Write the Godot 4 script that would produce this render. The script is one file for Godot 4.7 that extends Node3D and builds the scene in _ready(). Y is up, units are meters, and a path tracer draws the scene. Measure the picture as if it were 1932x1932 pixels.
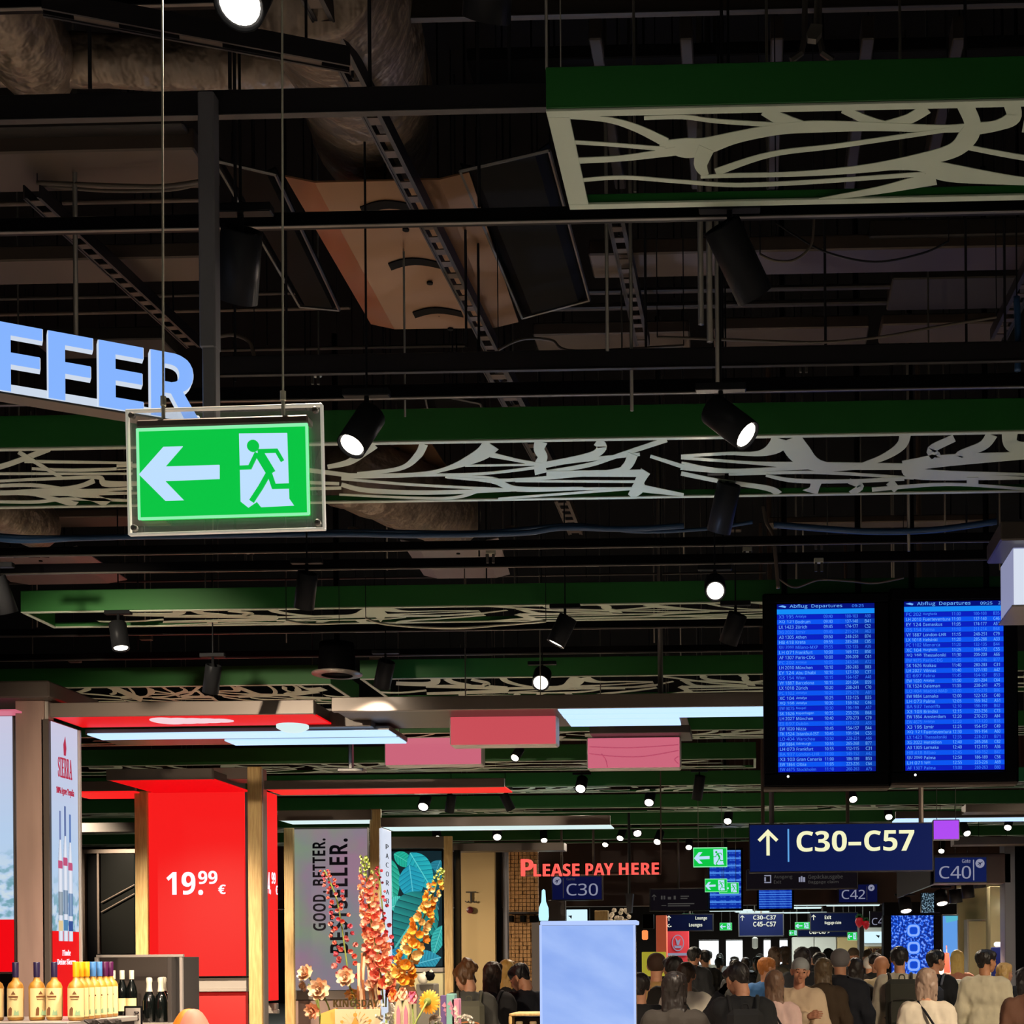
extends Node3D
# A duty-free hall in an airport: dark open ceiling with green lattice frames, lit signs, shop gantries on the left, travellers walking to the gates.

const F := 2700.0      # focal length in pixels of the 1932-pixel frame
const EYE := 1.62
const HP := 2.0        # underside of the green frames above the eye
var CB := Basis.IDENTITY
var used := {}
var M := {}
var rng := RandomNumberGenerator.new()
var cache := {}


func P(px: float, py: float, d: float) -> Vector3:    # the point of the plane z = -d seen at that place of the photograph
	var dir := CB * Vector3((px - 1352.0) / F, (1812.0 - py) / F, -1.0)
	return Vector3(0, EYE, 0) + dir * (d / -dir.z)


func Q(px: float, py: float, h: float) -> Vector3:    # the same for the level plane h above the eye
	var dir := CB * Vector3((px - 1352.0) / F, (1812.0 - py) / F, -1.0)
	return Vector3(0, EYE, 0) + dir * (h / dir.y)


func D(py: float, h: float) -> float:
	return F * h / (1812.0 - py)


func mk(k: String, col: String, rough := 0.6, metal := 0.0, em := 0.0, emcol := "") -> StandardMaterial3D:
	var m := StandardMaterial3D.new()
	m.resource_name = k
	m.albedo_color = Color(col)
	m.roughness = rough
	m.metallic = metal
	if em > 0.0:
		m.emission_enabled = true
		m.emission = Color(emcol if emcol else col)
		m.emission_energy_multiplier = em
	M[k] = m
	return m


func glow(k: String, col: String, em := 1.0) -> StandardMaterial3D:
	var m := mk(k, "101010", 0.45, 0.0, em, col)
	m.metallic_specular = 0.2
	return m


func noisy(m: StandardMaterial3D, freq: float, c0: String, c1: String, scale: Vector3, bump := 0.0) -> void:
	var n := FastNoiseLite.new()
	n.seed = M.size()
	n.frequency = freq
	n.fractal_octaves = 4
	var t := NoiseTexture2D.new()
	t.width = 256
	t.height = 256
	t.seamless = true
	t.noise = n
	var g := Gradient.new()
	g.set_color(0, Color(c0))
	g.set_color(1, Color(c1))
	t.color_ramp = g
	m.albedo_color = Color.WHITE
	m.albedo_texture = t
	m.uv1_triplanar = true
	m.uv1_world_triplanar = true
	m.uv1_scale = scale
	if bump > 0.0:
		var b := NoiseTexture2D.new()
		b.width = 256
		b.height = 256
		b.seamless = true
		b.noise = n
		b.as_normal_map = true
		b.bump_strength = bump
		m.normal_enabled = true
		m.normal_texture = b


func nm(n: String) -> String:
	if not used.has(n):
		used[n] = 0
		return n
	used[n] += 1
	return "%s_%03d" % [n, used[n]]


func tag(o: Node3D, label: String, cat: String, group := "") -> Node3D:
	o.set_meta("label", label)
	o.set_meta("category", cat)
	if group:
		o.set_meta("group", group)
	return o


func thing(called: String, label: String, cat: String, at := Vector3.ZERO, group := "") -> Node3D:
	var o := Node3D.new()
	o.name = nm(called)
	add_child(o)
	o.position = at
	return tag(o, label, cat, group)


func glob(o: Node3D) -> Transform3D:
	var t := Transform3D.IDENTITY
	var n: Node = o
	while n != null and n != self and n is Node3D:
		t = n.transform * t
		n = n.get_parent()
	return t


func part(parent: Node3D, called: String, s: SurfaceTool, m: Material, local := false) -> MeshInstance3D:
	s.generate_normals()
	var o := MeshInstance3D.new()
	o.mesh = s.commit()
	o.material_override = m
	o.name = called
	parent.add_child(o, true)
	if not local:
		o.transform = glob(parent).affine_inverse()
	return o


func pmesh(parent: Node3D, called: String, mesh: Mesh, m: Material, xf := Transform3D.IDENTITY) -> MeshInstance3D:
	var o := MeshInstance3D.new()
	o.mesh = mesh
	o.material_override = m
	o.name = called
	o.transform = xf
	parent.add_child(o, true)
	return o


func single(called: String, s: SurfaceTool, m: Material, label: String, cat: String, group := "") -> MeshInstance3D:
	s.generate_normals()
	var a := s.commit()
	var c := a.get_aabb().get_center()
	var s2 := SurfaceTool.new()
	s2.append_from(a, 0, Transform3D(Basis.IDENTITY, -c))
	var o := MeshInstance3D.new()
	o.mesh = s2.commit()
	o.material_override = m
	o.name = nm(called)
	o.position = c
	add_child(o)
	tag(o, label, cat, group)
	return o


func struct(called: String, s: SurfaceTool, m: Material, parent: Node3D = null) -> MeshInstance3D:
	s.generate_normals()
	var o := MeshInstance3D.new()
	o.mesh = s.commit()
	o.material_override = m
	if parent:
		o.name = called
		parent.add_child(o, true)
	else:
		o.name = nm(called)
		o.set_meta("kind", "structure")
		add_child(o)
	return o


func ST(smooth := false) -> SurfaceTool:
	var s := SurfaceTool.new()
	s.begin(Mesh.PRIMITIVE_TRIANGLES)
	s.set_smooth_group(0 if smooth else -1)
	return s


func tri(s: SurfaceTool, a: Vector3, b: Vector3, c: Vector3) -> void:   # counter-clockwise from outside
	s.add_vertex(a)
	s.add_vertex(c)
	s.add_vertex(b)


func quad(s: SurfaceTool, a: Vector3, b: Vector3, c: Vector3, d: Vector3) -> void:
	tri(s, a, b, c)
	tri(s, a, c, d)


func oquad(s: SurfaceTool, a: Vector3, b: Vector3, c: Vector3, d: Vector3, mid: Vector3) -> void:
	if (b - a).cross(c - a).dot((a + b + c + d) * 0.25 - mid) >= 0.0:
		quad(s, a, b, c, d)
	else:
		quad(s, d, c, b, a)


func box(s: SurfaceTool, c: Vector3, size: Vector3, bev := 0.0, bs := Basis.IDENTITY) -> void:
	var h := size * 0.5
	var e := minf(bev, minf(h.x, minf(h.y, h.z)) * 0.6)
	var pts := {}
	for sx in [-1, 1]:
		for sy in [-1, 1]:
			for sz in [-1, 1]:
				var sg := Vector3(sx, sy, sz)
				for ax in 3:
					var v := (h - Vector3(e, e, e)) * sg
					v[ax] = h[ax] * sg[ax]
					pts[[sx, sy, sz, ax]] = c + bs * v
	for ax in 3:
		var a1 := (ax + 1) % 3
		var a2 := (ax + 2) % 3
		for sg in [-1, 1]:
			var q := []
			for st in [[-1, -1], [1, -1], [1, 1], [-1, 1]]:
				var k := [0, 0, 0]
				k[ax] = sg
				k[a1] = st[0]
				k[a2] = st[1]
				q.append(pts[[k[0], k[1], k[2], ax]])
			oquad(s, q[0], q[1], q[2], q[3], c)
	if e <= 0.0:
		return
	for ax in 3:           # chamfers along each axis, then the corners
		var a1 := (ax + 1) % 3
		var a2 := (ax + 2) % 3
		for st in [[-1, -1], [1, -1], [1, 1], [-1, 1]]:
			var k0 := [0, 0, 0]
			k0[ax] = -1
			k0[a1] = st[0]
			k0[a2] = st[1]
			var k1 := k0.duplicate()
			k1[ax] = 1
			oquad(s, pts[[k0[0], k0[1], k0[2], a1]], pts[[k1[0], k1[1], k1[2], a1]], pts[[k1[0], k1[1], k1[2], a2]], pts[[k0[0], k0[1], k0[2], a2]], c)
	for sx in [-1, 1]:
		for sy in [-1, 1]:
			for sz in [-1, 1]:
				var a: Vector3 = pts[[sx, sy, sz, 0]]
				var b: Vector3 = pts[[sx, sy, sz, 1]]
				var d: Vector3 = pts[[sx, sy, sz, 2]]
				if (b - a).cross(d - a).dot(a - c) >= 0.0:
					tri(s, a, b, d)
				else:
					tri(s, a, d, b)


func hexa(s: SurfaceTool, f: Array, b: Array) -> void:     # a solid between two quads of four corners each
	var mid := Vector3.ZERO
	for i in 4:
		mid += (f[i] + b[i]) * 0.125
	oquad(s, f[0], f[1], f[2], f[3], mid)
	oquad(s, b[0], b[1], b[2], b[3], mid)
	for i in 4:
		var j := (i + 1) % 4
		oquad(s, f[i], f[j], b[j], b[i], mid)


func rect(x0: float, y0: float, x1: float, y1: float, d: float) -> Array:   # [centre, width, height] of a box face seen there
	var a := P(x0, (y0 + y1) * 0.5, d)
	var b := P(x1, (y0 + y1) * 0.5, d)
	var t := P((x0 + x1) * 0.5, y0, d)
	var u := P((x0 + x1) * 0.5, y1, d)
	return [Vector3((a.x + b.x) * 0.5, (t.y + u.y) * 0.5, -d), b.x - a.x, t.y - u.y]


func pb(s: SurfaceTool, x0: float, y0: float, x1: float, y1: float, d: float, t: float, bev := 0.004) -> SurfaceTool:
	var r := rect(x0, y0, x1, y1, d)
	box(s, r[0] - Vector3(0, 0, t * 0.5), Vector3(r[1], r[2], t), bev)
	return s


func tube(s: SurfaceTool, pts: Array, r, n := 8, cap := true) -> SurfaceTool:
	var rings := []
	var up := Vector3.UP
	for i in pts.size():
		var a: Vector3 = pts[maxi(i - 1, 0)]
		var b: Vector3 = pts[mini(i + 1, pts.size() - 1)]
		var t := (b - a).normalized()
		if absf(t.dot(up)) > 0.95:
			up = Vector3.RIGHT if absf(t.x) < 0.9 else Vector3.BACK
		var u := t.cross(up).normalized()
		var v := u.cross(t)
		up = v
		var rr: float = r[i] if r is Array else r
		var ring := []
		for k in n:
			var an := TAU * k / n
			ring.append(pts[i] + (u * cos(an) + v * sin(an)) * rr)
		rings.append(ring)
	for i in pts.size() - 1:
		for k in n:
			var k2 := (k + 1) % n
			quad(s, rings[i][k], rings[i][k2], rings[i + 1][k2], rings[i + 1][k])
	if cap:
		for k in n:
			var k2 := (k + 1) % n
			tri(s, pts[0], rings[0][k2], rings[0][k])
			tri(s, pts[-1], rings[-1][k], rings[-1][k2])
	return s


func lathe(s: SurfaceTool, prof: Array, n := 20, xf := Transform3D.IDENTITY) -> SurfaceTool:   # profile of (radius, height) from bottom to top
	for i in prof.size() - 1:
		for k in n:
			var a := TAU * k / n
			var b := TAU * (k + 1) / n
			var p0 := xf * Vector3(cos(a) * prof[i].x, prof[i].y, sin(a) * prof[i].x)
			var p1 := xf * Vector3(cos(b) * prof[i].x, prof[i].y, sin(b) * prof[i].x)
			var p2 := xf * Vector3(cos(b) * prof[i + 1].x, prof[i + 1].y, sin(b) * prof[i + 1].x)
			var p3 := xf * Vector3(cos(a) * prof[i + 1].x, prof[i + 1].y, sin(a) * prof[i + 1].x)
			if prof[i].x < 1e-5:
				tri(s, p0, p3, p2)
			elif prof[i + 1].x < 1e-5:
				tri(s, p0, p2, p1)
			else:
				quad(s, p0, p3, p2, p1)
	return s


func plate(s: SurfaceTool, poly: PackedVector2Array, t: float, xf: Transform3D) -> SurfaceTool:   # a polygon in xy, its front at z = 0, t thick backwards
	if not Geometry2D.is_polygon_clockwise(poly):
		pass
	else:
		poly.reverse()
	var ix := Geometry2D.triangulate_polygon(poly)
	for i in range(0, ix.size(), 3):
		var a := poly[ix[i]]
		var b := poly[ix[i + 1]]
		var c := poly[ix[i + 2]]
		if (b - a).cross(c - a) < 0:
			var q := b
			b = c
			c = q
		tri(s, xf * Vector3(a.x, a.y, 0), xf * Vector3(b.x, b.y, 0), xf * Vector3(c.x, c.y, 0))
		tri(s, xf * Vector3(a.x, a.y, -t), xf * Vector3(c.x, c.y, -t), xf * Vector3(b.x, b.y, -t))
	for i in poly.size():
		var a := poly[i]
		var b := poly[(i + 1) % poly.size()]
		quad(s, xf * Vector3(a.x, a.y, 0), xf * Vector3(a.x, a.y, -t), xf * Vector3(b.x, b.y, -t), xf * Vector3(b.x, b.y, 0))
	return s


func pplate(s: SurfaceTool, pts: Array, d: float, t: float) -> SurfaceTool:     # the same from places in the photograph, at depth d
	var poly := PackedVector2Array()
	for p in pts:
		var w := P(p.x, p.y, d)
		poly.append(Vector2(w.x, w.y))
	return plate(s, poly, t, Transform3D(Basis.IDENTITY, Vector3(0, 0, -d)))


func smooth(pts: Array, n := 8) -> Array:      # Catmull-Rom through the points (Vector2 or Vector3)
	var out := []
	for i in pts.size() - 1:
		var a = pts[maxi(i - 1, 0)]
		var d = pts[mini(i + 2, pts.size() - 1)]
		for k in n:
			out.append(pts[i].cubic_interpolate(pts[i + 1], a, d, float(k) / n))
	out.append(pts[-1])
	return out


func uvquad(a: Vector3, b: Vector3, c: Vector3, d: Vector3) -> SurfaceTool:    # bottom-left, bottom-right, top-right, top-left
	var s := ST()
	for k in [[a, Vector2(0, 1)], [c, Vector2(1, 0)], [b, Vector2(1, 1)], [a, Vector2(0, 1)], [d, Vector2(0, 0)], [c, Vector2(1, 0)]]:
		s.set_uv(k[1])
		s.add_vertex(k[0])
	return s


func puv(x0: float, y0: float, x1: float, y1: float, d: float) -> SurfaceTool:
	var r := rect(x0, y0, x1, y1, d)
	var c: Vector3 = r[0]
	var w: float = r[1] * 0.5
	var h: float = r[2] * 0.5
	return uvquad(c + Vector3(-w, -h, 0), c + Vector3(w, -h, 0), c + Vector3(w, h, 0), c + Vector3(-w, h, 0))


func printed(k: String, im: Image, em := 1.0) -> StandardMaterial3D:
	var m := StandardMaterial3D.new()
	m.resource_name = k
	var t := ImageTexture.create_from_image(im)
	if em > 0.0:
		m.albedo_color = Color(0.02, 0.02, 0.02)
		m.emission_enabled = true
		m.emission = Color.BLACK
		m.emission_texture = t
		m.emission_energy_multiplier = em
	else:
		m.albedo_texture = t
	m.roughness = 0.5
	m.metallic_specular = 0.2
	M[k] = m
	return m


func text(parent: Node3D, called: String, words: String, c: Vector3, w: float, h: float, m: Material, font := "Droid Sans", weight := 400, depth := 0.004, bs := Basis.IDENTITY, align := HORIZONTAL_ALIGNMENT_CENTER) -> MeshInstance3D:
	var t := TextMesh.new()
	var f := SystemFont.new()
	f.font_names = PackedStringArray([font])
	f.font_weight = weight
	t.font = f
	t.text = words
	t.font_size = 48
	t.pixel_size = 0.01
	t.curve_step = 1.5 if h > 0.05 else 3.0
	t.depth = 0.1
	t.horizontal_alignment = align
	var ab := t.get_aabb()
	var sy := h / ab.size.y
	var sx := w / ab.size.x if w > 0.0 else sy
	var sc := bs * Basis.from_scale(Vector3(sx, sy, depth / 0.1))
	var o := MeshInstance3D.new()
	o.mesh = t
	o.material_override = m
	o.name = called
	parent.add_child(o, true)
	o.transform = glob(parent).affine_inverse() * Transform3D(sc, c - sc * ab.get_center())
	return o


func ptext(parent: Node3D, called: String, words: String, x0: float, y0: float, x1: float, y1: float, d: float, m: Material, font := "Droid Sans", weight := 400, depth := 0.004) -> MeshInstance3D:
	var r := rect(x0, y0, x1, y1, d)
	return text(parent, called, words, r[0], r[1], r[2], m, font, weight, depth)


func _ready() -> void:
	rng.seed = 7
	view()
	materials()
	room()
	lamps()
	ceiling()
	frames()
	spots()
	signs()
	shop()
	products()
	hall_front()
	hall()
	people()


func view() -> void:
	CB = Basis(Vector3.UP, 0.0252) * Basis(Vector3.BACK, -0.008)
	var cam := Camera3D.new()
	cam.name = "camera"
	cam.projection = Camera3D.PROJECTION_FRUSTUM
	cam.near = 0.05
	cam.far = 200.0
	cam.size = cam.near * 1932.0 / F
	cam.frustum_offset = Vector2((966.0 - 1352.0) / F, (1812.0 - 966.0) / F) * cam.near
	cam.transform = Transform3D(CB, Vector3(0, EYE, 0))
	add_child(cam)
	cam.current = true
	var we := WorldEnvironment.new()
	we.name = "environment"
	var e := Environment.new()
	e.background_mode = Environment.BG_COLOR
	e.background_color = Color(0.93, 0.96, 1.0)
	e.background_energy_multiplier = 2.5
	e.tonemap_mode = Environment.TONE_MAPPER_LINEAR
	e.tonemap_exposure = 1.0
	e.sdfgi_enabled = true
	e.ssao_enabled = true
	e.ssil_enabled = true
	we.environment = e
	add_child(we)


func materials() -> void:
	mk("black", "0b0b0d", 0.5)
	mk("deck", "161618", 0.9)
	mk("rail", "151417", 0.35, 0.3)
	mk("rail_grey", "2b292d", 0.45, 0.3)
	mk("duct", "5a4d45", 0.5, 0.35)
	mk("duct_dark", "3a3431", 0.55, 0.3)
	mk("steel", "6a6662", 0.4, 0.6)
	mk("post_grey", "77757c", 0.5, 0.2)
	mk("rod", "77736c", 0.4, 0.5)
	mk("wire", "c9c7b4", 0.4, 0.3)
	mk("cable", "564c44", 0.6)
	mk("cable_blue", "24466e", 0.5)
	mk("cable_dark", "26262a", 0.6)
	noisy(mk("foil", "8a7a6c", 0.42, 0.35), 0.02, "6c5d50", "8f7d6c", Vector3(1.6, 1.6, 1.6), 10.0)
	mk("baffle", "8f6a4e", 0.3, 0.55)
	mk("baffle_grey", "9a8d8a", 0.45, 0.2)
	mk("panel_black", "0c0d0e", 0.4)
	mk("green", "22692a", 0.5)
	mk("lattice", "bccab6", 0.42)
	mk("spot_body", "202124", 0.38, 0.2)
	mk("lens", "ffffff", 0.3, 0.0, 9.0, "fff3df")
	mk("lens_cold", "ffffff", 0.3, 0.0, 9.0, "f4f2ff")
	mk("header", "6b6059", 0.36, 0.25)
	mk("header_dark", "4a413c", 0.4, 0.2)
	noisy(mk("column", "8a7068", 0.5), 0.01, "80675f", "94796f", Vector3(2, 0.3, 2))
	mk("column_edge", "a89f98", 0.35, 0.4)
	noisy(mk("oak", "c9a566", 0.5), 0.03, "b08c55", "d3b277", Vector3(6, 0.5, 6))
	mk("floor", "a09a92", 0.3)
	mk("wall", "2a2422", 0.8)
	mk("wall_beige", "c5a877", 0.7)
	mk("bulkhead", "4a2a24", 0.5)
	mk("white_paint", "d8d4cc", 0.6)
	mk("cream", "cfc79b", 0.6)
	mk("glass_dark", "10100f", 0.12)
	mk("navy", "070b22", 0.4, 0.0, 1.0, "0b1748")
	mk("navy_dim", "090d28", 0.4, 0.0, 0.5, "10154a")
	glow("sign_text", "f4f3c4", 1.0)
	glow("sign_dim", "8d8fa6", 0.9)
	glow("sign_faint", "4a4846", 0.7)
	glow("exit_green", "08c443", 1.0)
	glow("exit_white", "bfe0ff", 1.0)
	glow("exit_edge", "8ff0b0", 1.0)
	glow("offer_face", "86b4ff", 1.0)
	glow("offer_edge", "d5e2f4", 0.9)
	glow("red_lit", "f81d1d", 1.0)
	glow("red_deep", "e4030c", 1.0)
	glow("neon", "ff5048", 1.5)
	glow("strip", "b4d6ff", 1.3)
	glow("strip_mint", "cfe6e6", 1.1)
	glow("white_lit", "d6deee", 1.0)
	glow("violet", "b04cf2", 1.0)
	glow("salmon", "d2525c", 0.9)
	glow("pink_lit", "d46a80", 0.9)
	glow("price", "fff4ff", 1.1)
	glow("led_white", "ffffff", 1.3)
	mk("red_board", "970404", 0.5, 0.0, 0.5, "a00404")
	for k in ["navy", "navy_dim", "deck", "wall", "black", "rail", "panel_black", "spot_body", "cable_dark"]:
		M[k].metallic_specular = 0.12
	var pane := StandardMaterial3D.new()
	pane.transparency = BaseMaterial3D.TRANSPARENCY_ALPHA
	pane.albedo_color = Color(0.92, 0.95, 0.97, 0.14)
	pane.roughness = 0.05
	M["pane"] = pane
	var acr := StandardMaterial3D.new()
	acr.transparency = BaseMaterial3D.TRANSPARENCY_ALPHA
	acr.albedo_color = Color(0.9, 0.92, 0.92, 0.1)
	acr.roughness = 0.08
	M["acrylic"] = acr
	mk("acrylic_edge", "d8d3c4", 0.3, 0.0, 0.35, "d8d3c4")


func room() -> void:
	var s := ST()
	box(s, Vector3(-4, -0.15, -26), Vector3(44, 0.3, 68))
	struct("floor", s, M.floor)
	s = ST()
	box(s, Vector3(-4, 6.05, -26), Vector3(44, 0.3, 68))
	struct("ceiling", s, M.deck)
	s = ST()
	box(s, Vector3(-25.85, 3, -26), Vector3(0.3, 6, 68))
	struct("wall_west", s, M.wall)
	s = ST()
	box(s, Vector3(17.85, 3, -26), Vector3(0.3, 6, 68))
	struct("wall_east", s, M.wall)
	s = ST()
	box(s, Vector3(-4, 3, 7.85), Vector3(44, 6, 0.3))
	struct("wall_south", s, M.wall)
	# the far wall with its daylight windows
	s = ST()
	var d := 58.0
	var edges := [[1318, 1357], [1369, 1402], [1440, 1455], [1470, 1487]]
	var yt := P(1400, 1772, d).y
	var yb := P(1400, 1840, d).y
	box(s, Vector3(-4, (yt + 6) * 0.5, -d - 0.15), Vector3(44, 6 - yt, 0.3))
	box(s, Vector3(-4, yb * 0.5, -d - 0.15), Vector3(44, yb, 0.3))
	var x := -26.0
	var n := 1
	for e in edges:
		var a := P(e[0], 1800, d).x
		var b := P(e[1], 1800, d).x
		box(s, Vector3((x + a) * 0.5, (yt + yb) * 0.5, -d - 0.15), Vector3(a - x, yt - yb, 0.3))
		var w := Node3D.new()
		w.name = "window_%d" % n
		w.set_meta("kind", "structure")
		add_child(w)
		var g := ST()
		box(g, Vector3((a + b) * 0.5, (yt + yb) * 0.5, -d - 0.1), Vector3(b - a, yt - yb, 0.01))
		struct("pane", g, M.pane, w)
		g = ST()
		for k in 3:
			var xx := a + (b - a) * k * 0.5
			if k != 1:
				box(g, Vector3(xx, (yt + yb) * 0.5, -d - 0.05), Vector3(0.05, yt - yb, 0.1))
		for yy in [yt - 0.03, yb + 0.03]:
			box(g, Vector3((a + b) * 0.5, yy, -d - 0.05), Vector3(b - a, 0.05, 0.1))
		struct("window_frame", g, M.steel, w)
		n += 1
		x = b
	box(s, Vector3((x + 18) * 0.5, (yt + yb) * 0.5, -d - 0.15), Vector3(18 - x, yt - yb, 0.3))
	struct("wall_north", s, M.wall)
	# the maroon bulkhead where the shop ends and the gate hall begins
	s = ST()
	var k := 26.0
	var y0 := P(1300, 1708, k).y
	box(s, Vector3(-4, (y0 + 6) * 0.5, -k - 0.2), Vector3(44, 6 - y0, 0.4))
	struct("trim_bulkhead", s, M.bulkhead)


func lamps() -> void:      # the downlights of the shop ceiling that the photograph does not show, as real fittings over the floor behind and beside the view
	var n := 0
	for z in [4.0, 1.0, -1.2, -2.2, -7.0, -11.0, -15.0, -19.0, -23.0]:
		for x in ([-5.0, -2.4, 0.4, 3.0] if z > -4.0 else [0.56 * z - 1.0, 2.2 - 0.18 * z, 4.6 - 0.18 * z]):
			var at := Vector3(x, 4.15, z)
			var root := thing("downlight", "small recessed round downlight high between the dark ceiling rails", "downlight", at, "downlights high in the ceiling grid")
			var s := ST(true)
			lathe(s, [Vector2(0.0, 0.1), Vector2(0.075, 0.1), Vector2(0.075, 0.0), Vector2(0.06, 0.0), Vector2(0.055, 0.03)], 14)
			part(root, "housing", s, M.spot_body, true)
			s = ST(true)
			lathe(s, [Vector2(0.0, 0.028), Vector2(0.055, 0.028), Vector2(0.055, 0.034), Vector2(0.0, 0.034)], 14)
			part(root, "lens", s, M.lens, true)
			s = ST(true)
			tube(s, [Vector3(0, 0.1, 0), Vector3(0, 1.75, 0)], 0.006, 5)
			part(root, "hanger", s, M.cable_dark, true)
			var l := SpotLight3D.new()
			l.name = "beam"
			l.light_energy = 3.2
			l.light_color = Color(1.0, 0.98, 0.95)
			l.spot_range = 40.0
			l.spot_angle = 52.0
			l.spot_attenuation = 2.0
			l.light_size = 0.05
			l.shadow_enabled = true
			l.rotation.x = -PI / 2
			root.add_child(l)
			l.position = Vector3(0, -0.01, 0)
	# wall washers on the rails outside the view, each aimed at a shop front or at the aisle
	n = 0
	for q in [[V(-5.7, 3.45, -9.95), V(-4.7, 1.0, -12.9), 42.0, "red price panel"], [V(-7.4, 3.45, -13.3), V(-5.0, 1.0, -16.4), 45.0, "pastel slogan panel"], [V(-9.3, 3.45, -16.8), V(-4.8, 1.0, -20.0), 55.0, "leaf picture"],
			[V(-2.7, 3.45, -4.2), V(-4.6, 1.3, -9.0), 9.0, "brown column"], [V(-0.3, 3.55, -2.5), V(-1.4, 1.3, -5.2), 8.0, "flower bouquet"], [V(3.4, 3.45, -7.2), V(1.4, 1.2, -11.0), 26.0, "queue behind the marble pillar"], [V(4.4, 3.45, -10.2), V(3.0, 1.2, -14.6), 17.0, "people under the gate sign"], [V(-3.6, 3.45, -5.2), V(-3.4, 1.5, -12.0), 22.0, "oak columns"]]:
		var root := thing("wall_washer", "black wall washer spot beside the view, aimed at the %s" % q[3], "spotlight", q[0])
		var dir: Vector3 = (q[1] - q[0]).normalized()
		var bs := Basis.looking_at(dir, Vector3.UP)
		var s := ST(true)
		lathe(s, [Vector2(0.0, 0.16), Vector2(0.055, 0.16), Vector2(0.055, 0.0), Vector2(0.048, 0.0), Vector2(0.045, 0.02)], 16, Transform3D(bs * Basis(Vector3.RIGHT, PI / 2), Vector3.ZERO))
		part(root, "housing", s, M.spot_body, true)
		s = ST(true)
		lathe(s, [Vector2(0.0, 0.016), Vector2(0.046, 0.016), Vector2(0.046, 0.022), Vector2(0.0, 0.022)], 16, Transform3D(bs * Basis(Vector3.RIGHT, PI / 2), Vector3.ZERO))
		part(root, "lens", s, M.lens, true)
		s = ST(true)
		tube(s, [-dir * 0.1, Vector3(-dir.x * 0.1, 5.9 - q[0].y, -dir.z * 0.1)], 0.008, 6)
		part(root, "hanger", s, M.cable_dark, true)
		var l := SpotLight3D.new()
		l.name = "beam"
		l.light_energy = q[2]
		l.light_color = Color(1.0, 0.92, 0.8)
		l.spot_range = 40.0
		l.spot_angle = 26.0
		l.spot_attenuation = 2.0
		l.light_size = 0.05
		l.shadow_enabled = true
		root.add_child(l)
		l.basis = bs
		l.position = dir * 0.01
	for z in [-30.0, -37.0, -44.0, -51.0]:
		for x in [-8.0, 0.0, 8.0]:
			var root := thing("ceiling_panel", "white square light panel in the ceiling of the gate hall", "light panel", Vector3(x, 3.35, z), "light panels of the gate hall ceiling")
			var s := ST()
			box(s, Vector3(0, 0.03, 0), Vector3(1.3, 0.06, 1.3), 0.01)
			part(root, "frame", s, M.steel, true)
			s = ST()
			box(s, Vector3(0, -0.005, 0), Vector3(1.2, 0.01, 1.2))
			part(root, "diffuser", s, M.strip_mint, true)
			s = ST()
			tube(s, [Vector3(0, 0.06, 0), Vector3(0, 0.85, 0)], 0.008, 5)
			part(root, "hanger", s, M.cable_dark, true)
			var l := AreaLight3D.new()
			l.name = "panel_light"
			l.area_size = Vector2(1.2, 1.2)
			l.light_energy = 26.0
			l.light_color = Color(0.95, 1.0, 0.97)
			l.area_range = 40.0
			l.shadow_enabled = true
			l.rotation.x = -PI / 2
			root.add_child(l)
			l.position = Vector3(0, -0.02, 0)


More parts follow.
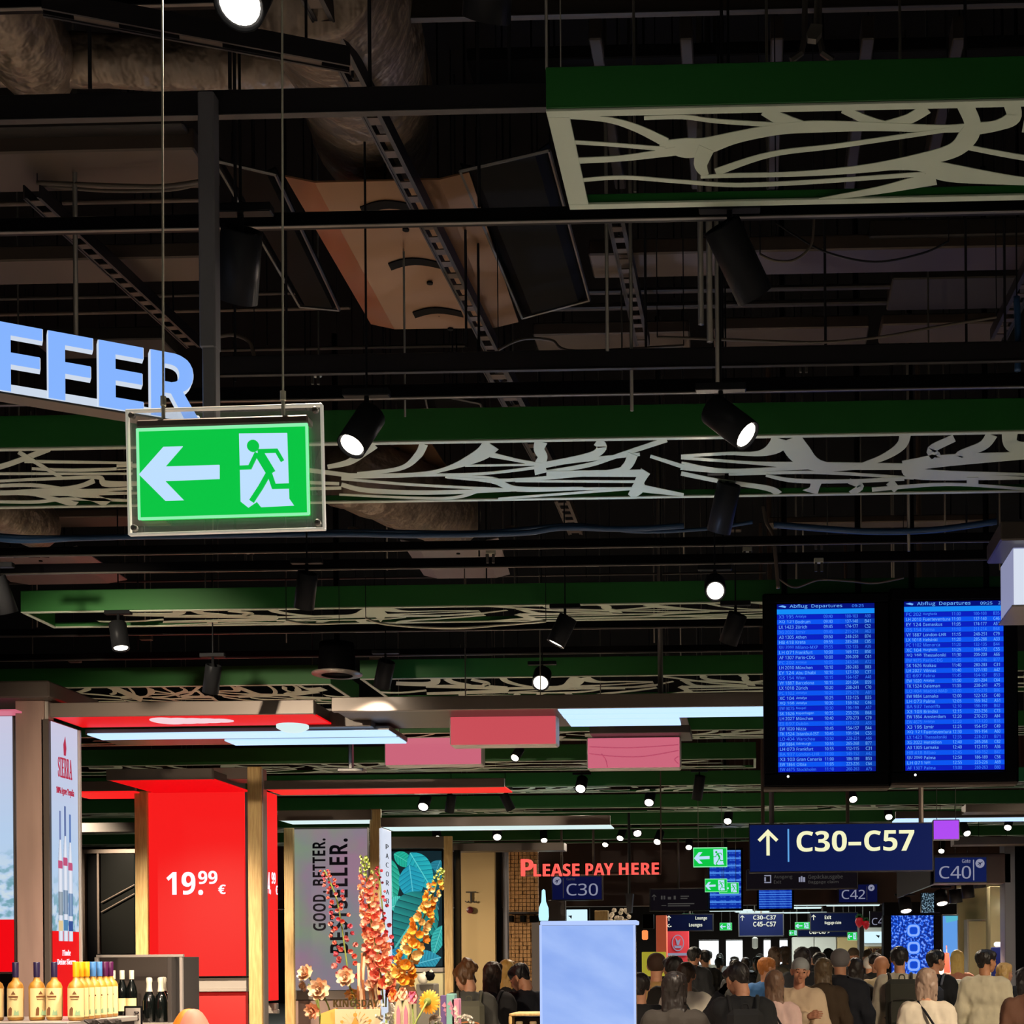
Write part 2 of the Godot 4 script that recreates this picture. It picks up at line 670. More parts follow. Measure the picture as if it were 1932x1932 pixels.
func ceiling() -> void:
	var s: SurfaceTool
	# the long black track rails across the hall: [label, x0, top, x1, bottom, height above the eye, material]
	for r in [
		["black grooved beam along the top edge of the photo", -250, -24, 418, 12, 2.35, "rail"],
		["brown steel beam behind the round lamp and the frame hanger at the very top", 330, -60, 2200, 20, 2.75, "duct_dark"],
		["dark grey beam that carries the post of the blue lit letters", -250, 168, 1120, 214, 2.13, "rail_grey"],
		["black track rail directly below the nearest green frame", -250, 390, 2200, 416, 2.06, "rail"],
		["dark grey rail just above the pair of facing track spots", 405, 655, 2200, 690, 2.1, "rail_grey"],
		["black track rail that carries the lit pair of spots over the second frame", -250, 720, 2200, 745, 2.04, "rail"],
		["black rail below the second green frame with blue cables lying on it", -250, 1018, 2200, 1034, 2.1, "rail"],
		["black track rail between the second and third green frames", -250, 1050, 2200, 1068, 2.06, "rail"],
		["thin black rail under the third green frame", -250, 1178, 1445, 1192, 2.08, "rail"],
		["thin black rail over the fourth green frame", -250, 1226, 1445, 1238, 2.06, "rail"],
	]:
		var d: float = D(r[4], r[5])
		var o := thing("track_rail", r[0], "rail", P((r[1] + r[3]) * 0.5, r[4], d))
		s = ST()
		pb(s, r[1], r[2], r[3], r[4], d, 0.03, 0.003)
		part(o, "rail", s, M[r[6]])
		s = ST()
		pb(s, r[1], r[4] - 1, r[3], r[4] + 2, d - 0.004, 0.012, 0.001)
		part(o, "lip", s, M.steel if r[6] == "rail" else M.rail_grey)
		for k in 5:
			var p := P(lerpf(maxf(r[1], -200), minf(r[3], 2100), (k + 0.4) / 5.0), r[2], d + 0.015)
			s = ST()
			tube(s, [p, Vector3(p.x, 5.9, p.z)], 0.005, 5)
			part(o, "hanger_rod", s, M.cable_dark)
	# flat ducts, pipes and conduits higher up: [name, label, x0, top, x1, bottom, height, thickness, material]
	var rows := [
		["air_duct", "flat brown duct ending beside the post above the blue letters", -250, 246, 365, 288, 2.75, 0.25, "duct"],
		["air_duct", "thin dark duct lying on top of the flat brown duct", -250, 230, 345, 243, 2.8, 0.15, "duct_dark"],
		["air_duct", "brown duct behind the hanging dark spot and the post", -250, 462, 418, 491, 2.75, 0.2, "duct"],
		["air_duct", "short dark duct stub high up, right of the hanging spot cables", 1640, 408, 2200, 442, 2.9, 0.3, "duct_dark"],
		["air_duct", "long grey duct behind the tilted dark spot", 1110, 440, 2200, 470, 2.85, 0.2, "duct"],
		["air_duct", "dark duct under the long grey duct, near the edge", 1684, 488, 2200, 522, 2.95, 0.3, "duct_dark"],
		["air_duct", "grey brown duct ending at the clamp right of the cable tray", 1345, 596, 1640, 620, 2.9, 0.2, "duct"],
		["air_duct", "grey brown duct starting right of the clamp", 1664, 590, 1905, 611, 2.9, 0.2, "duct"],
		["air_duct", "brown duct end below the copper coloured baffle", 1005, 606, 1300, 630, 2.95, 0.2, "duct"],
		["air_duct", "low brown duct directly above the second frame at the blue letters", 60, 617, 305, 642, 2.85, 0.2, "duct_dark"],
		["air_duct", "brown duct behind the exit sign plate", -250, 962, 300, 978, 2.7, 0.2, "duct"],
		["air_duct", "pale brown duct above the departure boards", 1450, 972, 1880, 985, 2.7, 0.12, "duct"],
		["steel_pipe", "thin pipe high behind the left hand duct rows", -250, 378, 400, 384, 2.85, 0.02, "duct"],
		["steel_pipe", "thin pipe under the duct that passes the hanging spot", -250, 556, 560, 561, 2.9, 0.02, "duct_dark"],
		["steel_pipe", "second thin pipe under the duct that passes the hanging spot", -250, 585, 660, 590, 2.9, 0.02, "duct"],
		["steel_pipe", "pipe low above the exit sign wires", 410, 652, 880, 657, 2.95, 0.02, "duct_dark"],
		["steel_pipe", "dark pipe under the ducts behind the tilted spot", 1040, 534, 2200, 542, 2.95, 0.03, "duct_dark"],
		["steel_pipe", "dark pipe just below the pipe behind the tilted spot", 1040, 562, 2200, 572, 2.95, 0.03, "duct_dark"],
		["steel_pipe", "thin pipe running through the black baffles", 990, 372, 1062, 377, 2.8, 0.02, "steel"],
		["steel_pipe", "pipe under the third frame on the way to the departure boards", 480, 1226, 1440, 1230, 2.6, 0.02, "duct_dark"],
		["steel_pipe", "blue grey conduit above the lower rails", -250, 1090, 1445, 1093, 2.6, 0.02, "duct_dark"],
	]
	for r in rows:
		var d: float = D(r[5], r[6])
		var o := thing(r[0], r[1], "duct" if r[0] == "air_duct" else "pipe", P((r[2] + r[4]) * 0.5, r[5], d))
		s = ST()
		pb(s, r[2], r[3], r[4], r[5], d, r[7], 0.006)
		part(o, "casing", s, M[r[8]])
		hung(o, [P(lerpf(r[2], r[4], 0.2), r[3], d + r[7] * 0.5), P(lerpf(r[2], r[4], 0.8), r[3], d + r[7] * 0.5)])
	# roof joists at the top right
	for k in 5:
		s = ST()
		var x := 1110.0 + 172.0 * k - (520.0 if k > 5 else 0.0) * 0.0
		pb(s, x, 28, x + 24, 74, 4.6, 0.9, 0.004)
		var jo := thing("roof_joist", "short dark roof joist above the nearest green frame, %s along the row from its corner" % ["first", "second", "third", "fourth", "fifth", "sixth", "seventh", "eighth", "ninth"][k], "joist", P(x + 12, 74, 4.6), "roof joists above the nearest green frame")
		part(jo, "beam", s, M.duct_dark)
		hung(jo, [P(x + 12, 40, 4.9)])
	s = ST()
	pb(s, 880, 74, 2200, 100, 4.7, 0.2)
	single("air_duct", s, M.deck, "wide black duct under the roof joists", "duct")
	ducts()
	baffles()
	trays()
	cables()


func hung(o: Node3D, tops: Array, called := "hanger", r := 0.004) -> void:     # rods from these points up to the roof slab
	for p in tops:
		var s := ST()
		tube(s, [p, Vector3(p.x, 5.9, p.z)], r, 5)
		part(o, called, s, M.cable_dark)


func ducts() -> void:
	var s := ST(true)     # the foil duct that comes out of the depth and ends in a rounded bend
	var pts := []
	for p in [Vector3(560, -120, 3.75), Vector3(640, 20, 4.2), Vector3(690, 170, 4.75), Vector3(702, 250, 5.15), Vector3(704, 262, 5.5)]:
		pts.append(P(p.x, p.y, p.z))
	pts = smooth(pts, 6)
	var r := []
	for i in pts.size():
		var k := float(i) / (pts.size() - 1)
		r.append(lerpf(0.236, 0.2, k) * (1.0 + 0.025 * sin(i * 1.9)) * (1.0 if k < 0.93 else lerpf(1.0, 0.75, (k - 0.93) / 0.07)))
	tube(s, pts, r, 22)
	var fd := thing("foil_duct", "big wrinkled foil duct coming down behind the slotted copper baffle", "duct", pts[-1])
	part(fd, "foil", s, M.foil)
	hung(fd, [pts[6], pts[16]], "strap")
	for q in [
		["foil duct running level behind the long thin wires of the exit sign", [Vector3(-200, 110, 4.35), Vector3(100, 112, 4.35), Vector3(380, 122, 4.4), Vector3(600, 132, 4.5)], 0.075],
		["round foil duct bend at the upper left corner", [Vector3(-60, -60, 3.9), Vector3(20, 40, 4.1), Vector3(60, 100, 4.3), Vector3(64, 112, 4.6)], 0.125],
		["foil duct end seen between the second frame and the blue cables", [Vector3(640, 880, 7.0), Vector3(740, 920, 7.3), Vector3(830, 960, 7.7), Vector3(842, 972, 8.1)], 0.19],
		["foil duct stub seen left of the exit sign", [Vector3(-120, 900, 7.0), Vector3(-20, 950, 7.3), Vector3(60, 985, 7.7), Vector3(66, 990, 8.1)], 0.13],
	]:
		s = ST(true)
		var pp := []
		for v in q[1]:
			pp.append(P(v.x, v.y, v.z))
		pp = smooth(pp, 6)
		var rr := []
		for i in pp.size():
			rr.append(q[2] * (1.0 + 0.03 * sin(i * 2.1)))
		tube(s, pp, rr, 18)
		fd = thing("foil_duct", q[0], "duct", pp[-1])
		part(fd, "foil", s, M.foil)
		hung(fd, [pp[4], pp[14]], "strap")


func baffle(label: String, c: Array, m: Material, h: float, slots: int, black := false) -> void:
	# c: near left, near right, far right, far left in the photograph, on the level h
	var w := []
	for p in c:
		w.append(Q(p.x, p.y, h))
	var o := thing("ceiling_baffle", label, "baffle", (w[0] + w[1] + w[2] + w[3]) * 0.25)
	var f := func(u: float, v: float, dy: float) -> Vector3:
		return w[0].lerp(w[1], u).lerp(w[3].lerp(w[2], u), v) + Vector3(0, dy, 0)
	var fold: float = 0.022
	var s := ST()
	var us := [0.0, 0.16, 0.84, 1.0]
	for i in 3:      # a shallow tray: a level middle with two sloping edges, slots cut through the middle
		var ya: float = fold if us[i] == 0.0 else 0.0
		var yb: float = fold if us[i + 1] == 1.0 else 0.0
		hexa(s, [f.call(us[i], 0.0, ya), f.call(us[i + 1], 0.0, yb), f.call(us[i + 1], 1.0, yb), f.call(us[i], 1.0, ya)], [f.call(us[i], 0.0, ya + 0.006), f.call(us[i + 1], 0.0, yb + 0.006), f.call(us[i + 1], 1.0, yb + 0.006), f.call(us[i], 1.0, ya + 0.006)])
	part(o, "sheet", s, m)
	for k in slots:
		s = ST()
		var v0 := 0.14 + 0.36 * k
		for i in 8:
			var ua := 0.34 + 0.04 * i
			var ub := ua + 0.04
			var ba := 0.035 * sin(PI * (ua - 0.34) / 0.32)
			var bb := 0.035 * sin(PI * (ub - 0.34) / 0.32)
			hexa(s, [f.call(ua, v0 - ba, -0.004), f.call(ub, v0 - bb, -0.004), f.call(ub, v0 + 0.045 - bb, -0.004), f.call(ua, v0 + 0.045 - ba, -0.004)], [f.call(ua, v0 - ba, 0.002), f.call(ub, v0 - bb, 0.002), f.call(ub, v0 + 0.045 - bb, 0.002), f.call(ua, v0 + 0.045 - ba, 0.002)])
		part(o, "slot", s, M.panel_black)
		s = ST()
		lathe(s, [Vector2(0, -0.006), Vector2(0.012, -0.006), Vector2(0.012, 0.0)], 10, Transform3D(Basis.IDENTITY, f.call(0.54, v0 + 0.14, 0.0)))
		part(o, "bolt", s, M.panel_black)
	hung(o, [f.call(0.5, 0.1, 0.0), f.call(0.5, 0.9, 0.0)])
	if black:
		s = ST()
		for i in 4:
			tube(s, [w[i], w[(i + 1) % 4]], 0.006, 5)
		part(o, "rim", s, M.steel)


func baffles() -> void:
	baffle("copper coloured slotted baffle under the big foil duct", [Vector2(538, 346), Vector2(885, 338), Vector2(978, 618), Vector2(700, 622)], M.baffle, 2.6, 3)
	baffle("copper baffle glimpsed through the second green frame, behind the lit spot", [Vector2(668, 826), Vector2(800, 824), Vector2(845, 892), Vector2(690, 900)], M.baffle, 2.6, 1)
	baffle("rosy baffle between the rails, below the second frame", [Vector2(755, 1026), Vector2(940, 1022), Vector2(962, 1090), Vector2(800, 1092)], M.baffle_grey, 2.6, 2)
	baffle("greyish baffle between the rails at the far left, below the exit sign", [Vector2(-60, 1040), Vector2(145, 1038), Vector2(240, 1100), Vector2(20, 1104)], M.baffle_grey, 2.6, 2)
	baffle("square black baffle with a thin bright rim right of the copper baffle", [Vector2(868, 323), Vector2(1036, 284), Vector2(1112, 566), Vector2(985, 600)], M.panel_black, 2.62, 0, true)
	baffle("narrow black baffle with a bright rim left of the copper baffle", [Vector2(404, 303), Vector2(520, 330), Vector2(640, 585), Vector2(565, 578)], M.panel_black, 2.62, 0, true)
	baffle("small black baffle with a white rim above the second frame's fascia", [Vector2(800, 740), Vector2(906, 762), Vector2(916, 784), Vector2(810, 788)], M.panel_black, 2.64, 0, true)


func tray(label: String, a: Vector2, b: Vector2, h: float, w: float, n: int, m: Material) -> void:
	var p := Q(a.x, a.y, h)
	var q := Q(b.x, b.y, h)
	var o := thing("cable_tray", label, "cable tray", (p + q) * 0.5)
	var t := (q - p).normalized()
	var bs := Basis(t.cross(Vector3.UP), Vector3.UP, -t)
	var s := ST()
	var ln := p.distance_to(q)
	var c := (p + q) * 0.5
	for k in [-1, 1]:
		box(s, c + bs.x * (w * 0.5 * k) + Vector3(0, 0.02, 0), Vector3(0.006, 0.05, ln), 0.0, bs)
		box(s, c + bs.x * (w * 0.4 * k), Vector3(w * 0.22, 0.004, ln), 0.0, bs)
	part(o, "channel", s, m)
	for k in n:
		s = ST()
		box(s, p.lerp(q, (k + 0.5) / n), Vector3(w * 0.6, 0.004, ln / n * 0.42), 0.0, bs)
		part(o, "rung", s, M.duct)
	hung(o, [p.lerp(q, 0.15), p.lerp(q, 0.85)])


func trays() -> void:
	tray("perforated cable tray running from the top edge into the depth over the copper baffle", Vector2(560, -60), Vector2(990, 786), 2.52, 0.055, 34, M.rail_grey)
	tray("perforated tray continuing behind the black rails above the second frame", Vector2(935, 700), Vector2(1030, 880), 2.5, 0.1, 10, M.rail_grey)
	tray("thin twin channel going into the depth below the nearest green frame", Vector2(1158, 400), Vector2(1212, 652), 2.75, 0.06, 14, M.rail_grey)
	tray("tray piece under the second frame, above the blue cables", Vector2(1060, 945), Vector2(1086, 1008), 2.6, 0.08, 6, M.duct)
	tray("tray going into the depth at the right edge beside the blue cable", Vector2(1965, 480), Vector2(1884, 640), 2.75, 0.07, 10, M.rail_grey)
	tray("slanting channel behind the left exit sign wire", Vector2(60, 372), Vector2(365, 655), 2.72, 0.06, 16, M.rail_grey)
	tray("slanting channel at the top left in front of the level foil duct", Vector2(80, 20), Vector2(660, 128), 2.3, 0.03, 3, M.rail_grey)


func cable(label: String, pts: Array, d: float, r: float, m: Material, group := "") -> void:
	var w := []
	for p in pts:
		w.append(P(p.x, p.y, d))
	var s := ST(true)
	tube(s, smooth(w, 7), r, 6)
	var o := thing("cable", label, "cable", w[0], group)
	part(o, "sheath", s, m)
	hung(o, [w[0], w[-1]] if w[0].y > w[-1].y - 0.3 else [w[-1]], "tie_wire", 0.002)


func cables() -> void:
	cable("loose pale cable bundle sagging behind the post, left of it", [Vector2(70, 345), Vector2(180, 349), Vector2(300, 352), Vector2(380, 342)], 5.0, 0.008, M.cable)
	cable("second pale cable sagging just below the loose bundle", [Vector2(80, 350), Vector2(200, 360), Vector2(320, 358), Vector2(380, 345)], 5.05, 0.006, M.cable)
	cable("brown cable arching right of the post above the letters", [Vector2(408, 636), Vector2(440, 632), Vector2(470, 645), Vector2(480, 676)], 5.2, 0.007, M.cable)
	cable("grey loop of cable hanging from the tilted spot", [Vector2(1434, 480), Vector2(1462, 492), Vector2(1500, 490), Vector2(1530, 462), Vector2(1536, 410)], 4.2, 0.004, M.cable)
	cable("long thin cable swinging from the tilted spot's adapter to the right", [Vector2(1464, 420), Vector2(1500, 444), Vector2(1560, 476), Vector2(1650, 494), Vector2(1740, 478), Vector2(1790, 455)], 4.3, 0.003, M.cable_dark)
	cable("pair of dark cables sweeping low over the grey rail on the right", [Vector2(1240, 636), Vector2(1400, 642), Vector2(1540, 646), Vector2(1660, 636), Vector2(1760, 618), Vector2(1880, 598)], 5.0, 0.005, M.cable)
	cable("brown cable arch over the grey rail behind the long tray", [Vector2(940, 660), Vector2(985, 640), Vector2(1040, 642), Vector2(1085, 662), Vector2(1290, 652)], 5.2, 0.005, M.cable)
	cable("blue cable lying along the lower rail from the exit sign to the tray", [Vector2(-60, 1008), Vector2(40, 1020), Vector2(200, 1014), Vector2(620, 1008), Vector2(780, 1010), Vector2(980, 1006), Vector2(1060, 996), Vector2(1180, 998), Vector2(1290, 992)], 6.9, 0.014, M.cable_blue)
	cable("second blue cable on the lower rail", [Vector2(-60, 1002), Vector2(60, 1013), Vector2(300, 1010), Vector2(640, 1002), Vector2(900, 1004), Vector2(1080, 990), Vector2(1200, 1003), Vector2(1330, 998), Vector2(1420, 985)], 6.95, 0.009, M.cable_blue)
	cable("blue cable bundle above the left departure board", [Vector2(1460, 990), Vector2(1560, 998), Vector2(1650, 1003), Vector2(1760, 1000), Vector2(1880, 984)], 7.0, 0.016, M.cable_blue)
	cable("blue cable standing at the right edge over the second frame", [Vector2(1918, 560), Vector2(1921, 640), Vector2(1920, 700)], 5.1, 0.012, M.cable_blue)
	cable("brown cable dropping from the second frame to the left departure board", [Vector2(1440, 955), Vector2(1446, 985), Vector2(1458, 1010), Vector2(1464, 1060), Vector2(1468, 1110)], 7.4, 0.011, M.cable)
	cable("dark cable drooping over the tops of the departure boards", [Vector2(1470, 1092), Vector2(1500, 1108), Vector2(1545, 1094), Vector2(1600, 1096), Vector2(1650, 1100), Vector2(1705, 1090)], 7.5, 0.006, M.cable)
	cable("yellowish cable sagging below the third frame", [Vector2(690, 1166), Vector2(730, 1178), Vector2(850, 1185), Vector2(960, 1178), Vector2(1030, 1172)], 7.9, 0.007, M.wire)
	cable("pale cable sagging left of the black projector bracket", [Vector2(540, 1170), Vector2(580, 1177), Vector2(640, 1176)], 7.9, 0.006, M.wire)
	# vertical rods and wires
	for r in [
		["thin hanger wire holding the near corner of the nearest green frame", 1030, -40, 130, 3.4, 0.004],
		["second hanger wire at the corner of the nearest green frame", 1057, 20, 128, 3.6, 0.002],
		["threaded rod left of the hanging dark spot", 142, 440, 640, 5.0, 0.008],
		["threaded rod right of the black rimmed baffle", 1144, 415, 662, 5.0, 0.007],
		["threaded rod left of the tilted dark spot", 1321, 408, 612, 5.1, 0.012],
		["pale rod hanging down behind the tilted dark spot", 1338, 490, 645, 4.9, 0.012],
		["short rod over the second frame near the white clip", 1191, 640, 775, 5.1, 0.007],
		["rod between the dark rails above the right lit spot", 1354, 690, 740, 5.0, 0.009],
		["thin chain rod holding the second frame near the left lit spot", 763, 640, 786, 5.2, 0.004],
		["grey tube holding the white canopy above the pink signs", 1245, 1154, 1338, 9.5, 0.02],
		["rod that drops through the lattice above the departure boards", 1714, 960, 1040, 7.0, 0.008],
	]:
		s_rod(r)
	for k in 30:      # small clutter of the deeper ceiling: rods, brackets and junction boxes
		var x := rng.randf_range(-60, 1440) if k % 3 else rng.randf_range(1450, 1990)
		var y := rng.randf_range(950, 1075) if k % 2 else rng.randf_range(1160, 1240)
		if x > 1420 and y > 1090:
			y -= 110
		var d := D(y, 2.55)
		if k % 3 == 2:
			var s := ST()
			pb(s, x, y, x + 22, y + 9, d, 0.05, 0.004)
			var jb := thing("junction_box", "small grey junction box among the deep ceiling rails", "junction box", P(x + 11, y + 9, d), "junction boxes among the deep ceiling rails")
			part(jb, "box", s, M.duct)
			hung(jb, [P(x + 11, y, d + 0.025)])
		else:
			var s := ST(true)
			var p := P(x, y + 22, d)
			tube(s, [p, Vector3(p.x, 5.9, p.z)], 0.006, 5)
			single("hanger_rod", s, M.rod, "thin vertical hanger rod among the deep ceiling rails", "rod", "hanger rods among the deep ceiling rails")
	for c in [[594, 712, 5.2, "on the grey rail right of the blue letters"], [1516, 690, 5.1, "on the grey rail right of the lit spot"], [468, 1048, 7.5, "on the lower rail under the exit sign"], [1410, 1045, 7.5, "on the lower rail beside the brown cable"], [925, 1050, 7.4, "on the lower rail over the rosy baffle"], [1545, 1024, 7.4, "upper one over the left departure board"], [1545, 1066, 7.4, "lower one over the left departure board"]]:
		var o := thing("rail_clip", "small pale clip with a hook, " + c[3], "clip", P(c[0], c[1], c[2]), "pale clips on the ceiling rails")
		var s := ST()
		pb(s, c[0] - 9, c[1] - 14, c[0] + 9, c[1] - 5, c[2], 0.03, 0.003)
		part(o, "clamp", s, M.wire)
		s = ST()
		pb(s, c[0] - 8, c[1] - 5, c[0] - 3, c[1] + 12, c[2], 0.01, 0.001)
		pb(s, c[0] + 3, c[1] - 5, c[0] + 8, c[1] + 12, c[2], 0.01, 0.001)
		part(o, "hook", s, M.steel)
	# the grey post under the beam that holds the blue letters
	var o := thing("sign_post", "tall grey square post dropping from the ceiling beam to the blue lit letters", "post", P(389, 760, 3.58))
	var s := ST()
	var a := P(387, 170, 3.56)
	box(s, Vector3(a.x, (a.y + P(389, 655, 3.56).y) * 0.5, -3.58), Vector3(0.041, a.y - P(389, 655, 3.56).y, 0.041), 0.004)
	part(o, "upper_tube", s, M.post_grey)
	s = ST()
	box(s, Vector3(a.x + 0.002, (P(389, 650, 3.56).y + P(389, 800, 3.56).y) * 0.5, -3.58), Vector3(0.034, P(389, 650, 3.56).y - P(389, 800, 3.56).y, 0.034), 0.003)
	part(o, "lower_tube", s, M.post_grey)
	# hanger bracket over the nearest green frame
	o = thing("frame_hanger", "forked steel hanger bracket standing on the nearest green frame", "bracket", P(1532, 112, 3.5))
	s = ST()
	for k in [-1, 1]:
		var pts := []
		for v in [Vector2(1532 + 13 * k, -40), Vector2(1532 + 14 * k, 70), Vector2(1532 + 20 * k, 100), Vector2(1532 + 40 * k, 114)]:
			pts.append(P(v.x, v.y, 3.5))
		tube(s, pts, 0.008, 6)
	part(o, "fork", s, M.steel)
	s = ST()
	pplate(s, [Vector2(1522, 62), Vector2(1530, 44), Vector2(1552, 46), Vector2(1551, 60), Vector2(1540, 74), Vector2(1524, 72)], 3.46, 0.02)
	part(o, "clamp", s, M.rod)
	s = ST()
	tube(s, [P(1540, -30, 3.48), P(1538, 50, 3.48)], 0.004, 5)
	part(o, "wire", s, M.rod)


func s_rod(r: Array) -> void:
	var s := ST(true)
	tube(s, [Vector3(P(r[1], r[2], r[4]).x, 5.9, -r[4]), Vector3(P(r[1], r[2], r[4]).x, P(r[1], r[3], r[4]).y, -r[4])], r[5], 6)
	single("hanger_rod", s, M.rod, r[0], "rod")


func ribbon(s: SurfaceTool, edges: Array, lift: float, t: float) -> void:   # edges: pairs of points of the underside
	var u := Vector3(0, lift, 0)
	var v := Vector3(0, lift + t, 0)
	for i in edges.size() - 1:
		var a: Vector3 = edges[i][0]
		var b: Vector3 = edges[i][1]
		var c: Vector3 = edges[i + 1][0]
		var d: Vector3 = edges[i + 1][1]
		hexa(s, [a + u, b + u, d + u, c + u], [a + v, b + v, d + v, c + v])


func stroke(pts: Array, n := 6) -> Array:      # [x, y, width] in the photograph -> edge pairs on the level of the frames
	var line := []
	for p in pts:
		line.append(Vector3(p[0], p[1], p[2]))
	line = smooth(line, n)
	var out := []
	for i in line.size():
		var a: Vector3 = line[maxi(i - 1, 0)]
		var b: Vector3 = line[mini(i + 1, line.size() - 1)]
		var t := Vector2(b.x - a.x, b.y - a.y).normalized()
		var nn: Vector2 = Vector2(-t.y, t.x) * line[i].z * 0.5
		out.append([Q(line[i].x + nn.x, line[i].y + nn.y, HP), Q(line[i].x - nn.x, line[i].y - nn.y, HP)])
	return out


func frame(label: String, x0: float, x1: float, d0: float, d1: float, hf: float, strokes: Array, left_flange := 0.025) -> Node3D:
	var y := EYE + HP
	var o := thing("lattice_frame", label, "ceiling frame", Vector3((x0 + x1) * 0.5, y, -(d0 + d1) * 0.5))
	var mid := (x0 + x1) * 0.5
	var w := x1 - x0
	var s := ST()
	box(s, Vector3(mid, y + hf * 0.5 + 0.004, -d0 - 0.01), Vector3(w, hf, 0.02), 0.002)
	part(o, "front_fascia", s, M.green)
	s = ST()
	box(s, Vector3(mid, y + 0.016, -d1 + 0.01), Vector3(w, 0.024, 0.02), 0.002)
	part(o, "back_fascia", s, M.green)
	for k in [0, 1]:
		s = ST()
		box(s, Vector3(x0 + 0.01 if k == 0 else x1 - 0.01, y + hf * 0.5 + 0.004, -(d0 + d1) * 0.5), Vector3(0.02, hf, d1 - d0 - 0.042), 0.002)
		part(o, "side_fascia", s, M.green)
	s = ST()
	box(s, Vector3(mid, y, -d0 - 0.0125), Vector3(w, 0.006, 0.025), 0.001)
	box(s, Vector3(mid, y, -d1 + 0.0125), Vector3(w, 0.006, 0.025), 0.001)
	box(s, Vector3(x0 + left_flange * 0.5, y, -(d0 + d1) * 0.5), Vector3(left_flange, 0.006, d1 - d0 - 0.05), 0.001)
	box(s, Vector3(x1 - 0.0125, y, -(d0 + d1) * 0.5), Vector3(0.025, 0.006, d1 - d0 - 0.05), 0.001)
	part(o, "rim", s, M.lattice)
	s = ST()
	for i in strokes.size():
		for e in strokes[i]:
			for k in 2:
				e[k] = Vector3(clampf(e[k].x, x0 + 0.012, x1 - 0.012), e[k].y, clampf(e[k].z, -d1 + 0.012, -d0 - 0.012))
		ribbon(s, strokes[i], -0.0025 + 0.0002 * (i % 9), 0.0018)
	part(o, "lattice", s, M.lattice)
	for k in 4:
		var xx := lerpf(x0, x1, (k + 0.5) / 4)
		s = ST()
		tube(s, [Vector3(xx, y + 0.03, -d1 + 0.02), Vector3(xx, 5.9, -d1 + 0.02)], 0.004, 5)
		part(o, "hanger_wire", s, M.rod)
	return o


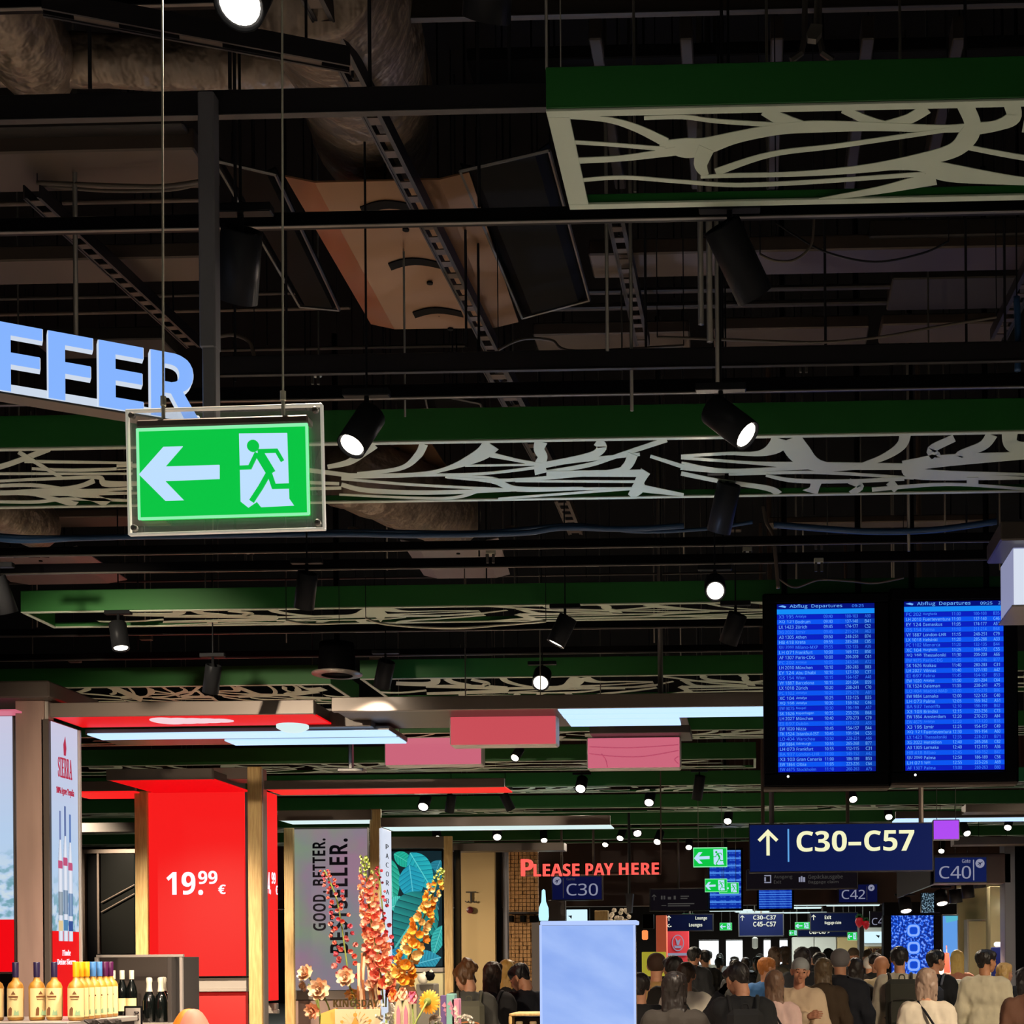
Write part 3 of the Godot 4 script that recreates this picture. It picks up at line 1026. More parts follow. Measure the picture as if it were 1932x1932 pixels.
func frames() -> void:
	var a := Q(1030, 208, HP)
	var b := Q(1075, 394, HP)
	var lines := [
		[[1066, 218, 8], [1144, 224, 10], [1200, 240, 14], [1258, 268, 18]],
		[[1082, 267, 7], [1160, 272, 7], [1255, 280, 8]],
		[[1089, 302, 11], [1178, 297, 11], [1275, 284, 16]],
		[[1097, 339, 7], [1177, 334, 7], [1288, 342, 7], [1388, 348, 8], [1520, 343, 8], [1745, 327, 8]],
		[[1245, 270, 10], [1288, 278, 36], [1330, 275, 32], [1390, 258, 22], [1470, 243, 20], [1540, 238, 22], [1650, 238, 16], [1780, 242, 14], [1840, 238, 16]],
		[[1215, 222, 7], [1288, 220, 8], [1355, 228, 8], [1485, 236, 9]],
		[[1440, 208, 18], [1490, 232, 26], [1520, 240, 20]],
		[[1590, 206, 14], [1640, 228, 17], [1672, 238, 18]],
		[[1750, 203, 22], [1715, 224, 19], [1665, 238, 16]],
		[[1820, 196, 30], [1835, 232, 31], [1825, 258, 36], [1795, 284, 27], [1720, 303, 22], [1620, 318, 14], [1500, 327, 9], [1368, 330, 8], [1322, 333, 5]],
		[[1333, 278, 30], [1322, 308, 26], [1332, 330, 12]],
		[[1350, 324, 14], [1455, 290, 10], [1588, 273, 9], [1792, 243, 8]],
		[[1908, 194, 30], [1912, 220, 28], [1880, 236, 20], [1836, 242, 24]],
		[[1805, 273, 9], [1940, 298, 10], [2080, 312, 9]],
		[[1621, 318, 9], [1730, 310, 22], [1790, 325, 34], [1940, 342, 14], [2100, 350, 12]],
		[[1765, 335, 26], [1660, 358, 14], [1545, 376, 5]],
		[[1930, 238, 22], [2010, 250, 14], [2100, 240, 10]],
	]
	var st := []
	for l in lines:
		st.append(stroke(l))
	frame("nearest green frame with an open white branch lattice underneath, beside the top edge", a.x, Q(2160, 190, HP).x, -a.z, -b.z, 0.098, st, Q(1076, 225, HP).x - a.x)
	lines = [
		[[800, 836, 16], [787, 860, 14], [754, 883, 8], [674, 893, 6]],
		[[928, 836, 34], [906, 857, 24], [844, 883, 8], [777, 895, 8], [644, 897, 10]],
		[[925, 857, 10], [977, 868, 6], [1022, 877, 8]], [[877, 878, 4], [1012, 876, 4]],
		[[777, 896, 6], [911, 893, 5], [1022, 880, 6]],
		[[1021, 832, 24], [1017, 847, 20], [1024, 862, 18], [1018, 877, 20], [1021, 893, 24]],
		[[1021, 876, 8], [1077, 867, 10], [1121, 857, 14], [1136, 842, 18], [1124, 833, 14]],
		[[1031, 891, 8], [1111, 877, 8], [1164, 860, 8], [1258, 829, 10]], [[1021, 880, 9], [1077, 870, 8], [1207, 857, 6]],
		[[1194, 856, 20], [1181, 880, 16], [1144, 890, 8], [961, 905, 6], [844, 900, 4]], [[1031, 893, 10], [1214, 892, 14]],
		[[1218, 888, 20], [1207, 907, 18], [1204, 920, 24], [1189, 936, 12]], [[972, 907, 4], [1200, 908, 5]], [[972, 922, 5], [1200, 921, 5]],
		[[840, 899, 5], [927, 905, 12], [977, 922, 10], [1100, 921, 6]], [[644, 903, 5], [777, 914, 5], [950, 923, 5]],
		[[644, 914, 8], [694, 925, 9], [811, 929, 8], [975, 923, 7]], [[640, 933, 4], [837, 940, 5], [900, 926, 8]],
		[[940, 940, 4], [1194, 921, 5]], [[1214, 921, 14], [1290, 933, 6]], [[1227, 860, 6], [1290, 880, 8]],
		[[1285, 860, 6], [1371, 855, 6], [1431, 855, 10], [1462, 842, 28], [1477, 822, 44]],
		[[1487, 824, 42], [1510, 855, 42], [1545, 878, 22], [1610, 882, 8]], [[1285, 863, 6], [1421, 873, 6], [1528, 878, 14], [1706, 880, 12]],
		[[1285, 878, 16], [1371, 888, 8], [1524, 881, 8]], [[1375, 895, 5], [1538, 891, 6], [1724, 902, 5]],
		[[1285, 893, 8], [1355, 907, 8], [1448, 921, 10], [1470, 934, 16]], [[1445, 896, 5], [1501, 906, 8], [1605, 907, 7], [1706, 902, 8]],
		[[1540, 907, 22], [1536, 922, 18], [1528, 934, 34]], [[1602, 907, 10], [1624, 917, 12], [1604, 931, 10]],
		[[1708, 818, 22], [1700, 840, 18], [1665, 863, 12], [1606, 883, 6]], [[1800, 826, 14], [1757, 848, 16], [1765, 865, 20], [1704, 880, 22]],
		[[1872, 818, 22], [1855, 840, 18], [1810, 858, 14], [1815, 870, 18]], [[1704, 880, 20], [1790, 868, 22], [1935, 859, 14]],
		[[1706, 882, 5], [1771, 890, 6], [1935, 895, 5]], [[1704, 884, 10], [1738, 897, 16], [1935, 902, 5]], [[1835, 900, 22], [1835, 914, 22]],
		[[1645, 923, 8], [1788, 913, 6], [1935, 922, 5]], [[1678, 908, 16], [1692, 924, 14]], [[1905, 815, 30], [1908, 838, 26], [1940, 846, 24], [2020, 838, 20]],
		[[-240, 870, 12], [-60, 890, 10], [0, 880, 10], [50, 863, 10], [92, 846, 12]], [[46, 870, 6], [250, 873, 4]], [[-40, 918, 6], [60, 915, 7], [150, 925, 6], [250, 921, 5]], [[-60, 945, 5], [60, 947, 6], [130, 941, 6], [240, 944, 5]], [[60, 884, 5], [140, 887, 6], [250, 883, 5]], [[618, 880, 8], [660, 870, 12], [690, 846, 22], [704, 834, 26]], [[35, 852, 8], [118, 902, 6]],
		[[-240, 900, 6], [-60, 893, 5], [0, 893, 5], [250, 893, 4]], [[-60, 912, 5], [0, 907, 5], [133, 901, 6], [187, 900, 8], [200, 912, 12], [270, 911, 8], [420, 905, 6], [640, 912, 6]],
		[[-240, 940, 8], [-60, 934, 8], [0, 930, 8], [133, 920, 8], [178, 906, 10]], [[-60, 926, 6], [0, 928, 6], [100, 929, 12], [250, 930, 5], [430, 926, 5], [644, 920, 6]],
		[[5, 930, 8], [67, 933, 6], [147, 953, 12]], [[122, 929, 10], [173, 938, 14], [207, 952, 16]], [[220, 880, 8], [420, 870, 10], [520, 850, 16], [545, 838, 22]],
		[[420, 872, 8], [560, 884, 8], [660, 896, 8]], [[1935, 880, 10], [2020, 890, 8], [2120, 876, 10]],
	]
	st = []
	for l in lines:
		st.append(stroke(l))
	a = Q(640, 835, HP)
	b = Q(640, 949, HP)
	var z0 := -a.z
	var z1 := -b.z
	var xl := Q(-460, 850, HP).x
	var xr := Q(2120, 818, HP).x
	frame("second green frame, over the exit sign, spanning the whole picture with a dense lattice", xl, xr, z0, z1, 0.122, st)
	var more := [
		["third green frame with red light on its lattice, above the two lit shop bays", Q(20, 1146, HP).x, 3.2, D(1136, HP), D(1167, HP), 0.118, true],
		["fourth green frame above the grey shop gantry, left of the black fan housing", Q(-160, 1290, HP).x, Q(605, 1278, HP).x, D(1281, HP), D(1318, HP), 0.135, false],
		["fourth green frame right of the black fan housing, over the pink signs", Q(672, 1276, HP).x, 3.6, D(1272, HP), D(1312, HP), 0.13, true],
		["fifth green frame in the depth above the pink hanging signs", -6.2, 4.4, 12.4, 12.9, 0.13, false],
		["sixth green frame in the depth, behind the pink hanging signs", -7.2, 0.05, 14.2, 14.9, 0.16, true],
		["seventh green frame far back, level with the lower edge of the pink signs", -8.4, 5.0, 16.3, 16.9, 0.16, false],
		["eighth green frame far back above the white gantry strip", -9.6, 5.6, 18.6, 19.2, 0.17, true],
		["ninth green frame far back, just above the maroon bulkhead", -10.6, 6.2, 20.9, 21.6, 0.18, false],
		["tenth green frame, the last one before the maroon bulkhead", -11.6, 6.8, 23.4, 24.1, 0.18, true],
	]
	for m in more:
		var ss := []
		var wx: float = m[2] - m[1]
		for l in st:
			var e := []
			var inside := true
			for p in l:
				var q := []
				for k in 2:
					var u: float = (p[k].x - xl) / (xr - xl) * minf(7.0, wx)
					var v: float = (-p[k].z - z0) / (z1 - z0)
					var xx: float = m[1] + u if not m[6] else m[2] - u
					q.append(Vector3(xx, EYE + HP, -lerpf(m[3], m[4], clampf(v, 0.02, 0.98))))
					inside = inside and xx > m[1] and xx < m[2]
				e.append(q)
			if inside:
				ss.append(e)
			if wx > 7.0:
				var e2 := []
				var ok := true
				for p in e:
					var q := []
					for k in 2:
						var xx: float = m[1] + m[2] - p[k].x
						q.append(Vector3(xx, p[k].y, -(m[3] + m[4]) - p[k].z))
						ok = ok and xx > m[1] and xx < m[2] and (xx > m[1] + 7.0 if not m[6] else xx < m[2] - 7.0)
					e2.append(q)
				if ok:
					ss.append(e2)
		if m[0].begins_with("third"):
			ss.append(stroke([[684, 1127, 20], [704, 1146, 20], [725, 1166, 20]]))
		elif m[0].begins_with("fourth green frame above"):
			ss.append(stroke([[170, 1280, 9], [220, 1300, 9], [268, 1320, 9]]))
		frame(m[0], m[1], m[2], m[3], m[4], m[5], ss)


func spot(label: String, px: float, py: float, d: float, lean: Vector3, len_px: float, dia_px: float, lit: bool, energy := 6.0, group := "", track_dy := 0.06) -> void:
	# the cylinder's centre is seen at px, py; lean is the way its light points
	var c := P(px, py, d)
	var ln := len_px / F * d
	var r := dia_px / F * d * 0.5
	var o := thing("track_spot", label, "spotlight", c, group)
	var t := lean.normalized()
	var u := t.cross(Vector3(0, 0, 1)).normalized()
	var bs := Basis(u, -t, u.cross(-t))     # local y points backwards, away from the light
	var xf := Transform3D(bs, Vector3.ZERO)
	var s := ST(true)
	lathe(s, [Vector2(0, ln * 0.5 - 0.012), Vector2(r * 0.8, ln * 0.5 - 0.012), Vector2(r * 0.84, ln * 0.5), Vector2(r * 0.96, ln * 0.5), Vector2(r, ln * 0.48), Vector2(r, -ln * 0.5), Vector2(r * 0.93, -ln * 0.5), Vector2(r * 0.8, -ln * 0.38), Vector2(0, -ln * 0.38)].map(func(v): return v), 20, xf)
	var bd := part(o, "housing", s, M.spot_body, true)
	s = ST()
	lathe(s, [Vector2(0, -ln * 0.46), Vector2(r * 0.78, -ln * 0.46), Vector2(r * 0.78, -ln * 0.42), Vector2(0, -ln * 0.42)], 20, xf)
	part(bd, "lens", s, M.lens if lit else M.glass_dark, true)
	s = ST()
	var top := bs * Vector3(0, ln * 0.42, 0)
	tube(s, [top, Vector3(top.x * 0.6, top.y + 0.03, top.z * 0.6), Vector3(top.x * 0.6, top.y + track_dy, top.z * 0.6)], 0.008, 6)
	part(o, "joint", s, M.spot_body, true)
	s = ST()
	box(s, Vector3(top.x * 0.6, top.y + track_dy + 0.012, top.z * 0.6), Vector3(r * 3.2, 0.024, 0.035), 0.003)
	part(o, "adapter", s, M.spot_body, true)
	var ap := Vector3(top.x * 0.6, top.y + track_dy + 0.02, top.z * 0.6)
	s = ST()
	tube(s, [ap, Vector3(ap.x, 5.9 - c.y, ap.z)], 0.004, 5)
	part(o, "hanger", s, M.spot_body, true)
	if lit:
		var l := SpotLight3D.new()
		l.name = "beam"
		l.light_energy = energy
		l.light_color = Color(1.0, 0.92, 0.82)
		l.spot_range = 40.0
		l.spot_angle = 42.0
		l.spot_attenuation = 2.0
		l.light_size = r * 0.8
		l.shadow_enabled = true
		o.add_child(l)
		l.position = t * ln * 0.505
		l.basis = Basis.looking_at(t, Vector3.UP if absf(t.y) < 0.99 else Vector3.BACK)


func spots() -> void:
	spot("dark cylinder spot hanging under the rail beside the grey post", 452, 500, 3.7, Vector3(-0.3, -0.9, -0.6), 128, 76, true, 14.0)
	spot("big unlit tilted spot under the nearest green frame", 1393, 492, 3.9, Vector3(0.55, -0.9, -0.62), 138, 72, true, 14.0)
	spot("lit spot pointing down beside the exit sign, over the second frame's start", 682, 812, 4.6, Vector3(-0.35, -1, 0.62), 96, 56, true, 8.0)
	spot("lit spot pointing away to the right on the second frame", 1377, 797, 4.6, Vector3(0.85, -0.8, 0.35), 96, 60, true, 8.0)
	spot("large round lit spot cut off by the top edge", 462, -14, 3.3, Vector3(0.0, -0.75, 0.55), 110, 96, true, 8.0)
	spot("dark spot bottom cut off by the top edge, right of the foil duct", 922, -30, 3.5, Vector3(-0.25, -0.9, -0.75), 115, 92, false)
	spot("dark tilted spot half hidden behind the second frame's edge", 1366, 958, 6.0, Vector3(-0.25, -0.9, -0.45), 90, 46, true, 14.0)
	spot("bright round spot facing the viewer left of the departure boards", 1349, 1108, 6.9, Vector3(0.05, -0.55, 1.0), 60, 40, true, 7.0)
	spot("dark upright spot in front of the red lit third frame", 577, 1114, 6.9, Vector3(-0.25, -0.9, -0.4), 68, 38, true, 8.0)
	spot("small lit spot under the left part of the third frame", 225, 1200, 8.0, Vector3(0.2, -1, 0.15), 52, 32, true, 5.0)
	spot("dark spot in front of the fourth frame above the red gantry", 400, 1281, 8.3, Vector3(-0.25, -0.9, -0.32), 54, 30, true, 14.0)
	spot("lit spot shining on the grey canopy left of the pink signs", 725, 1272, 8.8, Vector3(-0.35, -1, -0.45), 52, 32, true, 12.0)
	spot("tilted dark spot with a small glint under the third frame", 1060, 1190, 7.8, Vector3(-0.5, -1, 0.0), 56, 36, true, 3.0)
	spot("dark tilted spot left of the departure boards' upper edge", 1383, 1186, 7.8, Vector3(-0.35, -0.9, -0.35), 58, 36, true, 14.0)
	spot("dark spot at the far left edge under the second frame", 4, 1122, 7.0, Vector3(0.15, -0.9, -0.4), 70, 36, true, 4.0)
	spot("bright round spot over the first pink sign", 1022, 1280, 9.6, Vector3(0.0, -0.7, 0.9), 40, 34, true, 5.0)
	spot("unlit spot between the pink sign and the departure boards", 1318, 1486, 15.0, Vector3(-0.15, -0.9, -0.25), 46, 20, true, 12.0)
	spot("dark spot over the white gantry strip, nearer the slogan panel", 850, 1516, 15.5, Vector3(-0.2, -0.9, -0.25), 34, 18, true, 12.0)
	spot("dark spot above the white gantry strip, tilted the other way", 957, 1513, 15.5, Vector3(0.4, -0.9, -0.25), 34, 18, true, 12.0)
	for q in [
		[1097, 1483, 16, 22, "just below the gap between the pink boxes"], [1226, 1509, 17.5, 20, "straight below the wavy pink box"], [1374, 1544, 20, 17, "just left above the navy gate sign"], [1607, 1503, 17, 18, "right under the left departure board"],
		[1201, 1567, 22, 18, "the largest over the neon word HERE"], [1173, 1576, 23, 15, "close left of the largest one over the neon words"], [1243, 1583, 22.5, 16, "reddish one over the last neon letters"], [1300, 1593, 24, 14, "directly over the upper green exit sign"],
		[1144, 1588, 24, 13, "small one over the neon word PAY"], [938, 1574, 22, 18, "over the beige wall's header"], [1026, 1580, 23, 14, "over the end of the pale header"], [824, 1577, 21, 17, "over the teal leaf picture"],
		[801, 1517, 17.5, 22, "just above the long white strip header"], [1676, 1536, 20, 16, "above the end of the navy gate sign"], [1821, 1567, 21, 16, "right beside the violet box"], [1903, 1556, 20, 16, "under the white strip near the edge"],
		[976, 1425, 13.5, 18, "between the two front pink boxes"], [1777, 1600, 24.5, 13, "over the C40 sign"],
	]:
		spot("small bright far spot under the ceiling, " + q[4], q[0], q[1] - 3, q[2], Vector3(rng.randf_range(-0.3, 0.3), -0.75, 0.75), 30, q[3], true, 4.0)


func R(px: float, py: float, o: Vector3, n: Vector3) -> Vector3:     # the point of any plane seen at that place
	var dir := CB * Vector3((px - 1352.0) / F, (1812.0 - py) / F, -1.0)
	var e := Vector3(0, EYE, 0)
	return e + dir * ((o - e).dot(n) / dir.dot(n))


func thick(pts: Array, w: float) -> PackedVector2Array:      # a polyline as a polygon of that width
	var a := PackedVector2Array()
	var b := PackedVector2Array()
	for i in pts.size():
		var t0: Vector2 = (pts[i] - pts[maxi(i - 1, 0)]).normalized()
		var t1: Vector2 = (pts[mini(i + 1, pts.size() - 1)] - pts[i]).normalized()
		var t := (t0 + t1).normalized()
		var n := Vector2(-t.y, t.x) * w * 0.5 / maxf(0.6, t.dot(t1 if t1 != Vector2.ZERO else t0))
		a.append(pts[i] + n)
		b.append(pts[i] - n)
	b.reverse()
	a.append_array(b)
	return a


func disc(c: Vector2, r: float, n := 18) -> PackedVector2Array:
	var p := PackedVector2Array()
	for i in n:
		p.append(c + Vector2(cos(TAU * i / n), sin(TAU * i / n)) * r)
	return p


func exit_symbols(o: Node3D, f: Callable, lift: float, arrow := true) -> void:   # f maps places of the big sign's picture to the plane of the sign; lift in front of it
	var g := func(l: Array) -> PackedVector2Array:
		var q := PackedVector2Array()
		for p in l:
			q.append(f.call(p))
		return q
	var z := Transform3D(Basis.IDENTITY, Vector3(0, 0, lift))
	var z2 := Transform3D(Basis.IDENTITY, Vector3(0, 0, lift * 1.5))
	var k: float = f.call(Vector2(1, 0)).distance_to(f.call(Vector2(0, 0)))
	var s := ST()
	if arrow:
		plate(s, g.call([Vector2(267, 899), Vector2(313, 847), Vector2(349, 846), Vector2(316, 884), Vector2(418, 881), Vector2(418, 907), Vector2(316, 911), Vector2(351, 947), Vector2(316, 948)]), lift * 0.4, z)
		part(o, "arrow", s, M.exit_white, true)
	s = ST()
	plate(s, g.call([Vector2(455, 822), Vector2(545, 821), Vector2(548, 917), Vector2(549, 944), Vector2(558, 957), Vector2(496, 960), Vector2(488, 950), Vector2(472, 961), Vector2(458, 950)]), lift * 0.4, z)
	part(o, "doorway", s, M.exit_white, true)
	s = ST()
	var c: Vector2 = f.call(Vector2(483, 847))
	plate(s, disc(c, 11.0 * k), lift * 0.3, z2)
	for l in [[[Vector2(494, 860), Vector2(517, 898)], 17.0], [[Vector2(492, 857), Vector2(527, 856), Vector2(538, 875)], 7.0], [[Vector2(490, 860), Vector2(477, 887), Vector2(455, 888)], 7.0],
			[[Vector2(514, 895), Vector2(497, 925), Vector2(480, 951)], 9.0], [[Vector2(512, 893), Vector2(522, 923), Vector2(557, 922)], 9.0]]:
		plate(s, thick(g.call(l[0]), l[1] * k), lift * 0.3, z2)
	part(o, "running_figure", s, M.exit_green, true)


func small_exit(label: String, x0: float, y0: float, x1: float, y1: float, d: float, rod := 1.0) -> void:
	var r := rect(x0, y0, x1, y1, d)
	var c: Vector3 = r[0]
	var o := thing("exit_sign", label, "exit sign", c)
	var w: float = r[1]
	var h: float = r[2]
	var s := ST()
	box(s, Vector3(0, 0, -0.02), Vector3(w, h, 0.04), 0.003)
	part(o, "lit_panel", s, M.exit_green, true)
	s = ST()
	for q in [[0, h * 0.48, w, h * 0.05], [0, -h * 0.48, w, h * 0.05], [w * 0.49, 0, w * 0.02, h], [-w * 0.49, 0, w * 0.02, h]]:
		box(s, Vector3(q[0], q[1], 0.002), Vector3(q[2], q[3], 0.006))
	part(o, "border", s, M.exit_edge, true)
	exit_symbols(o, func(p: Vector2) -> Vector2: return Vector2((p.x - 424.0) / 327.0 * w, (892.0 - p.y) / 175.0 * h), 0.008)
	s = ST()
	for k in [-0.35, 0.35]:
		tube(s, [Vector3(w * k, h * 0.5, 0), Vector3(w * k, (5.9 if d < 26.0 else 4.2) - c.y, 0)], 0.004, 5)
	part(o, "wire", s, M.rod, true)


func arrow_up(c: Vector3, h: float) -> SurfaceTool:
	var s := ST()
	var z := Transform3D(Basis.IDENTITY, c)
	var t := h * 0.13
	plate(s, thick([Vector2(0, -h * 0.5), Vector2(0, h * 0.42)], t), 0.004, z)
	plate(s, thick([Vector2(-h * 0.36, h * 0.08), Vector2(0, h * 0.44), Vector2(h * 0.36, h * 0.08)], t), 0.003, z)
	return s


func signs() -> void:
	exit_sign()
	offer_sign()
	boards()
	gate_signs()
	hanging_boxes()


func exit_sign() -> void:
	var d := 2.88
	var c := P(424, 885, d)
	var ex := (P(611, 760, d) - P(236, 772, d)).normalized()
	var bs := Basis(ex, Vector3.BACK.cross(ex).normalized(), Vector3.BACK)
	var o := thing("exit_sign", "large green exit sign with arrow and running figure on a clear plate, hung by wires", "exit sign", c)
	o.basis = bs
	var inv := Transform3D(bs, c).affine_inverse()
	var f := func(p: Vector2) -> Vector2:
		var v: Vector3 = inv * P(p.x, p.y, d)
		return Vector2(v.x, v.y)
	var k := d / F
	var s := ST()
	box(s, Vector3(0, 0, -0.006), Vector3(374 * k, 236 * k, 0.01))
	part(o, "clear_plate", s, M.acrylic, true)
	s = ST()
	for q in [[0, 118, 378, 4], [0, -118, 378, 4], [187, 0, 4, 236], [-187, 0, 4, 236]]:
		box(s, Vector3(q[0] * k, q[1] * k, -0.006), Vector3(q[2] * k, q[3] * k, 0.013), 0.001)
	part(o, "plate_edge", s, M.acrylic_edge, true)
	for sx in [-1, 1]:
		for sy in [-1, 1]:
			s = ST()
			lathe(s, [Vector2(0, -0.004), Vector2(0.0065, -0.004), Vector2(0.0065, 0.004), Vector2(0.004, 0.006), Vector2(0, 0.006)], 14, Transform3D(Basis(Vector3.RIGHT, PI / 2), Vector3(176 * k * sx, 107 * k * sy, 0)))
			part(o.get_node("clear_plate"), "screw", s, M.steel, true)
	var m := f.call(Vector2(424, 893)) as Vector2
	s = ST()
	box(s, Vector3(m.x, m.y, 0.004), Vector3(326 * k, 172 * k, 0.012), 0.002)
	part(o, "lit_panel", s, M.exit_green, true)
	s = ST()
	for q in [[0, 84, 326, 6], [0, -85, 326, 5], [162, 0, 5, 172], [-162, 0, 5, 172]]:
		box(s, Vector3(m.x + q[0] * k, m.y + q[1] * k, 0.0105), Vector3(q[2] * k, q[3] * k, 0.002))
	part(o, "panel_border", s, M.exit_edge, true)
	s = ST()
	var t := f.call(Vector2(423, 799)) as Vector2
	box(s, Vector3(t.x, t.y, -0.004), Vector3(328 * k, 15 * k, 0.036), 0.003)
	part(o, "lamp_housing", s, M.duct, true)
	exit_symbols(o, f, 0.0125)
	for q in [[306, 312, 752], [532, 534, 742]]:
		s = ST()
		var top := P(q[0], -60, d)
		var low := P(q[1] - (4 if q[0] == 306 else 0), q[2], d)
		tube(s, [top, low], 0.0022, 6)
		part(o, "wire", s, M.wire)
		s = ST()
		tube(s, [low + Vector3(0, 0.004, 0), low - Vector3(0, 0.014, 0), low - Vector3(0, 0.016, 0), low - Vector3(0, 0.05, 0)], [0.006, 0.006, 0.004, 0.004], 8)
		part(o, "ferrule", s, M.wire)


func offer_sign() -> void:
	var a := P(378, 798, 3.72)
	var th := deg_to_rad(30)
	var n := Vector3(sin(th), 0, cos(th))
	var xd := Vector3(cos(th), 0, -sin(th))
	var bs := Basis(xd, Vector3.UP, n)
	var o := thing("letter_sign", "blue white glowing block letters spelling OFFER on a slanted rail, cut by the edge", "letter sign", a)
	var yt := R(330, 667, a, n).y
	var h := yt - a.y
	for q in [["O", -136, -36], ["F", -16, 81], ["F", 91, 176], ["E", 186, 271], ["R", 284, 378]]:
		var p := R(q[1], 730, a, n)
		var r := R(q[2], 730, a, n)
		var c := (p + r) * 0.5
		c.y = a.y + h * 0.5
		var w := p.distance_to(r)
		var b := text(o, "letter", q[0], c - n * 0.018, w, h, M.offer_edge, "Droid Sans", 700, 0.032, bs)
		var t := text(o, "letter_face", q[0], c, w * 0.965, h * 0.985, M.offer_face, "Droid Sans", 700, 0.006, bs)
		var gt := glob(t)
		o.remove_child(t)
		b.add_child(t)
		t.transform = glob(b).affine_inverse() * gt
	var s := ST()
	var l := R(-150, 780, a, n)
	var rr := R(378, 780, a, n)
	box(s, Vector3((l.x + rr.x) * 0.5, a.y + 0.016, (l.z + rr.z) * 0.5) - n * 0.045, Vector3(l.distance_to(rr), 0.032, 0.02), 0.003, bs)
	part(o, "back_rail", s, M.offer_edge)
	s = ST()
	box(s, Vector3((l.x + rr.x) * 0.5, a.y - 0.005, (l.z + rr.z) * 0.5) - n * 0.03, Vector3(l.distance_to(rr), 0.006, 0.06), 0.001, bs)
	part(o, "ledge", s, M.steel)


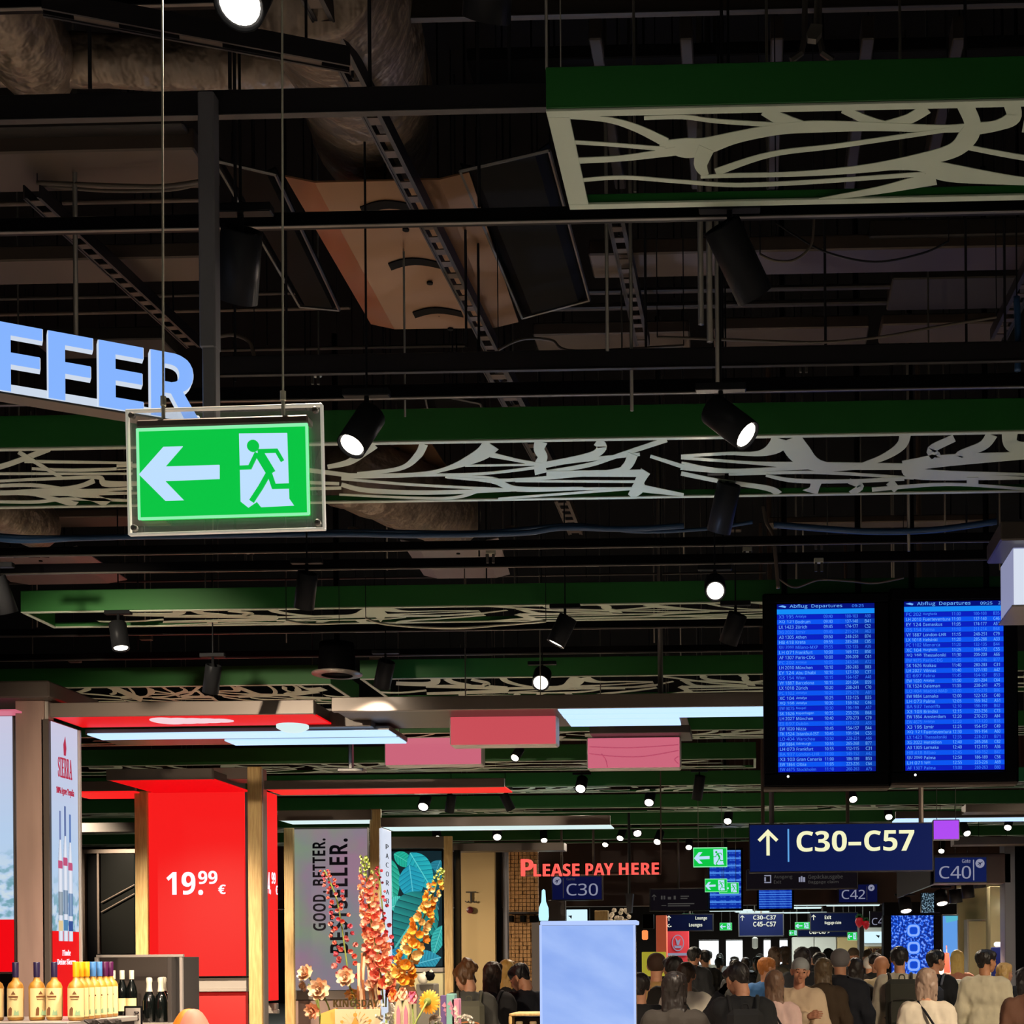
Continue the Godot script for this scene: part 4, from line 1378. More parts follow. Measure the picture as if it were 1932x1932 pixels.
func boards() -> void:
	var d := 7.7
	var codes := ["X3 195", "XQ 121", "LX 1423", "XG 2022", "A3 1305", "HB 418", "EJU 2060", "LH 071", "AF 1307", "PC 202", "LH 2010", "EY 124", "OS 154", "VY 1887", "LX 1018", "PC 1102", "XC 104", "XQ 168", "EW 9075", "SK 1626", "LH 2027", "EI 697", "EW 1020", "TK 1524", "LO 404", "EW 9884", "LH 073", "BA 937", "X3 103", "EW 1864", "EW 4675"]
	var towns := [["Antalya", "Bodrum", "Zürich", "Izmir", "Athen", "Kreta", "Milano-MXP", "Frankfurt", "Paris-CDG", "Antalya", "München", "Abu Dhabi", "Wien", "Barcelona", "Zürich", "Antalya", "Antalya", "Antalya", "Neapel", "Kopenhagen", "München", "Dublin", "Nizza", "Istanbul-IST", "Warschau", "Edinburgh", "Frankfurt", "London-LHR", "Gran Canaria", "Olbia", "Stockholm"],
		["Hurghada", "Fuerteventura", "Damaskus", "Palma", "London-LHR", "Helsinki", "Menorca", "Hurghada", "Thessaloniki", "Paris-CDG", "Krakau", "Vilnius", "Palma", "Antalya", "Dalaman", "Madrid-MAD", "Larnaka", "Palma", "Teneriffa", "Brindisi", "Amsterdam", "Antalya", "Izmir", "Fuerteventura", "Thessaloniki", "Heraklion", "Larnaka", "Bilbao", "Palma", "Split", "Palma"]]
	for k in 2:
		var bx: Array = [[1440, 1118, 1679, 1486], [1680, 1108, 1921, 1478]][k]
		var sc: Array = [[1467, 1139, 1651, 1456], [1707, 1134, 1894, 1453]][k]
		var o := thing("departure_board", ["blue departures screen in a black case, the board with the cable above it", "blue departures screen in a black case, beside the white light box"][k], "departure board", P((bx[0] + bx[2]) * 0.5, bx[3], d))
		var s := ST()
		pb(s, bx[0], bx[1], bx[2], bx[3], d + 0.02, 0.12, 0.008)
		part(o, "case", s, M.black)
		s = ST()
		for q in [[bx[0] + 2, bx[1] + 2, bx[2] - 2, sc[1] - 3], [bx[0] + 2, sc[3] + 3, bx[2] - 2, bx[3] - 4], [bx[0] + 2, sc[1] - 3, sc[0] - 3, sc[3] + 3], [sc[2] + 3, sc[1] - 3, bx[2] - 2, sc[3] + 3]]:
			pb(s, q[0], q[1], q[2], q[3], d, 0.03, 0.004)
		part(o, "bezel", s, M.rail)
		s = ST()
		pb(s, bx[0] + 1, bx[3] - 3, bx[2] - 1, bx[3] + 3, d + 0.01, 0.1, 0.003)
		part(o, "lower_trim", s, M.duct)
		var im := Image.create(64, 660, false, Image.FORMAT_RGB8)
		for y in 660:
			var row := y / 20
			var c := Color("0a1fc0") if row % 2 == 0 else Color("0b55f2")
			if row == 0:
				c = Color("041078")
			elif row == 1:
				c = Color("128cf8")
			elif y % 20 == 0:
				c = c.darkened(0.35)
			for x in 64:
				var cc := c
				if k == 0 and x > 40 and row > 1:      # the edge pixels of this panel are dimmer
					cc = c.darkened(0.012 * (x - 40))
				im.set_pixel(x, y, cc)
		var scr := part(o, "screen", puv(sc[0], sc[1], sc[2], sc[3], d + 0.012), printed("screen_%d" % k, im, 1.0))
		var r := rect(sc[0], sc[1], sc[2], sc[3], d + 0.008)
		var rh: float = r[2] / 33.0
		var left: float = r[0].x - r[1] * 0.5
		var topy: float = r[0].y + r[2] * 0.5
		if not M.has("screen_text"):
			glow("screen_text", "6fb4ff", 1.0)
			glow("screen_text_dim", "3f86ff", 1.0)
		s = ST()
		var zt := Transform3D(Basis.IDENTITY, Vector3(left, topy, -d - 0.006))
		plate(s, PackedVector2Array([Vector2(0.008, -0.012), Vector2(0.045, -0.020), Vector2(0.05, -0.012), Vector2(0.03, -0.006)]), 0.001, zt)
		part(scr, "plane_icon", s, M.screen_text)
		text(scr, "screen_text", "Abflug  Departures", Vector3(left + r[1] * 0.4, topy - rh * 0.5, -d - 0.006), r[1] * 0.54, rh * 0.85, M.screen_text, "Droid Sans", 400, 0.001)
		text(scr, "screen_text", "09:25", Vector3(left + r[1] * 0.83, topy - rh * 0.5, -d - 0.006), r[1] * 0.12, rh * 0.55, M.screen_text_dim if k == 0 else M.screen_text, "Droid Sans", 400, 0.001)
		if k == 1:
			text(scr, "screen_text", "2", Vector3(left + r[1] * 0.96, topy - rh * 0.5, -d - 0.006), 0, rh * 0.55, M.screen_text, "Droid Sans", 400, 0.001)
		for i in 31:
			var y := topy - rh * (i + 2.5)
			var mins := 580 + i * 3 if k == 0 else 660 + i * 4
			var hh := "%02d:%02d" % [mins / 60, mins % 60 / 5 * 5]
			var gate: String = ["A", "B", "C"][(i * 7 + k) % 3] + str(30 + (i * 11 + k * 5) % 57)
			var desk := "%d-%d" % [100 + (i * 37) % 190, 103 + (i * 37) % 190]
			for c in [[codes[(i + k * 9) % 31], 0.02, 0.15], [towns[k][i], 0.19, 0.0], [hh, 0.48, 0.09], [desk, 0.70, 0.13], [gate, 0.90, 0.06]]:
				var t := text(scr, "screen_text", c[0], Vector3(0, y, -d - 0.006), r[1] * c[2], rh * 0.62, M.screen_text if i % 3 else M.screen_text_dim, "Droid Sans", 400, 0.001)
				var wd: float = t.mesh.get_aabb().size.x * t.transform.basis.x.length()
				t.position.x += left + r[1] * c[1] + wd * 0.5
		s = ST()
		lathe(s, [Vector2(0, 0), Vector2(0.007, 0), Vector2(0.006, 0.004), Vector2(0, 0.005)], 10, Transform3D(Basis(Vector3.RIGHT, PI / 2), P(bx[0] + 47, sc[3] + 9, d - 0.002)))
		part(o, "status_light", s, M.led_white)
		s = ST()
		for x in [bx[0] + 40, bx[2] - 60]:
			var p := P(x, bx[1] + 4, d + 0.08)
			tube(s, [p, Vector3(p.x, 5.9, p.z)], 0.016, 8)
		part(o, "hanger_pole", s, M.rail)


func sign_box(called: String, label: String, x0: float, y0: float, x1: float, y1: float, d: float, m: Material, rods := [], rod_top := 5.9) -> Node3D:
	var o := thing(called, label, "sign", P((x0 + x1) * 0.5, y1, d))
	var s := ST()
	pb(s, x0, y0, x1, y1, d, 0.08, 0.004)
	part(o, "panel", s, m)
	s = ST()
	for q in [[x0 - 1, y0 - 1, x1 + 1, y0 + 1], [x0 - 1, y1 - 1, x1 + 1, y1 + 1], [x0 - 1, y0, x0 + 1, y1], [x1 - 1, y0, x1 + 1, y1]]:
		pb(s, q[0], q[1], q[2], q[3], d - 0.004, 0.09, 0.001)
	part(o, "frame", s, M.rail_grey)
	for x in rods:
		s = ST()
		var p := P(x, y0, d + 0.04)
		tube(s, [p, Vector3(p.x, rod_top, p.z)], 0.018, 8)
		part(o, "pole", s, M.duct)
	return o


func pbar(o: Node3D, called: String, x0: float, y0: float, x1: float, y1: float, d: float, m: Material) -> void:
	var s := ST()
	pb(s, x0, y0, x1, y1, d, 0.004, 0.0)
	part(o, called, s, m)


func plane_badge(o: Node3D, x: float, y: float, r: float, d: float, m: Material) -> void:
	var c := P(x, y, d)
	var k := d / F
	var s := ST()
	plate(s, disc(Vector2.ZERO, r * k, 20), 0.004, Transform3D(Basis.IDENTITY, c))
	part(o, "plane_badge", s, m)
	s = ST()
	var q := r * k
	var z := Transform3D(Basis(Vector3.BACK, 0.5), c + Vector3(0, 0, 0.004))
	plate(s, PackedVector2Array([Vector2(-0.6, 0.08), Vector2(-0.6, -0.06), Vector2(0.62, -0.06), Vector2(0.7, 0.04), Vector2(0.55, 0.1)].map(func(v): return v * q)), 0.002, z)
	plate(s, PackedVector2Array([Vector2(-0.05, 0.0), Vector2(-0.42, -0.5), Vector2(-0.26, -0.5), Vector2(0.3, 0.0)].map(func(v): return v * q)), 0.002, z)
	plate(s, PackedVector2Array([Vector2(-0.05, 0.02), Vector2(-0.36, 0.42), Vector2(-0.22, 0.42), Vector2(0.26, 0.04)].map(func(v): return v * q)), 0.002, z)
	part(o, "plane_icon", s, M.navy_dim)


func gate_signs() -> void:
	var d := 10.0
	var o := sign_box("gate_sign", "navy gate sign reading C30-C57 with a cream arrow, under the departure boards", 1414, 1554, 1760, 1644, d, M.navy, [1456, 1738])
	ptext(o, "sign_text", "C30–C57", 1503, 1567, 1725, 1606, d - 0.008, M.sign_text, "Droid Sans", 700)
	var s := arrow_up(P(1449, 1590, d - 0.008), 48.0 / F * d)
	part(o, "arrow", s, M.sign_text)
	glow("divider", "5fa4e6", 1.0)
	pbar(o, "divider", 1486, 1564, 1489, 1626, d - 0.006, M.divider)
	d = 14.0
	mk("sign_dark", "0c0a0e", 0.5, 0.0, 0.4, "19151c")
	M.sign_dark.metallic_specular = 0.08
	o = sign_box("direction_sign", "dark unlit sign for exit and baggage claim, just below the navy gate sign", 1408, 1640, 1618, 1677, d, M.sign_dark, [1440, 1600])
	ptext(o, "sign_text", "Ausgang", 1460, 1651, 1495, 1659, d - 0.008, M.sign_faint)
	ptext(o, "sign_text", "Exit", 1460, 1661, 1474, 1667, d - 0.008, M.sign_faint)
	ptext(o, "sign_text", "Gepäckausgabe", 1525, 1650, 1590, 1660, d - 0.008, M.sign_faint)
	ptext(o, "sign_text", "Baggage claim", 1525, 1661, 1582, 1668, d - 0.008, M.sign_faint)
	s = ST()
	for q in [[1442, 1651, 1455, 1653], [1442, 1664, 1455, 1666], [1453, 1651, 1455, 1666], [1442, 1655, 1445, 1663], [1507, 1655, 1510, 1664], [1511, 1653, 1514, 1664], [1515, 1655, 1519, 1664]]:
		pb(s, q[0], q[1], q[2], q[3], d - 0.006, 0.004, 0.0)
	part(o, "pictogram", s, M.sign_dim)
	# gate signs on the bulkhead
	d = 22.0
	o = sign_box("gate_sign", "navy gate sign C30 with a plane badge, under the red neon words", 1041, 1653, 1136, 1698, d, M.navy_dim, [1060, 1120])
	ptext(o, "sign_text", "C30", 1069, 1667, 1128, 1690, d - 0.01, M.sign_dim)
	ptext(o, "sign_text", "Gate", 1069, 1656, 1085, 1661, d - 0.01, M.sign_faint)
	pbar(o, "divider", 1062, 1657, 1063, 1694, d - 0.006, M.sign_faint)
	plane_badge(o, 1051, 1662, 8, d - 0.01, M.sign_dim)
	d = 17.5
	s = ST()
	pb(s, 1756, 1610, 1908, 1667, d + 0.1, 0.3, 0.01)
	single("shop_fascia", s, M.bulkhead, "brown shop fascia board that carries the C40 sign", "fascia")
	o = sign_box("gate_sign", "navy gate sign C40 with a plane badge, on the brown shop fascia", 1763, 1617, 1862, 1665, d, M.navy, [])
	ptext(o, "sign_text", "C40", 1772, 1634, 1832, 1658, d - 0.01, M.sign_dim)
	ptext(o, "sign_text", "Gate", 1815, 1621, 1831, 1628, d - 0.01, M.sign_dim)
	pbar(o, "divider", 1836, 1622, 1838, 1661, d - 0.006, M.sign_dim)
	plane_badge(o, 1849, 1629, 8.5, d - 0.01, M.sign_dim)
	d = 25.7
	o = sign_box("gate_sign", "gate sign C42 on the maroon bulkhead, partly hidden by the dark exit sign", 1582, 1668, 1656, 1703, d, M.navy_dim, [])
	ptext(o, "sign_text", "C42", 1588, 1679, 1632, 1696, d - 0.01, M.sign_dim)
	pbar(o, "divider", 1635, 1672, 1636, 1698, d - 0.006, M.sign_faint)
	plane_badge(o, 1644, 1675, 6, d - 0.01, M.sign_dim)
	d = 29.0
	o = sign_box("gate_sign", "black gate sign C4 something half hidden behind the black screen frame", 1642, 1720, 1676, 1748, d, M.sign_dark, [1650], 4.2)
	ptext(o, "sign_text", "C4", 1645, 1732, 1667, 1745, d - 0.01, M.sign_dim)
	d = 23.5
	o = sign_box("direction_sign", "dark unlit direction sign with small pictograms left of the blue far screens", 1226, 1677, 1336, 1718, d, M.sign_dark, [1280])
	s = arrow_up(P(1234, 1693, d - 0.01), 11.0 / F * d)
	part(o, "arrow", s, M.sign_faint)
	s = ST()
	for q in [[1247, 1690, 1250, 1697], [1252, 1690, 1255, 1697], [1260, 1692, 1266, 1697], [1271, 1690, 1275, 1697], [1284, 1690, 1300, 1692], [1284, 1694, 1297, 1696], [1248, 1708, 1257, 1709], [1260, 1704, 1310, 1706], [1260, 1708, 1302, 1710]]:
		pb(s, q[0], q[1], q[2], q[3], d - 0.006, 0.004, 0.0)
	part(o, "pictogram", s, M.sign_faint)
	small_exit("green exit sign with white running figure, the upper one beside the far blue screens", 1308, 1599, 1372, 1636, 18.0, 0.5)
	small_exit("green exit sign with white running figure below the upper far one", 1330, 1658, 1372, 1683, 22.0, 0.8)
	small_exit("small green exit sign overlapping the lower right of another one", 1357, 1665, 1394, 1686, 23.0, 0.8)
	for q in [[1287, 1724, 1310, 1741, 33.0, "bluish one on the lounge sign"], [1358, 1741, 1381, 1755, 36.0, "over the widest bright window"], [1394, 1756, 1413, 1765, 40.0, "lowest one, over the narrow bright windows"],
			[1500, 1740, 1529, 1753, 38.0, "left of the blue baggage sign"], [1568, 1723, 1595, 1738, 33.0, "on the blue baggage sign"], [1489, 1755, 1505, 1765, 42.0, "at the start of the pale wall"], [1599, 1759, 1617, 1774, 34.0, "next to the dark slim pillar"]]:
		small_exit("tiny green exit sign in the gate hall, " + q[5], q[0], q[1], q[2], q[3], q[4], 0.6)
	# far blue screens
	var im := Image.create(48, 96, false, Image.FORMAT_RGB8)
	for y in 96:
		for x in 48:
			var c := Color("0c2fa8")
			if y % 12 < 3:
				c = Color("4f8ff0")
			elif y % 6 > 3 and (x * 7 + y * 3) % 5 < 3 and (x / 5) % 3 != 2:
				c = Color("3f7be0")
			im.set_pixel(x, y, c)
	var bm := printed("far_screen", im, 0.9)
	for q in [["tall far blue departures screen behind the green exit signs", 1339, 1604, 1398, 1714, 24.0], ["short far blue departures screen below the dark exit sign", 1432, 1678, 1494, 1714, 24.0]]:
		o = thing("departure_board", q[0], "departure board", P((q[1] + q[3]) * 0.5, q[4], q[5]))
		s = ST()
		pb(s, q[1] - 4, q[2] - 4, q[3] + 4, q[4] + 4, q[5] + 0.01, 0.12, 0.01)
		part(o, "case", s, M.black)
		part(o, "screen", puv(q[1], q[2], q[3], q[4], q[5]), bm)
		s = ST()
		var p := P((q[1] + q[3]) * 0.5, q[2], q[5] + 0.05)
		tube(s, [p, Vector3(p.x, 5.9, p.z)], 0.03, 8)
		part(o, "pole", s, M.rail)
	# overhead signs of the gate hall
	mk("hall_navy", "0b0f26", 0.5, 0.0, 0.5, "0a1232")
	M.hall_navy.metallic_specular = 0.08
	glow("hall_text", "e8ead8", 1.0)
	for q in [
		["hall_sign", "lit hall sign with lounge arrows above the red poster", 1257, 1725, 1345, 1756, 30.0, [["↑", 1258, 1728, 1266, 1737], ["Lounge", 1312, 1729, 1334, 1737], ["←", 1258, 1743, 1267, 1750], ["Lounges", 1300, 1742, 1325, 1750]]],
		["hall_sign", "lit hall sign listing C30-C37 and C45-C57", 1394, 1724, 1478, 1766, 31.0, [["↑", 1397, 1727, 1404, 1737], ["C30–C37", 1421, 1727, 1464, 1735], ["C45–C57", 1421, 1739, 1464, 1748]]],
		["hall_sign", "lit blue hall sign with baggage and exit lines left of the red hanging decoration", 1529, 1722, 1618, 1757, 31.5, [["↑", 1531, 1726, 1539, 1736], ["Exit", 1556, 1727, 1568, 1734], ["Baggage claim", 1556, 1738, 1587, 1745]]],
		["hall_sign", "narrow hall sign reading C45-C47 above the pale wall", 1505, 1754, 1598, 1767, 33.0, [["C45–C47 >", 1527, 1756, 1565, 1762]]],
	]:
		o = sign_box(q[0], q[1], q[2], q[3], q[4], q[5], q[6], M.hall_navy, [(q[2] + q[4]) * 0.5], 4.2)
		for t in q[7]:
			if t[0] == "↑":
				part(o, "arrow", arrow_up(P((t[1] + t[3]) * 0.5, (t[2] + t[4]) * 0.5, q[6] - 0.01), 10.0 / F * q[6]), M.hall_text)
			else:
				ptext(o, "sign_text", t[0] if t[0] != "←" else "<-", t[1], t[2], t[3], t[4], q[6] - 0.01, M.hall_text, "Droid Sans", 700)
	# red neon words
	d = 14.0
	o = thing("neon_sign", "red neon letters reading PLEASE PAY HERE on a thin metal frame", "neon sign", P(1112, 1653, d))
	ptext(o, "letter", "P", 983, 1621, 1006, 1653, d, M.neon, "Droid Sans", 700, 0.03)
	for q in [["LEASE", 1007, 1630, 1093, 1653], ["PAY", 1105, 1629, 1157, 1651], ["HERE", 1168, 1628, 1243, 1650]]:
		ptext(o, "letter", q[0], q[1], q[2], q[3], q[4], d, M.neon, "Droid Sans", 700, 0.03)
	s = ST()
	tube(s, [P(1247, 1590, d + 0.03), P(1247, 1649, d + 0.03), P(984, 1652, d + 0.03)], 0.008, 6)
	tube(s, [P(1247, 1590, d + 0.03), Vector3(P(1247, 1590, d).x, 5.9, -d - 0.03)], 0.008, 6)
	part(o, "metal_frame", s, M.cable)


func hanging_boxes() -> void:
	var o: Node3D
	var s: SurfaceTool
	var k := 0
	for q in [
		["pink lit hanging box, the top one in front of the light strips", 848, 1338, 1050, 1406, 9.3, "salmon"],
		["pink lit hanging box behind the top one, between the light strips and the red header", 725, 1390, 909, 1444, 10.8, "pink_lit"],
		["pink lit hanging box with wavy print right of the others", 1107, 1390, 1284, 1450, 10.2, "pink_lit"],
		["violet lit hanging box beside the navy gate sign", 1760, 1546, 1811, 1585, 14.5, "violet"],
	]:
		o = thing("light_box", q[0], "light box", P((q[1] + q[3]) * 0.5, q[4], q[5]))
		var t: float = 0.14 if k < 3 else 0.08
		s = ST()
		pb(s, q[1], q[2], q[3], q[4], q[5] + 0.012, t, 0.01)
		part(o, "body", s, M.white_paint)
		s = ST()
		pb(s, q[1] + 2, q[2] + 2, q[3] - 2, q[4] - 2, q[5], 0.012, 0.002)
		part(o, "lit_face", s, M[q[6]])
		if k == 2:
			mk("wave", "a83c56", 0.5, 0.0, 0.8, "b04c68")
			for l in [[[1112, 1409], [1180, 1411], [1240, 1408], [1280, 1405]], [[1112, 1422], [1160, 1427], [1215, 1427], [1280, 1416]], [[1135, 1422], [1143, 1434], [1146, 1447]], [[1280, 1427], [1273, 1433], [1280, 1441]]]:
				s = ST()
				var w := []
				for p in l:
					w.append(P(p[0], p[1], q[5] - 0.001))
				tube(s, smooth(w, 6), 0.004, 4)
				part(o, "printed_wave", s, M.wave)
		s = ST()
		for u in [0.15, 0.85]:
			var p := P(lerpf(q[1], q[3], u), q[2], q[5] + t * 0.5)
			tube(s, [p, Vector3(p.x, 5.9, p.z)], 0.004, 5)
		part(o, "wire", s, M.rod)
		k += 1
	# the pale cube under a grey roof at the right edge
	o = thing("light_box", "white glowing cube under a grey roof at the edge, beside the departure boards", "light box", P(1940, 1172, 6.1))
	s = ST()
	pb(s, 1888, 979, 2320, 1016, 6.0, 0.36, 0.006)
	part(o, "roof", s, M.header_dark)
	glow("cube_side", "8e92b4", 0.9)
	s = ST()
	pb(s, 1911, 1030, 2300, 1138, 6.09, 0.3, 0.004)
	part(o, "cube_body", s, M.cube_side)
	s = ST()
	pb(s, 1913, 1032, 2300, 1137, 6.078, 0.01, 0.002)
	part(o, "lit_face", s, M.white_lit)
	s = ST()
	pb(s, 1909, 1138, 2300, 1142, 6.07, 0.34, 0.003)
	part(o, "tray", s, M.column_edge)
	s = ST()
	for u in [1925, 2200]:
		var p := P(u, 980, 6.2)
		tube(s, [p, Vector3(p.x, 5.9, p.z)], 0.006, 6)
	part(o, "rod", s, M.black)


func under(o: Node3D, called: String, x0: float, x1: float, y: float, d: float, d0: float, d1: float, m: Material) -> void:
	# a lit panel lying level: its near front edge would be seen at height y at depth d
	var h := P((x0 + x1) * 0.5, y, d).y
	var s := ST()
	box(s, Vector3((P(x0, y, d).x + P(x1, y, d).x) * 0.5, h + 0.006, -(d0 + d1) * 0.5), Vector3(P(x1, y, d).x - P(x0, y, d).x, 0.012, d1 - d0), 0.002)
	part(o, called, s, m)


func pside(px: float, y0: float, y1: float, d0: float, d1: float) -> SurfaceTool:   # an upright face looking towards +x, its near edge at px
	var a := P(px, y1, d0)
	var b := P(px, y0, d0)
	var x := P(px, (y0 + y1) * 0.5, d0).x
	return uvquad(Vector3(x, a.y, -d0), Vector3(x, a.y, -d1), Vector3(x, b.y, -d1), Vector3(x, b.y, -d0))


func upright(called: String, label: String, x0: float, y0: float, x1: float, d: float, t: float, m: Material, cat := "column") -> void:
	var r := rect(x0, y0, x1, y0 + 10, d)
	var top: float = P((x0 + x1) * 0.5, y0, d).y
	var s := ST()
	box(s, Vector3(r[0].x, top * 0.5, -d - t * 0.5), Vector3(r[1], top, t), 0.006)
	single(called, s, m, label, cat)


func art_leaf() -> Image:
	var w := 256
	var h := 512
	var im := Image.create(w, h, false, Image.FORMAT_RGB8)
	im.fill(Color("10242b"))
	# each leaf: base, tip, half width, two colours
	for l in [
		[Vector2(250, 40), Vector2(200, 150), 34, "1f6f86", "2b8fa5"], [Vector2(20, 10), Vector2(130, 70), 26, "139a86", "2fc4a8"], [Vector2(120, 60), Vector2(240, 260), 60, "0f3d48", "1d5a66"],
		[Vector2(100, 6), Vector2(215, 180), 46, "158fa6", "35c3c4"], [Vector2(0, 30), Vector2(18, 250), 34, "11806f", "40d0b0"], [Vector2(96, 60), Vector2(120, 240), 50, "1486a5", "2fb3c6"],
		[Vector2(0, 250), Vector2(90, 210), 30, "1fa79b", "6fe0d0"], [Vector2(200, 190), Vector2(20, 430), 92, "14555c", "2aa79c"], [Vector2(256, 330), Vector2(205, 470), 26, "1d8f92", "4fd0c4"],
		[Vector2(60, 420), Vector2(160, 490), 36, "1d9d9a", "58d6c6"], [Vector2(0, 440), Vector2(70, 500), 36, "196f95", "2c9cc0"], [Vector2(120, 500), Vector2(250, 470), 40, "1a7794", "41b4c9"],
	]:
		var a: Vector2 = l[0]
		var b: Vector2 = l[1]
		var t := (b - a).normalized()
		var n := Vector2(-t.y, t.x)
		var ln := a.distance_to(b)
		var x0 := int(maxf(0, minf(a.x, b.x) - l[2] * 1.25))
		var x1 := int(minf(w, maxf(a.x, b.x) + l[2] * 1.25))
		var y0 := int(maxf(0, minf(a.y, b.y) - l[2] * 1.25))
		var y1 := int(minf(h, maxf(a.y, b.y) + l[2] * 1.25))
		var c0 := Color(l[3])
		var c1 := Color(l[4])
		for y in range(y0, y1):
			for x in range(x0, x1):
				var p := Vector2(x, y) - a
				var u := p.dot(t) / ln
				var v: float = p.dot(n) / (l[2] * 1.25)
				if u < 0 or u > 1:
					continue
				var e := sin(PI * pow(u, 0.75))
				if absf(v) < e:
					var vein := fposmod(u * 9.0 - absf(v) * 1.4, 1.0)
					var c := c0.lerp(c1, clampf(0.25 + 0.6 * vein * (0.5 + 0.5 * absf(v)), 0, 1))
					if absf(v) < 0.04:
						c = c1.lightened(0.2)
					elif vein < 0.1:
						c = c0.darkened(0.25)
					im.set_pixel(x, y, c)
	return im


func art_pastel() -> Image:
	var im := Image.create(96, 256, false, Image.FORMAT_RGB8)
	var n := FastNoiseLite.new()
	n.seed = 4
	n.frequency = 0.008
	for y in 256:
		for x in 96:
			var u := n.get_noise_2d(x * 1.0, y * 0.7) * 1.3
			var v := n.get_noise_2d(x * 0.9 + 300, y * 0.8 + 90) * 1.3
			var c := Color("7d8288").lerp(Color("96768a"), clampf(0.5 + u, 0, 1)).lerp(Color("7e9274"), clampf(v + 0.35, 0, 0.8))
			im.set_pixel(x, y, c)
	return im


func art_bottles(only_sky := false) -> Image:      # the tequila poster: pale sky, agave leaves, three bottles one over another, red foot
	var w := 96
	var h := 720
	var im := Image.create(w, h, false, Image.FORMAT_RGB8)
	var n := FastNoiseLite.new()
	n.seed = 9
	n.frequency = 0.03
	for y in h:
		var v := float(y) / h
		for x in w:
			var c := Color("c9c6de").lerp(Color("b4cdea"), clampf(v * 2.2, 0, 1))
			if v > 0.5:
				var g := n.get_noise_2d(x * 1.6 + y * 0.5, y * 0.7 - x * 0.8)
				c = c.lerp(Color("5f96a0") if g > 0.0 else Color("cfdde2"), clampf((v - 0.5) * 6.0, 0, 0.75) * clampf(absf(g) * 3.5, 0, 1))
			if v > (0.795 if only_sky else 0.70):
				c = Color("f0020f")
			im.set_pixel(x, y, c)
	if only_sky:
		return im
	for b in 3:
		var cx := 30 + b * 18
		var y0: int = 198 + [14, 0, 18][b]
		for y in range(y0, 529):
			var t: float = float(y - y0) / (529 - y0)
			var hw := 3.0 if t < 0.22 else lerpf(3.0, 8.0, clampf((t - 0.22) * 6.0, 0, 1))
			for x in range(int(cx - hw), int(cx + hw)):
				var e := absf(x - cx) / hw
				var c := Color("e6e9f4").lerp(Color("aab6cc"), e * e)
				if t < 0.22:
					c = Color(["5c6ea6", "39508f", "3b5fa8"][b]).lerp(Color.WHITE, 0.2 * (1 - e))
				elif t > 0.38 and t < 0.44:
					c = Color("c0537a")
				elif t > 0.62 and t < 0.80:
					c = Color(["6f7f8c", "5d7797", "4c6fa0"][b]).lerp(Color("dfe6ee"), 0.5 * (1 - e))
				elif t > 0.84 and t < 0.92:
					c = Color(["e0c896", "4f86b4", "2f4f94"][b])
				if x > 0 and x < w:
					im.set_pixel(x, y, c)
	return im


